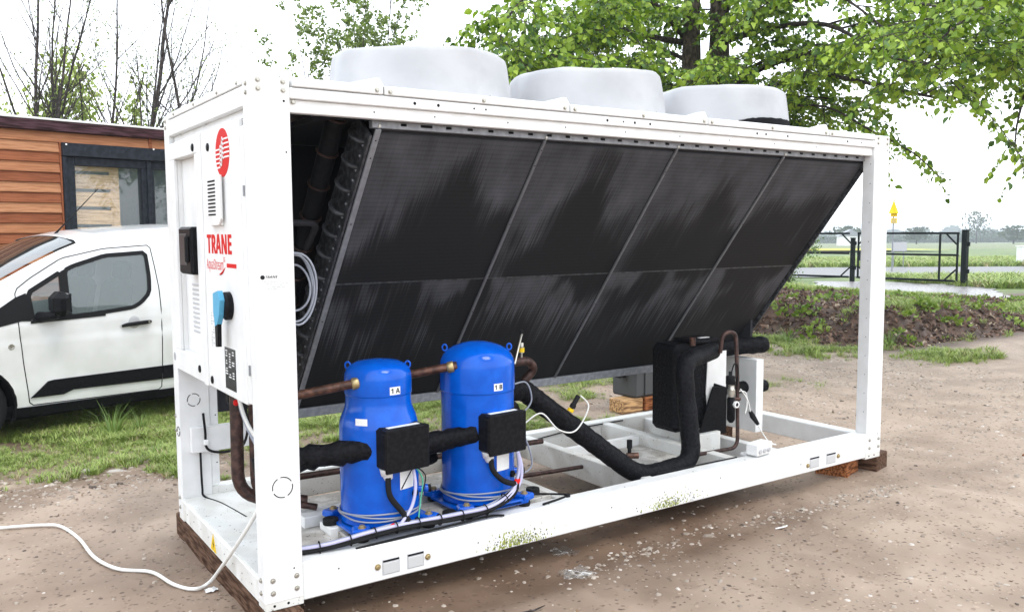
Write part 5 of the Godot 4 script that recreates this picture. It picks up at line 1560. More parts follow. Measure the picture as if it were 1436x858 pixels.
	for i in 14:
		for k in 10:
			var q := []
			for v in [[i, k], [i, k + 1], [i + 1, k + 1], [i + 1, k]]:
				var s := lerpf(-0.62, 0.415, v[0] / 14.0)
				var t: float = lerpf(-1.0, 1.0, v[1] / 10.0)
				var yt := van_top(s)
				var edge := van_in(s, yt - 0.11) + 0.085
				q.append(Vector3(s, yt - 0.004 + 0.035 * cos(t * PI * 0.5) - 0.018 * pow(absf(t), 6.0), -VW * 0.5 - t * (VW * 0.5 - edge)))
			ws.quad(q[3], q[2], q[1], q[0], 1) if false else ws.quad(q[0], q[3], q[2], q[1], 1)
	part("windscreen", ws.done(), M.screen_glass, o)
	part("wiper_cowl", B.new().slab(Vector3(-0.72, 1.10, -VW + 0.2), Vector3(-0.60, 1.155, -0.2), 0.02).done(), M.rubber, o)
	# interior
	part("dashboard", B.new().slab(Vector3(-0.60, 0.6, -VW + 0.12), Vector3(-0.12, 1.10, -0.12), 0.08).done(), M.rubber, o)
	for z in [-0.50, -1.28]:
		var seat := part("seat", B.new().slab(Vector3(0.30, 0.45, z - 0.25), Vector3(0.78, 0.75, z + 0.25), 0.08).done(), M.rubber, o)
		part("seat_back", B.new().box(Vector3(0.84, 0.98, z), Vector3(0.15, 0.62, 0.46), 0.06, Basis(Vector3.BACK, -0.2)).done(), M.rubber, seat)
		part("head_rest", B.new().box(Vector3(0.94, 1.36, z), Vector3(0.10, 0.19, 0.27), 0.04, Basis(Vector3.BACK, -0.2)).done(), M.rubber, seat)
	var wheelring := []
	for i in 25: wheelring.append(Vector3(0.0, 1.0, -0.5) + Basis(Vector3.BACK, -0.5) * Vector3(0, cos(TAU * i / 24.0) * 0.185, sin(TAU * i / 24.0) * 0.185))
	part("steering_wheel", B.new().tube(wheelring, 0.016, 8, false).done(), M.rubber, o)
	part("bulkhead", B.new().slab(Vector3(1.10, 0.3, -VW + 0.2), Vector3(1.13, 1.62, -0.2)).done(), M.label_grey, o)
	part("cabin_floor", B.new().slab(Vector3(-1.3, 0.26, -VW + 0.1), Vector3(3.0, 0.30, -0.1)).done(), M.black, o)
	# moulding and sill
	var md := [Vector2(-0.085, 0.362), Vector2(0.05, 0.485), Vector2(0.10, 0.492), Vector2(1.036, 0.495), Vector2(1.036, 0.372), Vector2(0.25, 0.388), Vector2(0.17, 0.358)]
	part("side_moulding", van_patch(md, 0.016), M.black_plastic, dp)
	part("side_moulding", van_patch([Vector2(1.048, 0.372), Vector2(1.048, 0.495), Vector2(1.80, 0.50), Vector2(1.86, 0.375)], 0.016), M.black_plastic, o)
	part("sill_trim", van_patch([Vector2(-0.20, 0.21), Vector2(-0.20, 0.292), Vector2(-0.09, 0.288), Vector2(1.86, 0.262), Vector2(1.86, 0.19)], 0.012), M.black_plastic, o)
	part("underbody", B.new().slab(Vector3(-1.3, 0.17, -VW + 0.16), Vector3(2.9, 0.255, -0.12), 0.03).done(), M.black, o)
	# nose: head lamps, grille, bumper
	for z in [-0.36, -VW + 0.36]:
		var hl := part("headlight", B.new().box(Vector3(-1.335, 0.83, z), Vector3(0.16, 0.16, 0.34), 0.05, Basis(Vector3.UP, 0.35 * signf(z + 0.89))).done(), M.galv, o)
		part("lamp_glass", B.new().box(Vector3(-1.36, 0.83, z), Vector3(0.14, 0.13, 0.30), 0.04, Basis(Vector3.UP, 0.35 * signf(z + 0.89))).done(), M.car_glass, hl)
	part("grille", B.new().slab(Vector3(-1.44, 0.62, -VW + 0.5), Vector3(-1.36, 0.80, -0.5), 0.02).done(), M.black_plastic, o)
	part("bumper", B.new().slab(Vector3(-1.46, 0.26, -VW + 0.28), Vector3(-1.30, 0.50, -0.28), 0.05).done(), M.black_plastic, o)
	# handle
	var hp := part("door_handle", B.new().tube([van_side(0.685, 0.892, 0.008), van_side(0.72, 0.902, 0.03), van_side(0.90, 0.912, 0.032), van_side(0.945, 0.912, 0.01)], [0.012, 0.017, 0.018, 0.014], 10).done(), M.rubber, dp)
	part("handle_cup", B.new().lathe([[Vector2(0.055, 0), Vector2(0.05, 0.003), Vector2(0.03, 0.0035), Vector2(0, 0.003)]], van_side(0.80, 0.918, -0.001), axis_basis(Vector3.BACK), 24).done(), M.label_grey, dp)
	part("lock", B.new().lathe([[Vector2(0.009, 0), Vector2(0.009, 0.004)], [Vector2(0.009, 0.004), Vector2(0, 0.004)]], van_side(0.915, 0.914, 0.048), axis_basis(Vector3.BACK), 12).done(), M.zinc, hp)
	# mirror
	var mr := part("mirror", B.new().box(Vector3(0.115, 1.135, 0.15), Vector3(0.14, 0.20, 0.24), 0.05, Basis(Vector3.UP, -0.15)).done(), M.black_plastic, o, "black door mirror")
	part("mirror_arm", B.new().tube([van_side(0.02, 1.02, -0.01), Vector3(0.05, 1.03, 0.06), Vector3(0.10, 1.045, 0.13)], [0.05, 0.04, 0.035], 10).done(), M.black_plastic, mr)
	part("mirror_glass", B.new().box(Vector3(0.187, 1.14, 0.14), Vector3(0.004, 0.16, 0.19), 0.0, Basis(Vector3.UP, -0.15)).done(), mat(Color(0.6, 0.62, 0.65), 0.05, 1.0), mr)
	# round badge on the wing and the aerial
	part("wing_badge", B.new().lathe([[Vector2(0.024, 0), Vector2(0.022, 0.004)], [Vector2(0.022, 0.004), Vector2(0.016, 0.004)], [Vector2(0.016, 0.004), Vector2(0.014, 0.002), Vector2(0.006, 0.004), Vector2(0, 0.004)]], van_side(-0.215, 0.80), axis_basis(Vector3.BACK), 20).done(), M.zinc, o)
	part("aerial", B.new().tube([Vector3(0.46, 1.69, -0.80), Vector3(0.52, 1.755, -0.80), Vector3(0.88, 2.13, -0.80)], [0.014, 0.007, 0.003], 6).done(), M.rubber, o)
	# wheels
	for s in [-0.56, 2.25]:
		for z in [-0.14, -VW + 0.14]:
			var w := part("wheel", B.new().lathe([[Vector2(0.10, -0.09), Vector2(0.19, -0.09)], [Vector2(0.19, -0.06), Vector2(0.19, 0.06)]], Vector3(s, 0.315, z), axis_basis(Vector3.BACK), 24).done(), M.rubber, o)
			part("tyre", B.new().lathe([[Vector2(0.20, -0.09), Vector2(0.27, -0.105), Vector2(0.305, -0.09), Vector2(0.318, -0.06), Vector2(0.32, 0), Vector2(0.318, 0.06), Vector2(0.305, 0.09), Vector2(0.27, 0.105), Vector2(0.20, 0.09)]], Vector3(s, 0.315, z), axis_basis(Vector3.BACK), 36).done(), M.rubber, w)
			part("rim", B.new().lathe([[Vector2(0.205, 0.085), Vector2(0.19, 0.07), Vector2(0.16, 0.075), Vector2(0.09, 0.055), Vector2(0.05, 0.075), Vector2(0, 0.078)]], Vector3(s, 0.315, z), axis_basis(Vector3.BACK * signf(z + 0.9)), 28).done(), M.galv, w)
	for s in [-0.56, 2.25]:
		var pts := []
		for i in 21:
			var a := PI * (-0.12 + 1.24 * i / 20.0)
			pts.append(van_side(s + cos(a) * 0.366, 0.31 + sin(a) * 0.366, -0.006))
		part("arch_lip", B.new().tube(pts, 0.012, 6).done(), M.black_plastic, o)
		var ab := B.new()
		for i in 20:
			var a := PI * (-0.10 + 1.2 * i / 20.0)
			var e := PI * (-0.10 + 1.2 * (i + 1) / 20.0)
			ab.quad(Vector3(s + cos(a) * 0.37, 0.31 + sin(a) * 0.37, -0.02), Vector3(s + cos(a) * 0.37, 0.31 + sin(a) * 0.37, -0.5), Vector3(s + cos(e) * 0.37, 0.31 + sin(e) * 0.37, -0.5), Vector3(s + cos(e) * 0.37, 0.31 + sin(e) * 0.37, -0.02), 1)
		part("wheel_arch", ab.done(), M.black, o)

# ------------------------------------------------------------------ the timber cabin; u runs along its wall
func cabin() -> void:
	var o := thing("timber_cabin", "flat-roofed timber cabin with brown lap siding and dark framed windows", "cabin")
	o.position = Vector3(-0.26, 0.0, -8.97)
	o.rotation.y = 0.2532
	var U0 := -4.2
	var U1 := 6.2
	var W0 := 0.69
	var W1 := 3.40
	var wb := 0.62            # foot of the window
	# core walls round the opening, and the closed room behind
	part("wall", B.new().slab(Vector3(U0, 0.05, -0.20), Vector3(W0 + 0.03, 3.02, -0.03)).slab(Vector3(W1 - 0.03, 0.05, -0.20), Vector3(U1, 3.02, -0.03)).slab(Vector3(W0 + 0.03, 2.86, -0.20), Vector3(W1 - 0.03, 3.02, -0.03)).slab(Vector3(W0 + 0.03, 0.05, -0.20), Vector3(W1 - 0.03, wb, -0.03)).done(), M.siding3, o)
	part("wall", B.new().slab(Vector3(U0, 0.05, -4.2), Vector3(U1, 3.02, -4.05)).slab(Vector3(U0, 0.05, -4.05), Vector3(U0 + 0.15, 3.02, -0.20)).slab(Vector3(U1 - 0.15, 0.05, -4.05), Vector3(U1, 3.02, -0.20)).done(), M.siding3, o)
	var inside := mat(Color(0.42, 0.47, 0.52), 0.8)  # blue-grey tone stands in for sky reflected in the panes
	part("room_lining", B.new().slab(Vector3(U0 + 0.16, 0.10, -2.6), Vector3(U1 - 0.16, 3.0, -2.55)).slab(Vector3(U0 + 0.16, 0.1, -4.0), Vector3(U1 - 0.16, 0.16, -0.21)).slab(Vector3(U0 + 0.16, 2.94, -2.5), Vector3(U1 - 0.16, 3.0, -0.21)).done(), inside, o)
	# siding boards, lapped: the foot of each stands proud of the one below
	var meshes := {}
	var rng := RandomNumberGenerator.new()
	rng.seed = 21
	var row := 0
	var y := 3.015
	while y > 0.2:
		var runs := []
		if row == 0: runs = [[U0, 1.862], [1.905, U1]]
		elif y > wb + 0.05: runs = [[U0, W0 - 0.022], [W1 + 0.022, U1]]
		else: runs = [[U0, U1]]
		for r in runs:
			var key := "%0.3f" % (r[1] - r[0])
			if not meshes.has(key):
				var w: float = r[1] - r[0]
				meshes[key] = B.new().prism(PackedVector2Array([Vector2(0.0, 0.0), Vector2(0.004, 0.002), Vector2(0.030, -0.122), Vector2(0.028, -0.1275), Vector2(0.022, -0.129), Vector2(0.0, -0.129)]), Vector3(w * 0.5, 0, 0), Basis(Vector3(0, 0, 1), Vector3(0, 1, 0), Vector3(-1, 0, 0)), w).done()
			var bd := part("siding_board", meshes[key], M["siding%d" % [0, 2, 1, 0, 3, 2, 1, 2, 3, 0, 1][row % 11]], o)
			bd.position = Vector3((r[0] + r[1]) * 0.5, y, -0.03)
		y -= 0.1295
		row += 1
	part("corner_trim", B.new().slab(Vector3(W0 - 0.022, wb, -0.03), Vector3(W0, 2.885, 0.008), 0.002).done(), M.siding1, o)
	part("joint_trim", B.new().slab(Vector3(1.863, 2.888, -0.03), Vector3(1.904, 3.03, 0.006), 0.003).done(), M.siding1, o)
	# roof: dark fascia and a pale metal edge
	part("fascia_board", B.new().slab(Vector3(U0 - 0.3, 3.022, -0.02), Vector3(U1 + 0.3, 3.150, 0.06), 0.006).done(), M.fascia, o)
	var rf := part("roof", B.new().slab(Vector3(U0 - 0.3, 3.03, -4.5), Vector3(U1 + 0.3, 3.145, -0.022)).done(), M.galv_dark, o)
	part("roof_edge", B.new().slab(Vector3(U0 - 0.3, 3.151, -4.5), Vector3(U1 + 0.3, 3.178, 0.072), 0.005).done(), M.label_white, rf)
	# window band: roller box, frame, mullions, panes
	part("roller_box", B.new().slab(Vector3(W0, 2.715, -0.06), Vector3(W1, 2.885, 0.055), 0.006).done(), M.anthracite, o, "dark roller shutter box above the window")
	var wn := part("window_frame", B.new().slab(Vector3(W0, wb, -0.14), Vector3(W0 + 0.165, 2.714, -0.005), 0.006).slab(Vector3(W0 + 0.1655, 2.605, -0.14), Vector3(W1 - 0.1655, 2.714, -0.005), 0.006).slab(Vector3(W0 + 0.1655, wb, -0.14), Vector3(W1 - 0.1655, wb + 0.12, -0.005), 0.006).slab(Vector3(W1 - 0.165, wb, -0.14), Vector3(W1, 2.714, -0.005), 0.006).done(), M.anthracite, o)
	part("guide_rail", B.new().slab(Vector3(W0 + 0.004, wb, -0.004), Vector3(W0 + 0.055, 2.714, 0.030), 0.004).done(), M.anthracite, wn)
	part("mullion", B.new().slab(Vector3(1.747, wb + 0.1205, -0.14), Vector3(1.925, 2.6045, -0.010), 0.006).done(), M.anthracite, wn)
	part("guide_rail", B.new().slab(Vector3(1.81, wb, -0.009), Vector3(1.865, 2.714, 0.028), 0.004).done(), M.anthracite, wn)
	for r in [[W0 + 0.1655, 1.747], [1.925, W1 - 0.1655]]:
		part("window_pane", B.new().slab(Vector3(r[0], wb + 0.1205, -0.085), Vector3(r[1], 2.6045, -0.075)).done(), M.glass, wn)
	for p in [Vector3(W0 + 0.045, 2.862, 0.055), Vector3(1.90, 2.875, 0.055)]:
		part("box_screw", B.new().lathe([[Vector2(0.012, 0), Vector2(0.012, 0.006)], [Vector2(0.012, 0.006), Vector2(0, 0.007)]], p, axis_basis(Vector3.BACK), 12).done(), M.label_white, o)
	# slatted pine panel standing inside the window
	var sl := part("pine_panel", B.new().slab(Vector3(1.405, 0.3, -0.27), Vector3(1.53, 2.75, -0.24), 0.004).slab(Vector3(0.45, 0.3, -0.27), Vector3(0.55, 2.75, -0.24), 0.004).done(), M.pine_slat, o, "pale pine slats seen inside the window")
	for k in 9:
		part("slat", B.new().slab(Vector3(0.40, 2.745 - k * 0.238 - 0.195, -0.238), Vector3(1.42, 2.745 - k * 0.238, -0.215), 0.004).done(), M.pine_slat, sl)

# ------------------------------------------------------------------ loose things in the yard
func yard_things() -> void:
	# timbers the unit rests on
	var t := thing("timber_beam", "dark wet timber beam lying under the cabinet end of the chiller", "timber")
	t.position = Vector3(0.05, 0.0, -0.78)
	part("beam", B.new().slab(Vector3(-0.044, -0.02, -0.82), Vector3(0.10, 0.117, 0.83), 0.006).done(), M.beam_dark, t)
	t = thing("timber_block", "orange brown timber block under the right front corner of the chiller", "timber", "timber blocks under the right front corner")
	t.position = Vector3(4.20, 0.0, -0.27)
	t.rotation.y = 0.30
	part("block", B.new().slab(Vector3(-0.20, -0.015, -0.05), Vector3(0.05, 0.116, 0.17), 0.006).done(), M.beam_orange, t)
	t = thing("timber_block", "dark brown timber block sticking out beyond the right front corner of the chiller", "timber", "timber blocks under the right front corner")
	t.position = Vector3(4.47, 0.0, -0.14)
	t.rotation.y = 0.22
	part("block", B.new().slab(Vector3(-0.12, -0.015, -0.30), Vector3(0.075, 0.115, 0.09), 0.006).done(), M.beam_dark, t)
	t = thing("timber_block", "timber block under the rear right corner of the chiller", "timber")
	t.position = Vector3(4.15, 0.0, -1.35)
	part("block", B.new().slab(Vector3(-0.30, -0.015, -0.10), Vector3(0.12, 0.117, 0.10), 0.006).done(), M.beam_dark, t)
	# pallet boards with a grey box, behind the unit
	t = thing("timber_plank_stack", "short orange pine planks lying on the gravel behind the chiller", "planks")
	t.position = Vector3(4.35, gh(4.35, -2.5), -2.55)
	t.rotation.y = 0.05
	for k in 4: part("plank", B.new().slab(Vector3(-0.17 + k * 0.27, 0.0, -0.14 + 0.01 * (k % 2)), Vector3(0.09 + k * 0.27, 0.125, 0.05 + 0.02 * (k % 2)), 0.005).done(), M.pine if k % 2 == 0 else M.beam_orange, t)
	t = thing("grey_plastic_box", "dark grey plastic box resting on the pine planks behind the chiller", "box")
	t.position = Vector3(4.75, gh(4.35, -2.5) + 0.127, -2.64)
	t.rotation.y = 0.05
	var gb := mat(Color(0.06, 0.063, 0.066), 0.6)
	part("body", B.new().slab(Vector3(-0.42, 0, -0.2), Vector3(0.5, 0.27, 0.12), 0.02).done(), gb, t)
	part("rim", B.new().slab(Vector3(-0.43, 0.235, -0.21), Vector3(0.51, 0.262, 0.13), 0.006).done(), gb, t)
	for k in 5: part("rib", B.new().slab(Vector3(-0.30 + k * 0.17, 0.02, 0.121), Vector3(-0.27 + k * 0.17, 0.232, 0.135), 0.004).done(), gb, t)
	part("side_handle", B.new().slab(Vector3(-0.52, 0.19, -0.06), Vector3(-0.431, 0.23, 0.02), 0.008).done(), M.rubber, t)
	# white cable across the dirt
	var pts := [Vector3(-1.6, 0.014, -2.45), Vector3(-1.15, 0.014, -2.30), Vector3(-0.826, 0.014, -2.216), Vector3(-0.617, 0.014, -2.114), Vector3(-0.535, 0.014, -2.027), Vector3(-0.476, 0.014, -1.772), Vector3(-0.450, 0.014, -1.40), Vector3(-0.374, 0.014, -1.177), Vector3(-0.245, 0.014, -1.03), Vector3(-0.190, 0.014, -0.80), Vector3(-0.125, 0.016, -0.68), Vector3(-0.055, 0.03, -0.68)]
	var rise := [Vector3(-0.035, 0.185, -0.48), Vector3(-0.025, 0.326, -0.30), Vector3(0.015, 0.48, -0.17), Vector3(0.06, 0.60, -0.14), Vector3(0.13, 0.72, -0.20), Vector3(0.16, 0.9, -0.28)]
	for i in pts.size(): pts[i].y += gh(pts[i].x, pts[i].z) * 0.8
	pts.append_array(rise)
	var cb := part("power_cable", B.new().tube(spline(pts, 9), 0.0088, 10).done(), M.cable_white, self)
	tag(cb, "white power cable snaking over the dirt and up into the open bay under the cabinet", "cable")
	# litter
	var rng := RandomNumberGenerator.new()
	rng.seed = 8
	for q in [[Vector3(-0.058, 0, -0.63), 0.022, "small crumpled white scrap on the dirt beside the dark timber beam", M.label_white], [Vector3(1.50, 0, 0.19), 0.06, "clear crumpled plastic film lying on wet soil in front of the chiller", M.glass], [Vector3(1.62, 0, -0.07), 0.05, "crumpled film half under the front beam of the chiller, added to hint at a wet glint", M.glass]]:  # the film under the beam is added in place of glinting water
		var b := B.new()
		var P := []
		for j in 6:
			for i in 6: P.append(Vector3((i - 2.5) * 0.5 + rng.randf_range(-0.2, 0.2), rng.randf_range(0.03, 0.5), (j - 2.5) * 0.4 + rng.randf_range(-0.2, 0.2)) * q[1])
		for j in 5:
			for i in 5: b.quad(P[j * 6 + i], P[j * 6 + 6 + i], P[j * 6 + 7 + i], P[j * 6 + 1 + i], 1)
		var o := part("plastic_scrap", b.done(), q[3], self)
		o.position = q[0] + Vector3(0, gh(q[0].x, q[0].z) + 0.004, 0)
		tag(o, q[2], "litter")
	var st := part("white_stick", B.new().tube(spline([Vector3(-0.05, 0.008, 0.0), Vector3(-0.02, 0.012, 0.012), Vector3(0.02, 0.010, 0.012), Vector3(0.05, 0.007, 0.0)], 4), 0.004, 6).done(), M.label_white, self)
	st.position = Vector3(2.874, gh(2.874, 0.345), 0.345)
	tag(st, "small white bent strip on the gravel in front of the chiller", "litter")
	var tw := part("twig", B.new().tube([Vector3(-0.14, 0.012, 0.02), Vector3(0.0, 0.016, 0.0), Vector3(0.15, 0.012, 0.015)], [0.006, 0.008, 0.005], 6).done(), M.beam_orange, self)
	tw.position = Vector3(5.75, gh(5.75, 0.35), 0.35)
	tag(tw, "brown straight twig on the gravel right of the chiller", "twig")
	tw = part("twig", B.new().tube([Vector3(-0.16, 0.012, 0.03), Vector3(-0.05, 0.016, 0.0), Vector3(0.05, 0.02, 0.03), Vector3(0.14, 0.012, 0.0)], [0.003, 0.006, 0.005, 0.002], 6).done(), M.bark_dark, self)
	tw.position = Vector3(1.0, gh(1.0, 0.42), 0.42)
	tag(tw, "dark crooked twig on the wet soil near the bottom edge", "twig")

# ------------------------------------------------------------------ gate, signs, cabinet by the road
func gate_leaf(at: Vector3, turn: float, w: float, label: String) -> void:
	var o := thing("gate_leaf", label, "gate", "black steel gate leaves")
	o.position = at
	o.rotation.y = turn
	var r := 0.032
	for y in [0.16, 0.93, 1.58]: part("rail", B.new().slab(Vector3(0, y - r, -r), Vector3(w, y + r, r), 0.006).done(), M.gate_black, o)
	for x in ([r, w - 0.55, w - r] if label.begins_with("right") else [r]): part("stile", B.new().slab(Vector3(x - 0.026, 0.193, -0.026), Vector3(x + 0.026, 1.547, 0.026), 0.005).done(), M.gate_black, o)
	for q in [[Vector3(0.06, 1.25, 0), Vector3(0.36, 1.55, 0)], [Vector3(w - 0.06, 1.25, 0), Vector3(w - 0.36, 1.55, 0)], [Vector3(0.06, 0.5, 0), Vector3(0.38, 0.19, 0)], [Vector3(w - 0.06, 0.5, 0), Vector3(w - 0.38, 0.19, 0)]]:
		if q[0].x > 1.0 and not label.begins_with("right"):
			q[0].x += 0.12; q[1].x += 0.12
		part("corner_brace", B.new().tube(q, 0.026, 6).done(), M.gate_black, o)

func gate_post(at: Vector3, r: float, h: float, label: String) -> void:
	var o := thing("gate_post", label, "gate post", "black steel gate posts")
	o.position = at
	part("post", B.new().slab(Vector3(-r, -0.1, -r), Vector3(r, h, r), 0.012).done(), M.gate_black, o)
	part("cap", B.new().slab(Vector3(-r - 0.01, h, -r - 0.01), Vector3(r + 0.01, h + 0.025, r + 0.01), 0.008).done(), M.gate_black, o)
	for y in [0.4, 1.2]: part("hinge", B.new().lathe([[Vector2(0.04, y), Vector2(0.04, y + 0.12)], [Vector2(0.04, y + 0.12), Vector2(0, y + 0.12)]], Vector3(0, 0, r + 0.03), Basis(), 12).done(), M.gate_black, o)

func gate_and_signs() -> void:
	var A := Vector3(24.25, 0.0, -10.1)
	var C := Vector3(23.95, 0.0, -13.62)
	var turn := atan2(-(A.z - C.z), A.x - C.x)
	gate_post(A, 0.078, 1.66, "thick black gate post at the right end of the gate")
	gate_post(C, 0.062, 1.42, "slim black gate post between the two gate leaves")
	var d := (A - C).normalized()
	gate_leaf(C + d * 0.16, turn, A.distance_to(C) - 0.34, "right black steel gate leaf, closed against the thick post")
	var E := Vector3(23.3, 0, -17.0)
	var d2 := (C - E).normalized()
	gate_leaf(E, atan2(-d2.z, d2.x), E.distance_to(C) - 0.12, "left black steel gate leaf, partly hidden behind the sloping coil")
	var lk := part("lock_box", B.new().box(Vector3(24.0, 0.86, -13.25), Vector3(0.12, 0.32, 0.30), 0.015).done(), M.anthracite, self)
	tag(lk, "dark lock box on the gate beside the slim middle post", "lock box")
	# yellow pipeline marker
	var o := thing("marker_post", "yellow arrow-shaped pipeline marker on a thin pole beyond the gate", "marker sign")
	var p := vf(37.0, 37.0 * 0.4415)
	o.position = Vector3(p.x, gh(p.x, p.y), p.y)
	o.rotation.y = -0.6
	part("pole", B.new().tube([Vector3(0, -0.2, 0), Vector3(0, 2.95, 0)], 0.03, 8).done(), M.galv, o)
	part("marker_plate", B.new().prism(PackedVector2Array([Vector2(-0.14, 2.50), Vector2(0.14, 2.50), Vector2(0.14, 2.36), Vector2(-0.14, 2.36)]), Vector3(0, 0, 0.035), Basis(), 0.02).done(), M.yellow, o)
	part("marker_roof", B.new().lathe([[Vector2(0.22, 2.50), Vector2(0.03, 3.0), Vector2(0.03, 3.12), Vector2(0, 3.13)]], Vector3.ZERO, Basis(), 4).done(), M.yellow, o)
	part("marker_plate", B.new().prism(PackedVector2Array([Vector2(-0.12, 2.30), Vector2(0.13, 2.30), Vector2(0.13, 2.08), Vector2(-0.12, 2.08)]), Vector3(0, 0, 0.035), Basis(), 0.02).done(), M.yellow, o)
	for y in [2.24, 2.17, 2.12]: part("plate_print", B.new().box(Vector3(0, y, 0.0565), Vector3(0.18, 0.025, 0.003)).done(), M.ink_grey, o)
	# white board on posts
	o = thing("sign_board", "blank white board on posts beside the yellow marker", "sign")
	p = vf(44.0, 44.0 * 0.448)
	o.position = Vector3(p.x, gh(p.x, p.y), p.y)
	o.rotation.y = -0.6
	part("board", B.new().box(Vector3(0.05, 1.05, 0), Vector3(0.78, 0.46, 0.03), 0.005).done(), M.label_grey, o)
	for x in [-0.2, 0.3]: part("leg", B.new().tube([Vector3(x, -0.2, -0.04), Vector3(x, 1.2, -0.04)], 0.025, 8).done(), M.galv, o)
	# utility cabinet
	o = thing("utility_cabinet", "white utility cabinet standing in the grass at the right edge", "cabinet")
	p = vf(46.0, 46.0 * 0.596)
	o.position = Vector3(p.x, gh(p.x, p.y), p.y)
	o.rotation.y = -0.55
	part("body", B.new().slab(Vector3(-0.38, 0.0, -0.2), Vector3(0.38, 1.0, 0.2), 0.01).done(), M.label_white, o)
	part("roof", B.new().slab(Vector3(-0.42, 1.0, -0.24), Vector3(0.42, 1.05, 0.24), 0.01).done(), M.label_white, o)
	for x in [-0.19, 0.19]: part("door", B.new().slab(Vector3(x - 0.17, 0.12, 0.201), Vector3(x + 0.17, 0.96, 0.215), 0.004).done(), M.label_white, o)
	part("door_vent", B.new().box(Vector3(-0.19, 0.3, 0.218), Vector3(0.1, 0.08, 0.006)).done(), M.ink_grey, o)

# ------------------------------------------------------------------ trees
func leaf_mesh(fold := 0.12, tip := 0.18) -> ArrayMesh:        # one unit long, along +y
	var b := B.new()
	var c := [Vector3(0, 0, 0), Vector3(0, 0.32, 0.02), Vector3(0, 0.66, 0.0), Vector3(0, 1.0, -tip)]
	var l := [Vector3(-0.33, 0.34, fold), Vector3(-0.25, 0.70, fold * 0.8)]
	var r := [Vector3(0.33, 0.34, fold), Vector3(0.25, 0.70, fold * 0.8)]
	b.tri(c[0], c[1], l[0], 1); b.tri(c[0], r[0], c[1], 1)
	b.quad(c[1], c[2], l[1], l[0], 1); b.quad(c[1], r[0], r[1], c[2], 1)
	b.tri(c[2], c[3], l[1], 1); b.tri(c[2], r[1], c[3], 1)
	return b.done()

func rdir(rng: RandomNumberGenerator) -> Vector3:
	return Vector3(rng.randfn(), rng.randfn(), rng.randfn()).normalized()

func leaf_at(p: Vector3, dir: Vector3, size: float, rng: RandomNumberGenerator, xf: Array) -> void:
	var bs := axis_basis(dir) * Basis(Vector3.UP, rng.randf() * TAU)
	xf.append(Transform3D(bs * Basis.from_scale(Vector3(size * rng.randf_range(0.85, 1.15), size, size)), p))

func leafy_limb(b: B, pts: Array, r0: float, r1: float, depth: int, rng: RandomNumberGenerator, xf: Array, cols: Array, size: float, start: float) -> void:
	var p := dense(spline(pts, 5), 0.12)
	var n := p.size()
	var rr := []
	for i in n: rr.append(lerpf(r0, r1, float(i) / (n - 1)))
	b.tube(p, rr, 7 if r0 > 0.03 else 5)
	var flip := 1.0
	for i in range(1, n - 1):
		var f := float(i) / (n - 1)
		if f < start: continue
		var t: Vector3 = (p[i + 1] - p[i - 1]).normalized()
		var side := t.cross(Vector3.UP).normalized()
		flip = -flip
		if depth > 0 and rng.randf() < 0.225:
			var ln := rng.randf_range(0.6, 1.4) * (1.15 - 0.5 * f)
			var d := (t * rng.randf_range(0.3, 0.9) + side * flip * rng.randf_range(0.4, 1.0) + Vector3(0, rng.randf_range(-0.35, 0.55), 0)).normalized()
			var q0: Vector3 = p[i]
			var q := [q0, q0 + d * ln * 0.35 + Vector3(0, 0.03, 0), q0 + d * ln * 0.7 - Vector3(0, 0.04 * ln, 0), q0 + d * ln - Vector3(0, 0.14 * ln, 0)]
			leafy_limb(b, q, min(rr[i] * 0.6, 0.02), 0.004, depth - 1, rng, xf, cols, size, 0.12)
		else:
			var ln := rng.randf_range(0.18, 0.55)
			var d := (t * 0.6 + side * flip * rng.randf_range(0.3, 1.0) + Vector3(0, rng.randf_range(-0.5, 0.35), 0)).normalized()
			var q0: Vector3 = p[i]
			var q := [q0, q0 + d * ln * 0.5, q0 + d * ln - Vector3(0, 0.25 * ln, 0)]
			b.tube(q, [0.004, 0.003, 0.002], 3, false)
			var m := int(ln / 0.045)
			for k in m:
				var w := (k + 0.6) / m
				var a: Vector3 = q[0].lerp(q[1], w).lerp((q[1] as Vector3).lerp(q[2], w), w)
				var s2 := d.cross(Vector3.UP).normalized() * (1.0 if k % 2 == 0 else -1.0)
				leaf_at(a, (d * 0.5 + s2 * 0.7 + Vector3(0, rng.randf_range(-1.1, -0.1), 0) + rdir(rng) * 0.35), size * rng.randf_range(0.45, 1.25), rng, xf)
				var v := rng.randf()
				var c := Color(0.13, 0.23, 0.012).lerp(Color(0.33, 0.45, 0.035), v)
				if rng.randf() < 0.2: c = Color(0.06, 0.135, 0.012)
				cols.append(c)

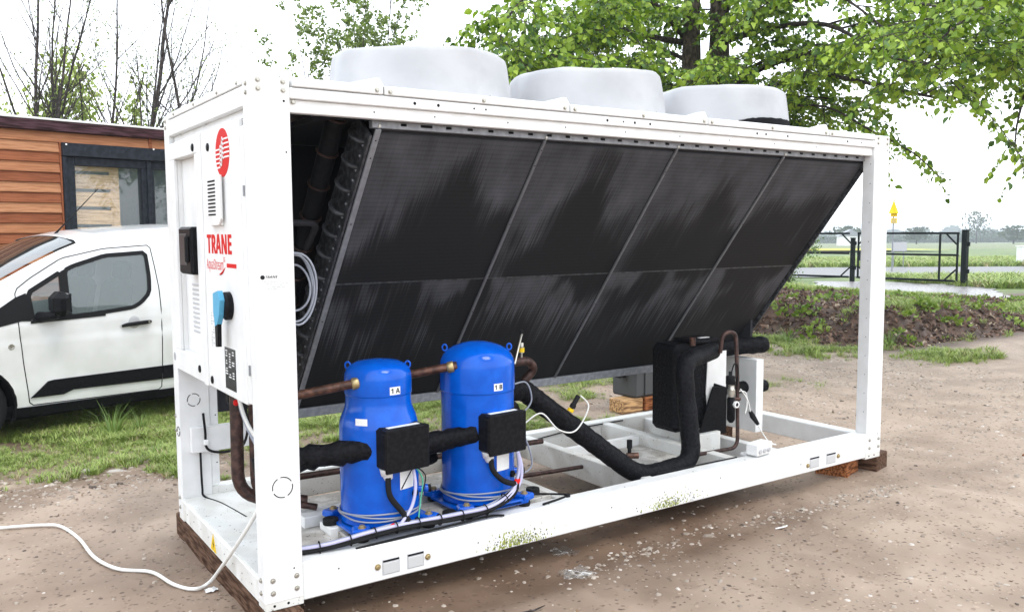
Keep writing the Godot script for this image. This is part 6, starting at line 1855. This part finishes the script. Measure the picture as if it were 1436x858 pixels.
func big_tree(called: String, label: String, base: Vector3, stems: Array, limbs: Array, sd: int, group: String) -> void:
	var o := thing(called, label, "tree", group)
	o.position = base
	var rng := RandomNumberGenerator.new()
	rng.seed = sd
	var tb := B.new()
	for s in stems:
		var q := []
		for p in s[0]: q.append(p - base)
		var sp := dense(spline(q, 5), 0.25)
		var rr := []
		for i in sp.size(): rr.append(lerpf(s[1], s[2], float(i) / (sp.size() - 1)) * (1.0 + 0.05 * N2.get_noise_1d(i * 3.0)))
		tb.tube(sp, rr, 14)
	part("trunk", tb.done(), M.bark, o)
	var bb := B.new()
	var xf := []
	var cols := []
	for l in limbs:
		var q := []
		for p in l[0]: q.append(p - base)
		leafy_limb(bb, q, l[1], 0.006, l[4] if l.size() > 4 else 2, rng, xf, cols, l[2], l[3])
	# short leafy shoots all the way up the stems
	for s in stems:
		for j in (11 if stems.size() > 1 else 2):
			var f := rng.randf_range(0.40, 0.95)
			var k: float = f * (s[0].size() - 1)
			var p0: Vector3 = (s[0][int(k)] as Vector3).lerp(s[0][int(k) + 1], k - int(k)) - base
			var a := rng.randf() * TAU
			var d := Vector3(cos(a), rng.randf_range(-0.1, 0.5), sin(a))
			var ln := rng.randf_range(0.7, 1.7)
			leafy_limb(bb, [p0, p0 + d * ln * 0.4, p0 + d * ln * 0.75 + Vector3(0, 0.03, 0), p0 + d * ln + Vector3(0, -0.12, 0)], 0.016, 0.004, 1, rng, xf, cols, 0.10, 0.15)
	part("branches", bb.done(), M.bark_dark, o)
	# leaves: the nearest few hundred as pieces, the rest as one crown
	var lm := leaf_mesh()
	scatter("crown", lm, M.leaf, xf, cols, o)
	print(called, " leaves ", xf.size())

func bare_branch(b: B, p0: Vector3, dir: Vector3, ln: float, r: float, depth: int, rng: RandomNumberGenerator, buds: Array, bud_rate: float) -> void:
	var n: int = max(3, int(ln / (0.28 if depth > 1 else 0.16)))
	var pts := [p0]
	var rr := [r]
	var d := dir
	for i in n:
		d = (d + rdir(rng) * (0.09 if depth < 3 else 0.045) + Vector3(0, 0.05 if depth < 3 else 0.02, 0)).normalized()
		pts.append(pts[-1] + d * ln / n)
		rr.append(r * (1.0 - 0.88 * (i + 1) / n))
	b.tube(pts, rr, [3, 4, 5, 8][min(depth, 3)], false)
	if depth > 0:
		var k := int(ln * ([0, 4.6, 3.0, 2.3][min(depth, 3)])) + 1
		for j in k:
			var f := rng.randf_range(0.22 if depth > 2 else 0.15, 0.95)
			var i := int(f * n)
			var t: Vector3 = (pts[i + 1] - pts[i]).normalized()
			var side := t.cross(rdir(rng)).normalized()
			var nd := (t * rng.randf_range(1.0, 1.9) + side).normalized()
			bare_branch(b, (pts[i] as Vector3).lerp(pts[i + 1], f * n - i), nd, ln * rng.randf_range(0.18, 0.40) * (1.15 - 0.5 * f), rr[i] * 0.45, depth - 1, rng, buds, bud_rate)
	if depth <= 1:
		for i in range(1, pts.size()):
			if rng.randf() < bud_rate: buds.append(pts[i] + rdir(rng) * 0.02)

func bare_tree(base: Vector3, h: float, stems: int, r: float, sd: int, label: String, group: String, bud_rate := 0.12, bud_size := 0.04, called := "bare_tree") -> void:
	var o := thing(called, label, "tree", group)
	o.position = base
	var rng := RandomNumberGenerator.new()
	rng.seed = sd
	var buds := []
	for s in stems:
		var b := B.new()
		var a := rng.randf() * TAU
		var lean := 0.04 if stems == 1 else rng.randf_range(0.08, 0.28)
		bare_branch(b, Vector3(cos(a) * 0.1, -0.1, sin(a) * 0.1) * (0.0 if stems == 1 else 1.0), Vector3(cos(a) * lean, 1, sin(a) * lean).normalized(), h * rng.randf_range(0.8, 1.0), 0.6 * r * rng.randf_range(0.8, 1.0), 3, rng, buds, bud_rate)
		part("trunk", b.done(), M.bark_dark, o)
	var xf := []
	var cols := []
	for p in buds:
		for k in rng.randi_range(1, 3):
			leaf_at(p, rdir(rng) + Vector3(0, -0.2, 0), bud_size * rng.randf_range(0.6, 1.4), rng, xf)
			cols.append(Color(0.12, 0.17, 0.03).lerp(Color(0.24, 0.32, 0.06), rng.randf()))
	if xf.size() > 0: scatter("young_leaves", M.leaf_mesh, M.leaf, xf, cols, o)

func bush(at: Vector3, rx: float, h: float, n: int, size: float, sd: int, called: String, label: String, group: String, ca: Color, cb: Color) -> void:
	var o := thing(called, label, "bush", group)
	o.position = at
	var rng := RandomNumberGenerator.new()
	rng.seed = sd
	var b := B.new()
	var tips := []
	for i in 16:
		var a := rng.randf() * TAU
		var q := [Vector3(cos(a) * 0.1, 0, sin(a) * 0.1), Vector3(cos(a) * rx * 0.35, h * 0.5, sin(a) * rx * 0.35), Vector3(cos(a) * rx * rng.randf_range(0.5, 0.9), h * rng.randf_range(0.7, 1.0), sin(a) * rx * rng.randf_range(0.5, 0.9))]
		b.tube(spline(q, 4), 0.018, 4, false)
		tips.append_array(dense(spline(q, 4), 0.25).slice(2))
	part("stems", b.done(), M.bark_dark, o)
	var xf := []
	var cols := []
	while xf.size() < n:
		var p: Vector3 = tips[rng.randi() % tips.size()] + rdir(rng) * rng.randf() * rx * 0.32
		if N2.get_noise_3d(p.x * 0.8 + sd, p.y * 0.8, p.z * 0.8) < -0.12: continue
		leaf_at(p, rdir(rng) + Vector3(0, -0.2, 0), size * rng.randf_range(0.6, 1.3), rng, xf)
		cols.append(ca.lerp(cb, rng.randf()))
	scatter("foliage", M.leaf_mesh, M.leaf, xf, cols, o)

func trees() -> void:
	M.leaf_mesh = leaf_mesh()
	# bare spring trees behind the cabin
	var g := "bare spring trees behind the cabin"
	bare_tree(Vector3(0.55, 0, -18.3), 9.5, 2, 0.13, 101, "bare twin-stemmed tree behind the cabin at the left edge of the photo", g)
	bare_tree(Vector3(1.05, 0, -19.4), 9.0, 3, 0.10, 102, "bare many-stemmed tree second from the left behind the cabin", g)
	bare_tree(Vector3(2.05, 0, -19.0), 10.5, 2, 0.09, 103, "bare slender tree behind the cabin, above the left end of its window", g)
	bare_tree(Vector3(2.75, 0, -18.2), 11.0, 1, 0.14, 104, "tallest straight bare trunk behind the cabin, above its window", g)
	bare_tree(Vector3(3.05, 0, -20.5), 10.0, 3, 0.10, 105, "bare spreading tree behind the cabin, just right of the tallest trunk", g)
	bare_tree(Vector3(4.2, 0, -17.9), 10.0, 1, 0.12, 106, "bare dark-trunked tree left of the chiller's near top corner", g)
	bare_tree(Vector3(5.6, 0, -21.0), 7.5, 3, 0.06, 107, "thin bare tree behind the near top corner of the chiller", g, 0.3)
	bare_tree(Vector3(8.3, 0, -18.0), 9.0, 6, 0.075, 108, "thin tree with pale young leaves above the first fan shroud", "", 0.85, 0.085, "young_tree")
	var ca := Color(0.30, 0.38, 0.07)
	var cb := Color(0.50, 0.55, 0.16)
	for q in [[Vector3(0.6, 0, -21.5), 2.3, 6.6, 5200, "fresh green bush behind the cabin at the left edge"], [Vector3(2.6, 0, -22.0), 2.2, 6.0, 4600, "fresh green bush behind the cabin, above the left end of its window"], [Vector3(4.6, 0, -22.5), 2.2, 5.4, 3800, "low green bush behind the cabin, left of the chiller"]]:
		bush(q[0], q[1], q[2], q[3], 0.12, int(q[0].x * 10), "green_bush", q[4], "green bushes behind the cabin", ca, cb)
	bush(Vector3(20.5, 0, -13.6), 1.1, 1.5, 2600, 0.06, 55, "green_shrub", "small green shrub before the left gate leaf, beside the coil edge", "", Color(0.09, 0.15, 0.03), Color(0.17, 0.25, 0.05))
	# the big leafy tree behind the unit
	var L1 := [
		[[Vector3(8.58, 4.52, -6.04), Vector3(7.73, 4.55, -6.14), Vector3(6.95, 4.53, -5.94), Vector3(6.08, 4.11, -5.87), Vector3(5.35, 3.81, -5.73), Vector3(4.96, 3.62, -5.73)], 0.05, 0.10, 0.22],
		[[Vector3(8.94, 4.55, -5.77), Vector3(8.64, 4.70, -4.81), Vector3(8.52, 4.71, -3.68), Vector3(8.40, 4.35, -2.51), Vector3(8.18, 3.93, -1.40)], 0.05, 0.10, 0.1],
		[[Vector3(8.90, 3.72, -5.74), Vector3(8.93, 4.01, -4.91), Vector3(8.83, 4.07, -3.89), Vector3(8.69, 4.07, -2.77), Vector3(8.38, 3.72, -1.73), Vector3(8.31, 3.30, -1.01)], 0.05, 0.10, 0.12],
		[[Vector3(8.89, 3.56, -5.73), Vector3(8.92, 3.74, -4.76), Vector3(8.81, 3.74, -3.86), Vector3(8.77, 3.46, -2.90), Vector3(8.81, 3.21, -2.10), Vector3(8.88, 3.31, -1.58)], 0.045, 0.10, 0.15, 1],
		[[Vector3(8.87, 3.99, -5.79), Vector3(8.82, 3.46, -4.56), Vector3(8.69, 3.29, -3.65), Vector3(8.53, 2.89, -2.87), Vector3(8.53, 2.60, -2.35), Vector3(8.59, 2.28, -2.03)], 0.022, 0.09, 0.55, 0],
		[[Vector3(8.54, 4.63, -6.08), Vector3(7.34, 5.00, -5.72), Vector3(6.32, 5.00, -5.56), Vector3(5.47, 4.77, -5.51), Vector3(4.89, 4.32, -5.37), Vector3(4.65, 3.93, -5.25)], 0.05, 0.10, 0.25, 1],
		[[Vector3(8.60, 3.99, -5.97), Vector3(7.82, 3.99, -5.78), Vector3(6.99, 3.98, -5.61), Vector3(6.26, 3.84, -5.48), Vector3(5.68, 3.74, -5.50)], 0.035, 0.09, 0.3, 1],
		[[Vector3(8.98, 4.52, -5.77), Vector3(8.79, 4.50, -4.68), Vector3(8.58, 4.31, -3.60), Vector3(8.29, 3.69, -2.51), Vector3(8.10, 3.45, -1.63)], 0.05, 0.10, 0.12, 1],
		[[Vector3(8.98, 5.30, -5.80), Vector3(8.52, 5.49, -4.97), Vector3(8.31, 4.99, -3.85), Vector3(8.25, 4.37, -2.97), Vector3(8.22, 3.75, -2.28)], 0.05, 0.10, 0.12, 1],
		[[Vector3(8.69, 4.95, -6.01), Vector3(8.92, 5.21, -7.10), Vector3(9.02, 5.59, -8.28), Vector3(8.77, 5.49, -9.16)], 0.05, 0.10, 0.15],
		[[Vector3(8.93, 4.31, -5.78), Vector3(10.10, 4.04, -6.17), Vector3(11.33, 3.81, -6.29), Vector3(12.27, 3.62, -6.10), Vector3(12.91, 3.5, -5.88)], 0.05, 0.10, 0.1, 1],
		[[Vector3(8.93, 5.17, -5.87), Vector3(10.68, 5.77, -5.96), Vector3(12.28, 5.79, -5.48), Vector3(13.44, 5.09, -4.75), Vector3(14.53, 4.88, -4.23)], 0.05, 0.10, 0.1],
		[[Vector3(8.50, 3.7, -5.86), Vector3(8.05, 3.9, -5.0), Vector3(7.7, 3.85, -4.4), Vector3(7.45, 3.7, -3.9)], 0.03, 0.09, 0.1],
		[[Vector3(8.92, 4.6, -5.75), Vector3(8.30, 4.9, -4.9), Vector3(7.85, 4.75, -4.2), Vector3(7.6, 4.45, -3.7)], 0.035, 0.09, 0.1],
		[[Vector3(8.86, 3.3, -5.68), Vector3(9.15, 3.55, -4.9), Vector3(9.25, 3.55, -4.3), Vector3(9.3, 3.4, -3.7)], 0.03, 0.09, 0.1],
		[[Vector3(8.90, 3.8, -5.72), Vector3(9.3, 4.2, -5.2), Vector3(9.6, 4.35, -4.6), Vector3(9.75, 4.2, -3.9)], 0.035, 0.09, 0.1],
		[[Vector3(8.55, 4.2, -5.9), Vector3(8.1, 4.5, -6.4), Vector3(7.6, 4.55, -6.9), Vector3(7.1, 4.4, -7.3)], 0.035, 0.09, 0.1],
		[[Vector3(8.9, 5.6, -5.9), Vector3(9.3, 5.7, -4.6), Vector3(9.7, 5.3, -3.4), Vector3(9.9, 4.5, -2.4)], 0.05, 0.10, 0.1],
		[[Vector3(8.7, 6.2, -6.0), Vector3(7.9, 6.9, -5.2), Vector3(7.3, 6.9, -4.2), Vector3(6.9, 6.4, -3.4)], 0.05, 0.10, 0.2],
		[[Vector3(8.7, 6.8, -6.0), Vector3(9.6, 7.7, -6.3), Vector3(10.5, 8.0, -6.6), Vector3(11.3, 7.6, -6.7)], 0.05, 0.10, 0.2],
		[[Vector3(8.7, 6.8, -6.0), Vector3(8.4, 7.9, -6.6), Vector3(8.0, 8.6, -7.3), Vector3(7.4, 8.7, -8.0)], 0.05, 0.10, 0.2]]
	big_tree("leafy_tree", "big leafy tree with twin trunks rising behind the fan shrouds", Vector3(8.6, -0.05, -5.75), [
		[[Vector3(8.55, -0.2, -5.80), Vector3(8.50, 1.8, -5.82), Vector3(8.48, 3.6, -5.86), Vector3(8.62, 5.4, -6.0), Vector3(8.7, 7.4, -6.1)], 0.21, 0.09],
		[[Vector3(8.72, -0.2, -5.64), Vector3(8.80, 1.8, -5.62), Vector3(8.88, 3.6, -5.70), Vector3(8.98, 5.4, -5.80), Vector3(8.8, 7.6, -5.9)], 0.22, 0.10]], L1, 201, "leafy trees on the right")
	big_tree("leafy_tree", "leafy tree whose drooping branches reach in at the right edge", Vector3(11.2, -0.05, -1.5), [
		[[Vector3(11.2, -0.2, -1.5), Vector3(11.1, 2.2, -1.45), Vector3(10.8, 4.2, -1.3), Vector3(10.9, 6.5, -1.2)], 0.16, 0.05]], [
		[[Vector3(10.9, 3.9, -1.3), Vector3(9.90, 3.95, -1.31), Vector3(9.15, 3.45, -1.32), Vector3(8.75, 2.9, -1.28), Vector3(8.62, 2.55, -1.24)], 0.03, 0.09, 0.35, 0],
		[[Vector3(10.8, 4.6, -1.3), Vector3(9.47, 4.55, -1.3), Vector3(8.52, 4.15, -1.43), Vector3(7.86, 3.75, -1.59), Vector3(7.49, 3.35, -1.67)], 0.04, 0.09, 0.2],
		[[Vector3(10.9, 3.5, -1.3), Vector3(9.9, 3.3, -1.25), Vector3(9.35, 2.85, -1.32), Vector3(9.0, 2.45, -1.30)], 0.025, 0.09, 0.4, 0],
		[[Vector3(10.85, 5.2, -1.25), Vector3(11.6, 5.6, -0.4), Vector3(12.0, 5.3, 0.5)], 0.04, 0.09, 0.2],
		[[Vector3(10.85, 5.6, -1.25), Vector3(11.9, 6.1, -1.9), Vector3(12.9, 5.9, -2.3)], 0.04, 0.09, 0.2]], 202, "leafy trees on the right")

# ------------------------------------------------------------------ grass, weeds, stones
func tuft_mesh(sd: int, blades: int, spread: float, width: float) -> ArrayMesh:
	var rng := RandomNumberGenerator.new()
	rng.seed = sd
	var b := B.new()
	for i in blades:
		var a := rng.randf() * TAU
		var d := Vector3(cos(a), 0, sin(a))
		var s := Vector3(-sin(a), 0, cos(a)) * width * rng.randf_range(0.7, 1.3)
		var p0 := d * rng.randf() * 0.22
		var h := rng.randf_range(0.5, 1.0)
		var bend := rng.randf_range(0.2, 1.0) * spread
		var p1 := p0 + Vector3(0, h * 0.55, 0) + d * bend * 0.25
		var p2 := p0 + Vector3(0, h * rng.randf_range(0.75, 1.0), 0) + d * bend * 0.8
		b.quad(p0 - s, p0 + s, p1 + s * 0.8, p1 - s * 0.8, 1)
		b.tri(p1 - s * 0.8, p1 + s * 0.8, p2, 1)
	return b.done()

func rosette_mesh(sd: int) -> ArrayMesh:
	var rng := RandomNumberGenerator.new()
	rng.seed = sd
	var st := SurfaceTool.new()
	st.begin(Mesh.PRIMITIVE_TRIANGLES)
	var lm := leaf_mesh(0.08, 0.25)
	for i in 9:
		var a := rng.randf() * TAU
		var d := Vector3(cos(a), rng.randf_range(0.1, 1.2), sin(a)).normalized()
		var s := rng.randf_range(0.35, 0.7)
		st.append_from(lm, 0, Transform3D(axis_basis(d) * Basis(Vector3.UP, rng.randf() * TAU) * Basis.from_scale(Vector3.ONE * s), d * rng.randf() * 0.4 + Vector3(0, rng.randf() * 0.35, 0)))
	return st.commit()

func stone_mesh(sd: int) -> ArrayMesh:
	var rng := RandomNumberGenerator.new()
	rng.seed = sd
	var b := B.new()
	var n := 6
	var r0 := []
	var r1 := []
	for i in n:
		var a := TAU * i / n
		r0.append(Vector3(cos(a) * rng.randf_range(0.8, 1.1), -0.2, sin(a) * rng.randf_range(0.7, 1.0)))
		r1.append(Vector3(cos(a) * rng.randf_range(0.45, 0.75), rng.randf_range(0.35, 0.6), sin(a) * rng.randf_range(0.4, 0.7)))
	for i in n:
		var j := (i + 1) % n
		b.quad(r0[j], r0[i], r1[i], r1[j])
		b.tri(r1[j], r1[i], Vector3(0, 0.6, 0))
	return b.done()

func blade_color(rng: RandomNumberGenerator) -> Color:
	var c := Color(0.17, 0.25, 0.04).lerp(Color(0.35, 0.43, 0.11), rng.randf())
	if rng.randf() < 0.10: c = Color(0.38, 0.32, 0.17)
	return c

func plants() -> void:
	var rng := RandomNumberGenerator.new()
	rng.seed = 300
	var t1 := tuft_mesh(1, 11, 1.0, 0.030)
	var t2 := tuft_mesh(2, 9, 1.5, 0.026)
	# short grass where it grows by the van, behind the unit and along the bank
	for q in [["grass_by_the_van", -2.4, 3.8, -6.2, -2.5, 46000, 0.022, 0.075, t1], ["grass_behind_the_unit", 0.6, 9.8, -8.0, -1.9, 30000, 0.022, 0.07, t2], ["grass_at_the_bank", 7.5, 13.5, -7.0, -1.5, 22000, 0.03, 0.11, t1]]:
		var xf := []
		var cols := []
		for i in q[5]:
			var x := rng.randf_range(q[1], q[2])
			var z := rng.randf_range(q[3], q[4])
			if rng.randf() > pow(grass_amt(x, z), 1.3): continue
			var h := rng.randf_range(q[6], q[7]) * (0.75 + 0.7 * ss(-0.2, 0.5, N1.get_noise_2d(x * 3.0, z * 3.0)))
			xf.append(Transform3D(Basis(Vector3.UP, rng.randf() * TAU) * Basis.from_scale(Vector3(h * 1.25, h, h * 1.25)), Vector3(x, gh(x, z) - 0.004, z)))
			cols.append(blade_color(rng))
		scatter(q[0], q[8], M.grass, xf, cols)
		print(q[0], " ", xf.size())
	# a tall tuft by the van's sill and a few more
	var tall := tuft_mesh(3, 46, 1.6, 0.012)
	for q in [[Vector3(0.12, 0, -4.35), 0.34, "tall grass tuft in front of the van's door sill"], [Vector3(0.35, 0, -4.40), 0.22, "smaller grass tuft right of the tall tuft by the van"], [Vector3(0.13, 0, -3.28), 0.11, "low green tuft on the stony strip left of the chiller"], [Vector3(0.28, 0, -3.45), 0.15, "green tuft at the gravel edge beside the chiller's rear left post"], [Vector3(10.4, 0, -3.75), 0.42, "tall grass clump at the foot of the soil bank, right of the chiller"], [Vector3(9.6, 0, -4.9), 0.34, "grass clump at the foot of the soil bank, left of the right post"]]:
		var o := part("grass_tuft", tall, null, self)
		var m: StandardMaterial3D = M.grass.duplicate()
		m.vertex_color_use_as_albedo = false
		m.albedo_color = Color(0.12, 0.20, 0.035).linear_to_srgb()
		o.material_override = m
		o.position = q[0] + Vector3(0, gh(q[0].x, q[0].z) - 0.005, 0)
		o.scale = Vector3(q[1] * 0.9, q[1], q[1] * 0.9)
		tag(o, q[2], "grass tuft", "grass tufts in the yard")
	# grass on top of the bank and weeds and chips on its slope
	var xb := []
	var cb := []
	var xw := []
	var cw := []
	var xc := []
	var cc := []
	for i in 60000:
		var x := rng.randf_range(8.8, 20.0)
		var z := rng.randf_range(-13.5, -2.8)
		var e := mound_e(x, z)
		if e < 0.05: continue
		var lim := mulch_limit(x, z)
		var y := bank_height(x, z)
		var n := N1.get_noise_2d(x * 3.0 + 5.0, z * 3.0)
		if e > lim - 0.25 + 0.5 * n:
			var h := rng.randf_range(0.05, 0.15)
			xb.append(Transform3D(Basis(Vector3.UP, rng.randf() * TAU) * Basis.from_scale(Vector3(h * 1.2, h, h * 1.2)), Vector3(x, y - 0.01, z)))
			cb.append(blade_color(rng))
		elif n > 0.2 and rng.randf() < 0.12:
			var h := rng.randf_range(0.07, 0.18)
			xw.append(Transform3D(Basis(Vector3.UP, rng.randf() * TAU) * Basis.from_scale(Vector3.ONE * h), Vector3(x, y - 0.01, z)))
			cw.append(Color(0.12, 0.20, 0.02).lerp(Color(0.24, 0.31, 0.05), rng.randf()))
		elif rng.randf() < 0.75:
			var s := rng.randf_range(0.012, 0.045)
			xc.append(Transform3D(Basis(rdir(rng), rng.randf() * PI) * Basis.from_scale(Vector3(s * rng.randf_range(1.0, 3.2), s * 0.25, s)), Vector3(x, y + 0.012, z)))
			cc.append(Color(0.04, 0.024, 0.017).lerp(Color(0.20, 0.115, 0.075), rng.randf()) if rng.randf() < 0.94 else Color(0.42, 0.34, 0.25))
	scatter("bank_grass", t1, M.grass, xb, cb)
	scatter("bank_weeds", rosette_mesh(5), M.leaf, xw, cw)
	scatter("bark_chips", BoxMesh.new(), M.tinted, xc, cc)
	# verges of the road and the field
	for q in [["verge_grass", 24.5, 30.5, 12.6, 40.0, 9000, 0.14, 0.34], ["verge_grass", 20.0, 30.5, -12.0, 8.5, 6000, 0.12, 0.3], ["field_grass", 44.0, 60.0, -8.0, 40.0, 14000, 0.2, 0.45]]:
		var xf := []
		var cols := []
		for i in q[5]:
			var d := rng.randf_range(q[1], q[2])
			var s := rng.randf_range(q[3], q[4])
			if q[3] > 0.0 and d < 25.6 + 1.0 and s < 13.6 + 1.2 * N1.get_noise_1d(d * 4.0): continue
			var p := vf(d, s)
			var h := rng.randf_range(q[6], q[7])
			xf.append(Transform3D(Basis(Vector3.UP, rng.randf() * TAU) * Basis.from_scale(Vector3(h * 1.8, h, h * 1.8)), Vector3(p.x, gh(p.x, p.y), p.y)))
			cols.append(blade_color(rng))
		scatter(q[0], t1, M.grass, xf, cols)
	# stones, grit and litter leaves over the yard
	for k in 2:
		var xs := []
		var cs := []
		for i in 34000:
			var x := rng.randf_range(-2.6, 9.5)
			var z := rng.randf_range(-5.5, 2.9)
			var edge := exp(-pow((z + 2.95) / 0.35, 2.0)) * (1.0 - ss(0.5, 1.0, x))
			var back := ss(-1.7, -2.2, z) * ss(0.8, 1.5, x)
			if rng.randf() > 0.34 + 0.6 * edge + 0.45 * back + 0.35 * ss(4.0, 6.0, x): continue
			if grass_amt(x, z) > 0.75: continue
			if i % 26 == 0:         # grit washed into a line below the front beam
				x = rng.randf_range(1.5, 4.3); z = 0.20 + 0.05 * sin(x * 2.0) + rng.randfn(0, 0.06)
			if rng.randf() > 0.55 + 1.2 * N1.get_noise_2d(x * 4.0, z * 4.0 + 90.0) - 0.2 * ss(0.5, -0.5, x) + edge: continue
			var s := 0.004 + 0.015 * pow(rng.randf(), 3.0) + 0.024 * edge * rng.randf() * rng.randf() + 0.005 * ss(3.5, 7.0, x)
			xs.append(Transform3D(Basis(Vector3.UP, rng.randf() * TAU) * Basis.from_scale(Vector3(s * rng.randf_range(0.8, 1.6), s * rng.randf_range(0.5, 0.9), s)), Vector3(x, gh(x, z) - s * 0.1, z)))
			var v := rng.randf()
			var c := Color(0.20, 0.155, 0.12).lerp(Color(0.42, 0.36, 0.30), v)
			if rng.randf() < 0.05: c = Color(0.52, 0.46, 0.41)
			if rng.randf() < 0.06: c = Color(0.08, 0.058, 0.045)
			cs.append(c)
		scatter("pebbles", stone_mesh(10 + k), M.tinted, xs, cs)
	var xl := []
	var cl := []
	for i in 9000:
		var x := rng.randf_range(-2.4, 8.5)
		var z := rng.randf_range(-5.0, 2.4)
		var edge := exp(-pow((z + 2.95) / 0.4, 2.0)) * (1.0 - ss(0.6, 1.2, x))
		if rng.randf() > 0.025 + 0.85 * edge + 0.05 * ss(-1.8, -2.4, z): continue
		xl.append(Transform3D(Basis(Vector3.UP, rng.randf() * TAU) * Basis(Vector3.RIGHT, PI * 0.5 + rng.randf_range(-0.5, 0.5)) * Basis.from_scale(Vector3.ONE * rng.randf_range(0.012, 0.04)), Vector3(x, gh(x, z) + 0.006, z)))
		cl.append(Color(0.09, 0.05, 0.03).lerp(Color(0.26, 0.16, 0.09), rng.randf()))
	scatter("fallen_leaves", M.leaf_mesh, M.leaf, xl, cl)
	# flat stones at the edge of the grass
	for q in [[Vector3(-0.05, 0, -3.20), 0.055, "pale flat stone at the edge of the grass left of the chiller"], [Vector3(0.26, 0, -3.36), 0.05, "pale flat stone close to the chiller's rear left post"], [Vector3(-0.22, 0, -3.30), 0.045, "small pale stone in the grass edge below the van's front door"]]:
		var o := part("flat_stone", stone_mesh(int(q[1] * 1000)), null, self)
		o.material_override = mat(Color(0.42, 0.38, 0.34), 0.8)
		o.position = q[0] + Vector3(0, gh(q[0].x, q[0].z), 0)
		o.scale = Vector3(q[1] * 1.3, q[1] * 0.5, q[1])
		tag(o, q[2], "stone", "flat stones at the grass edge")
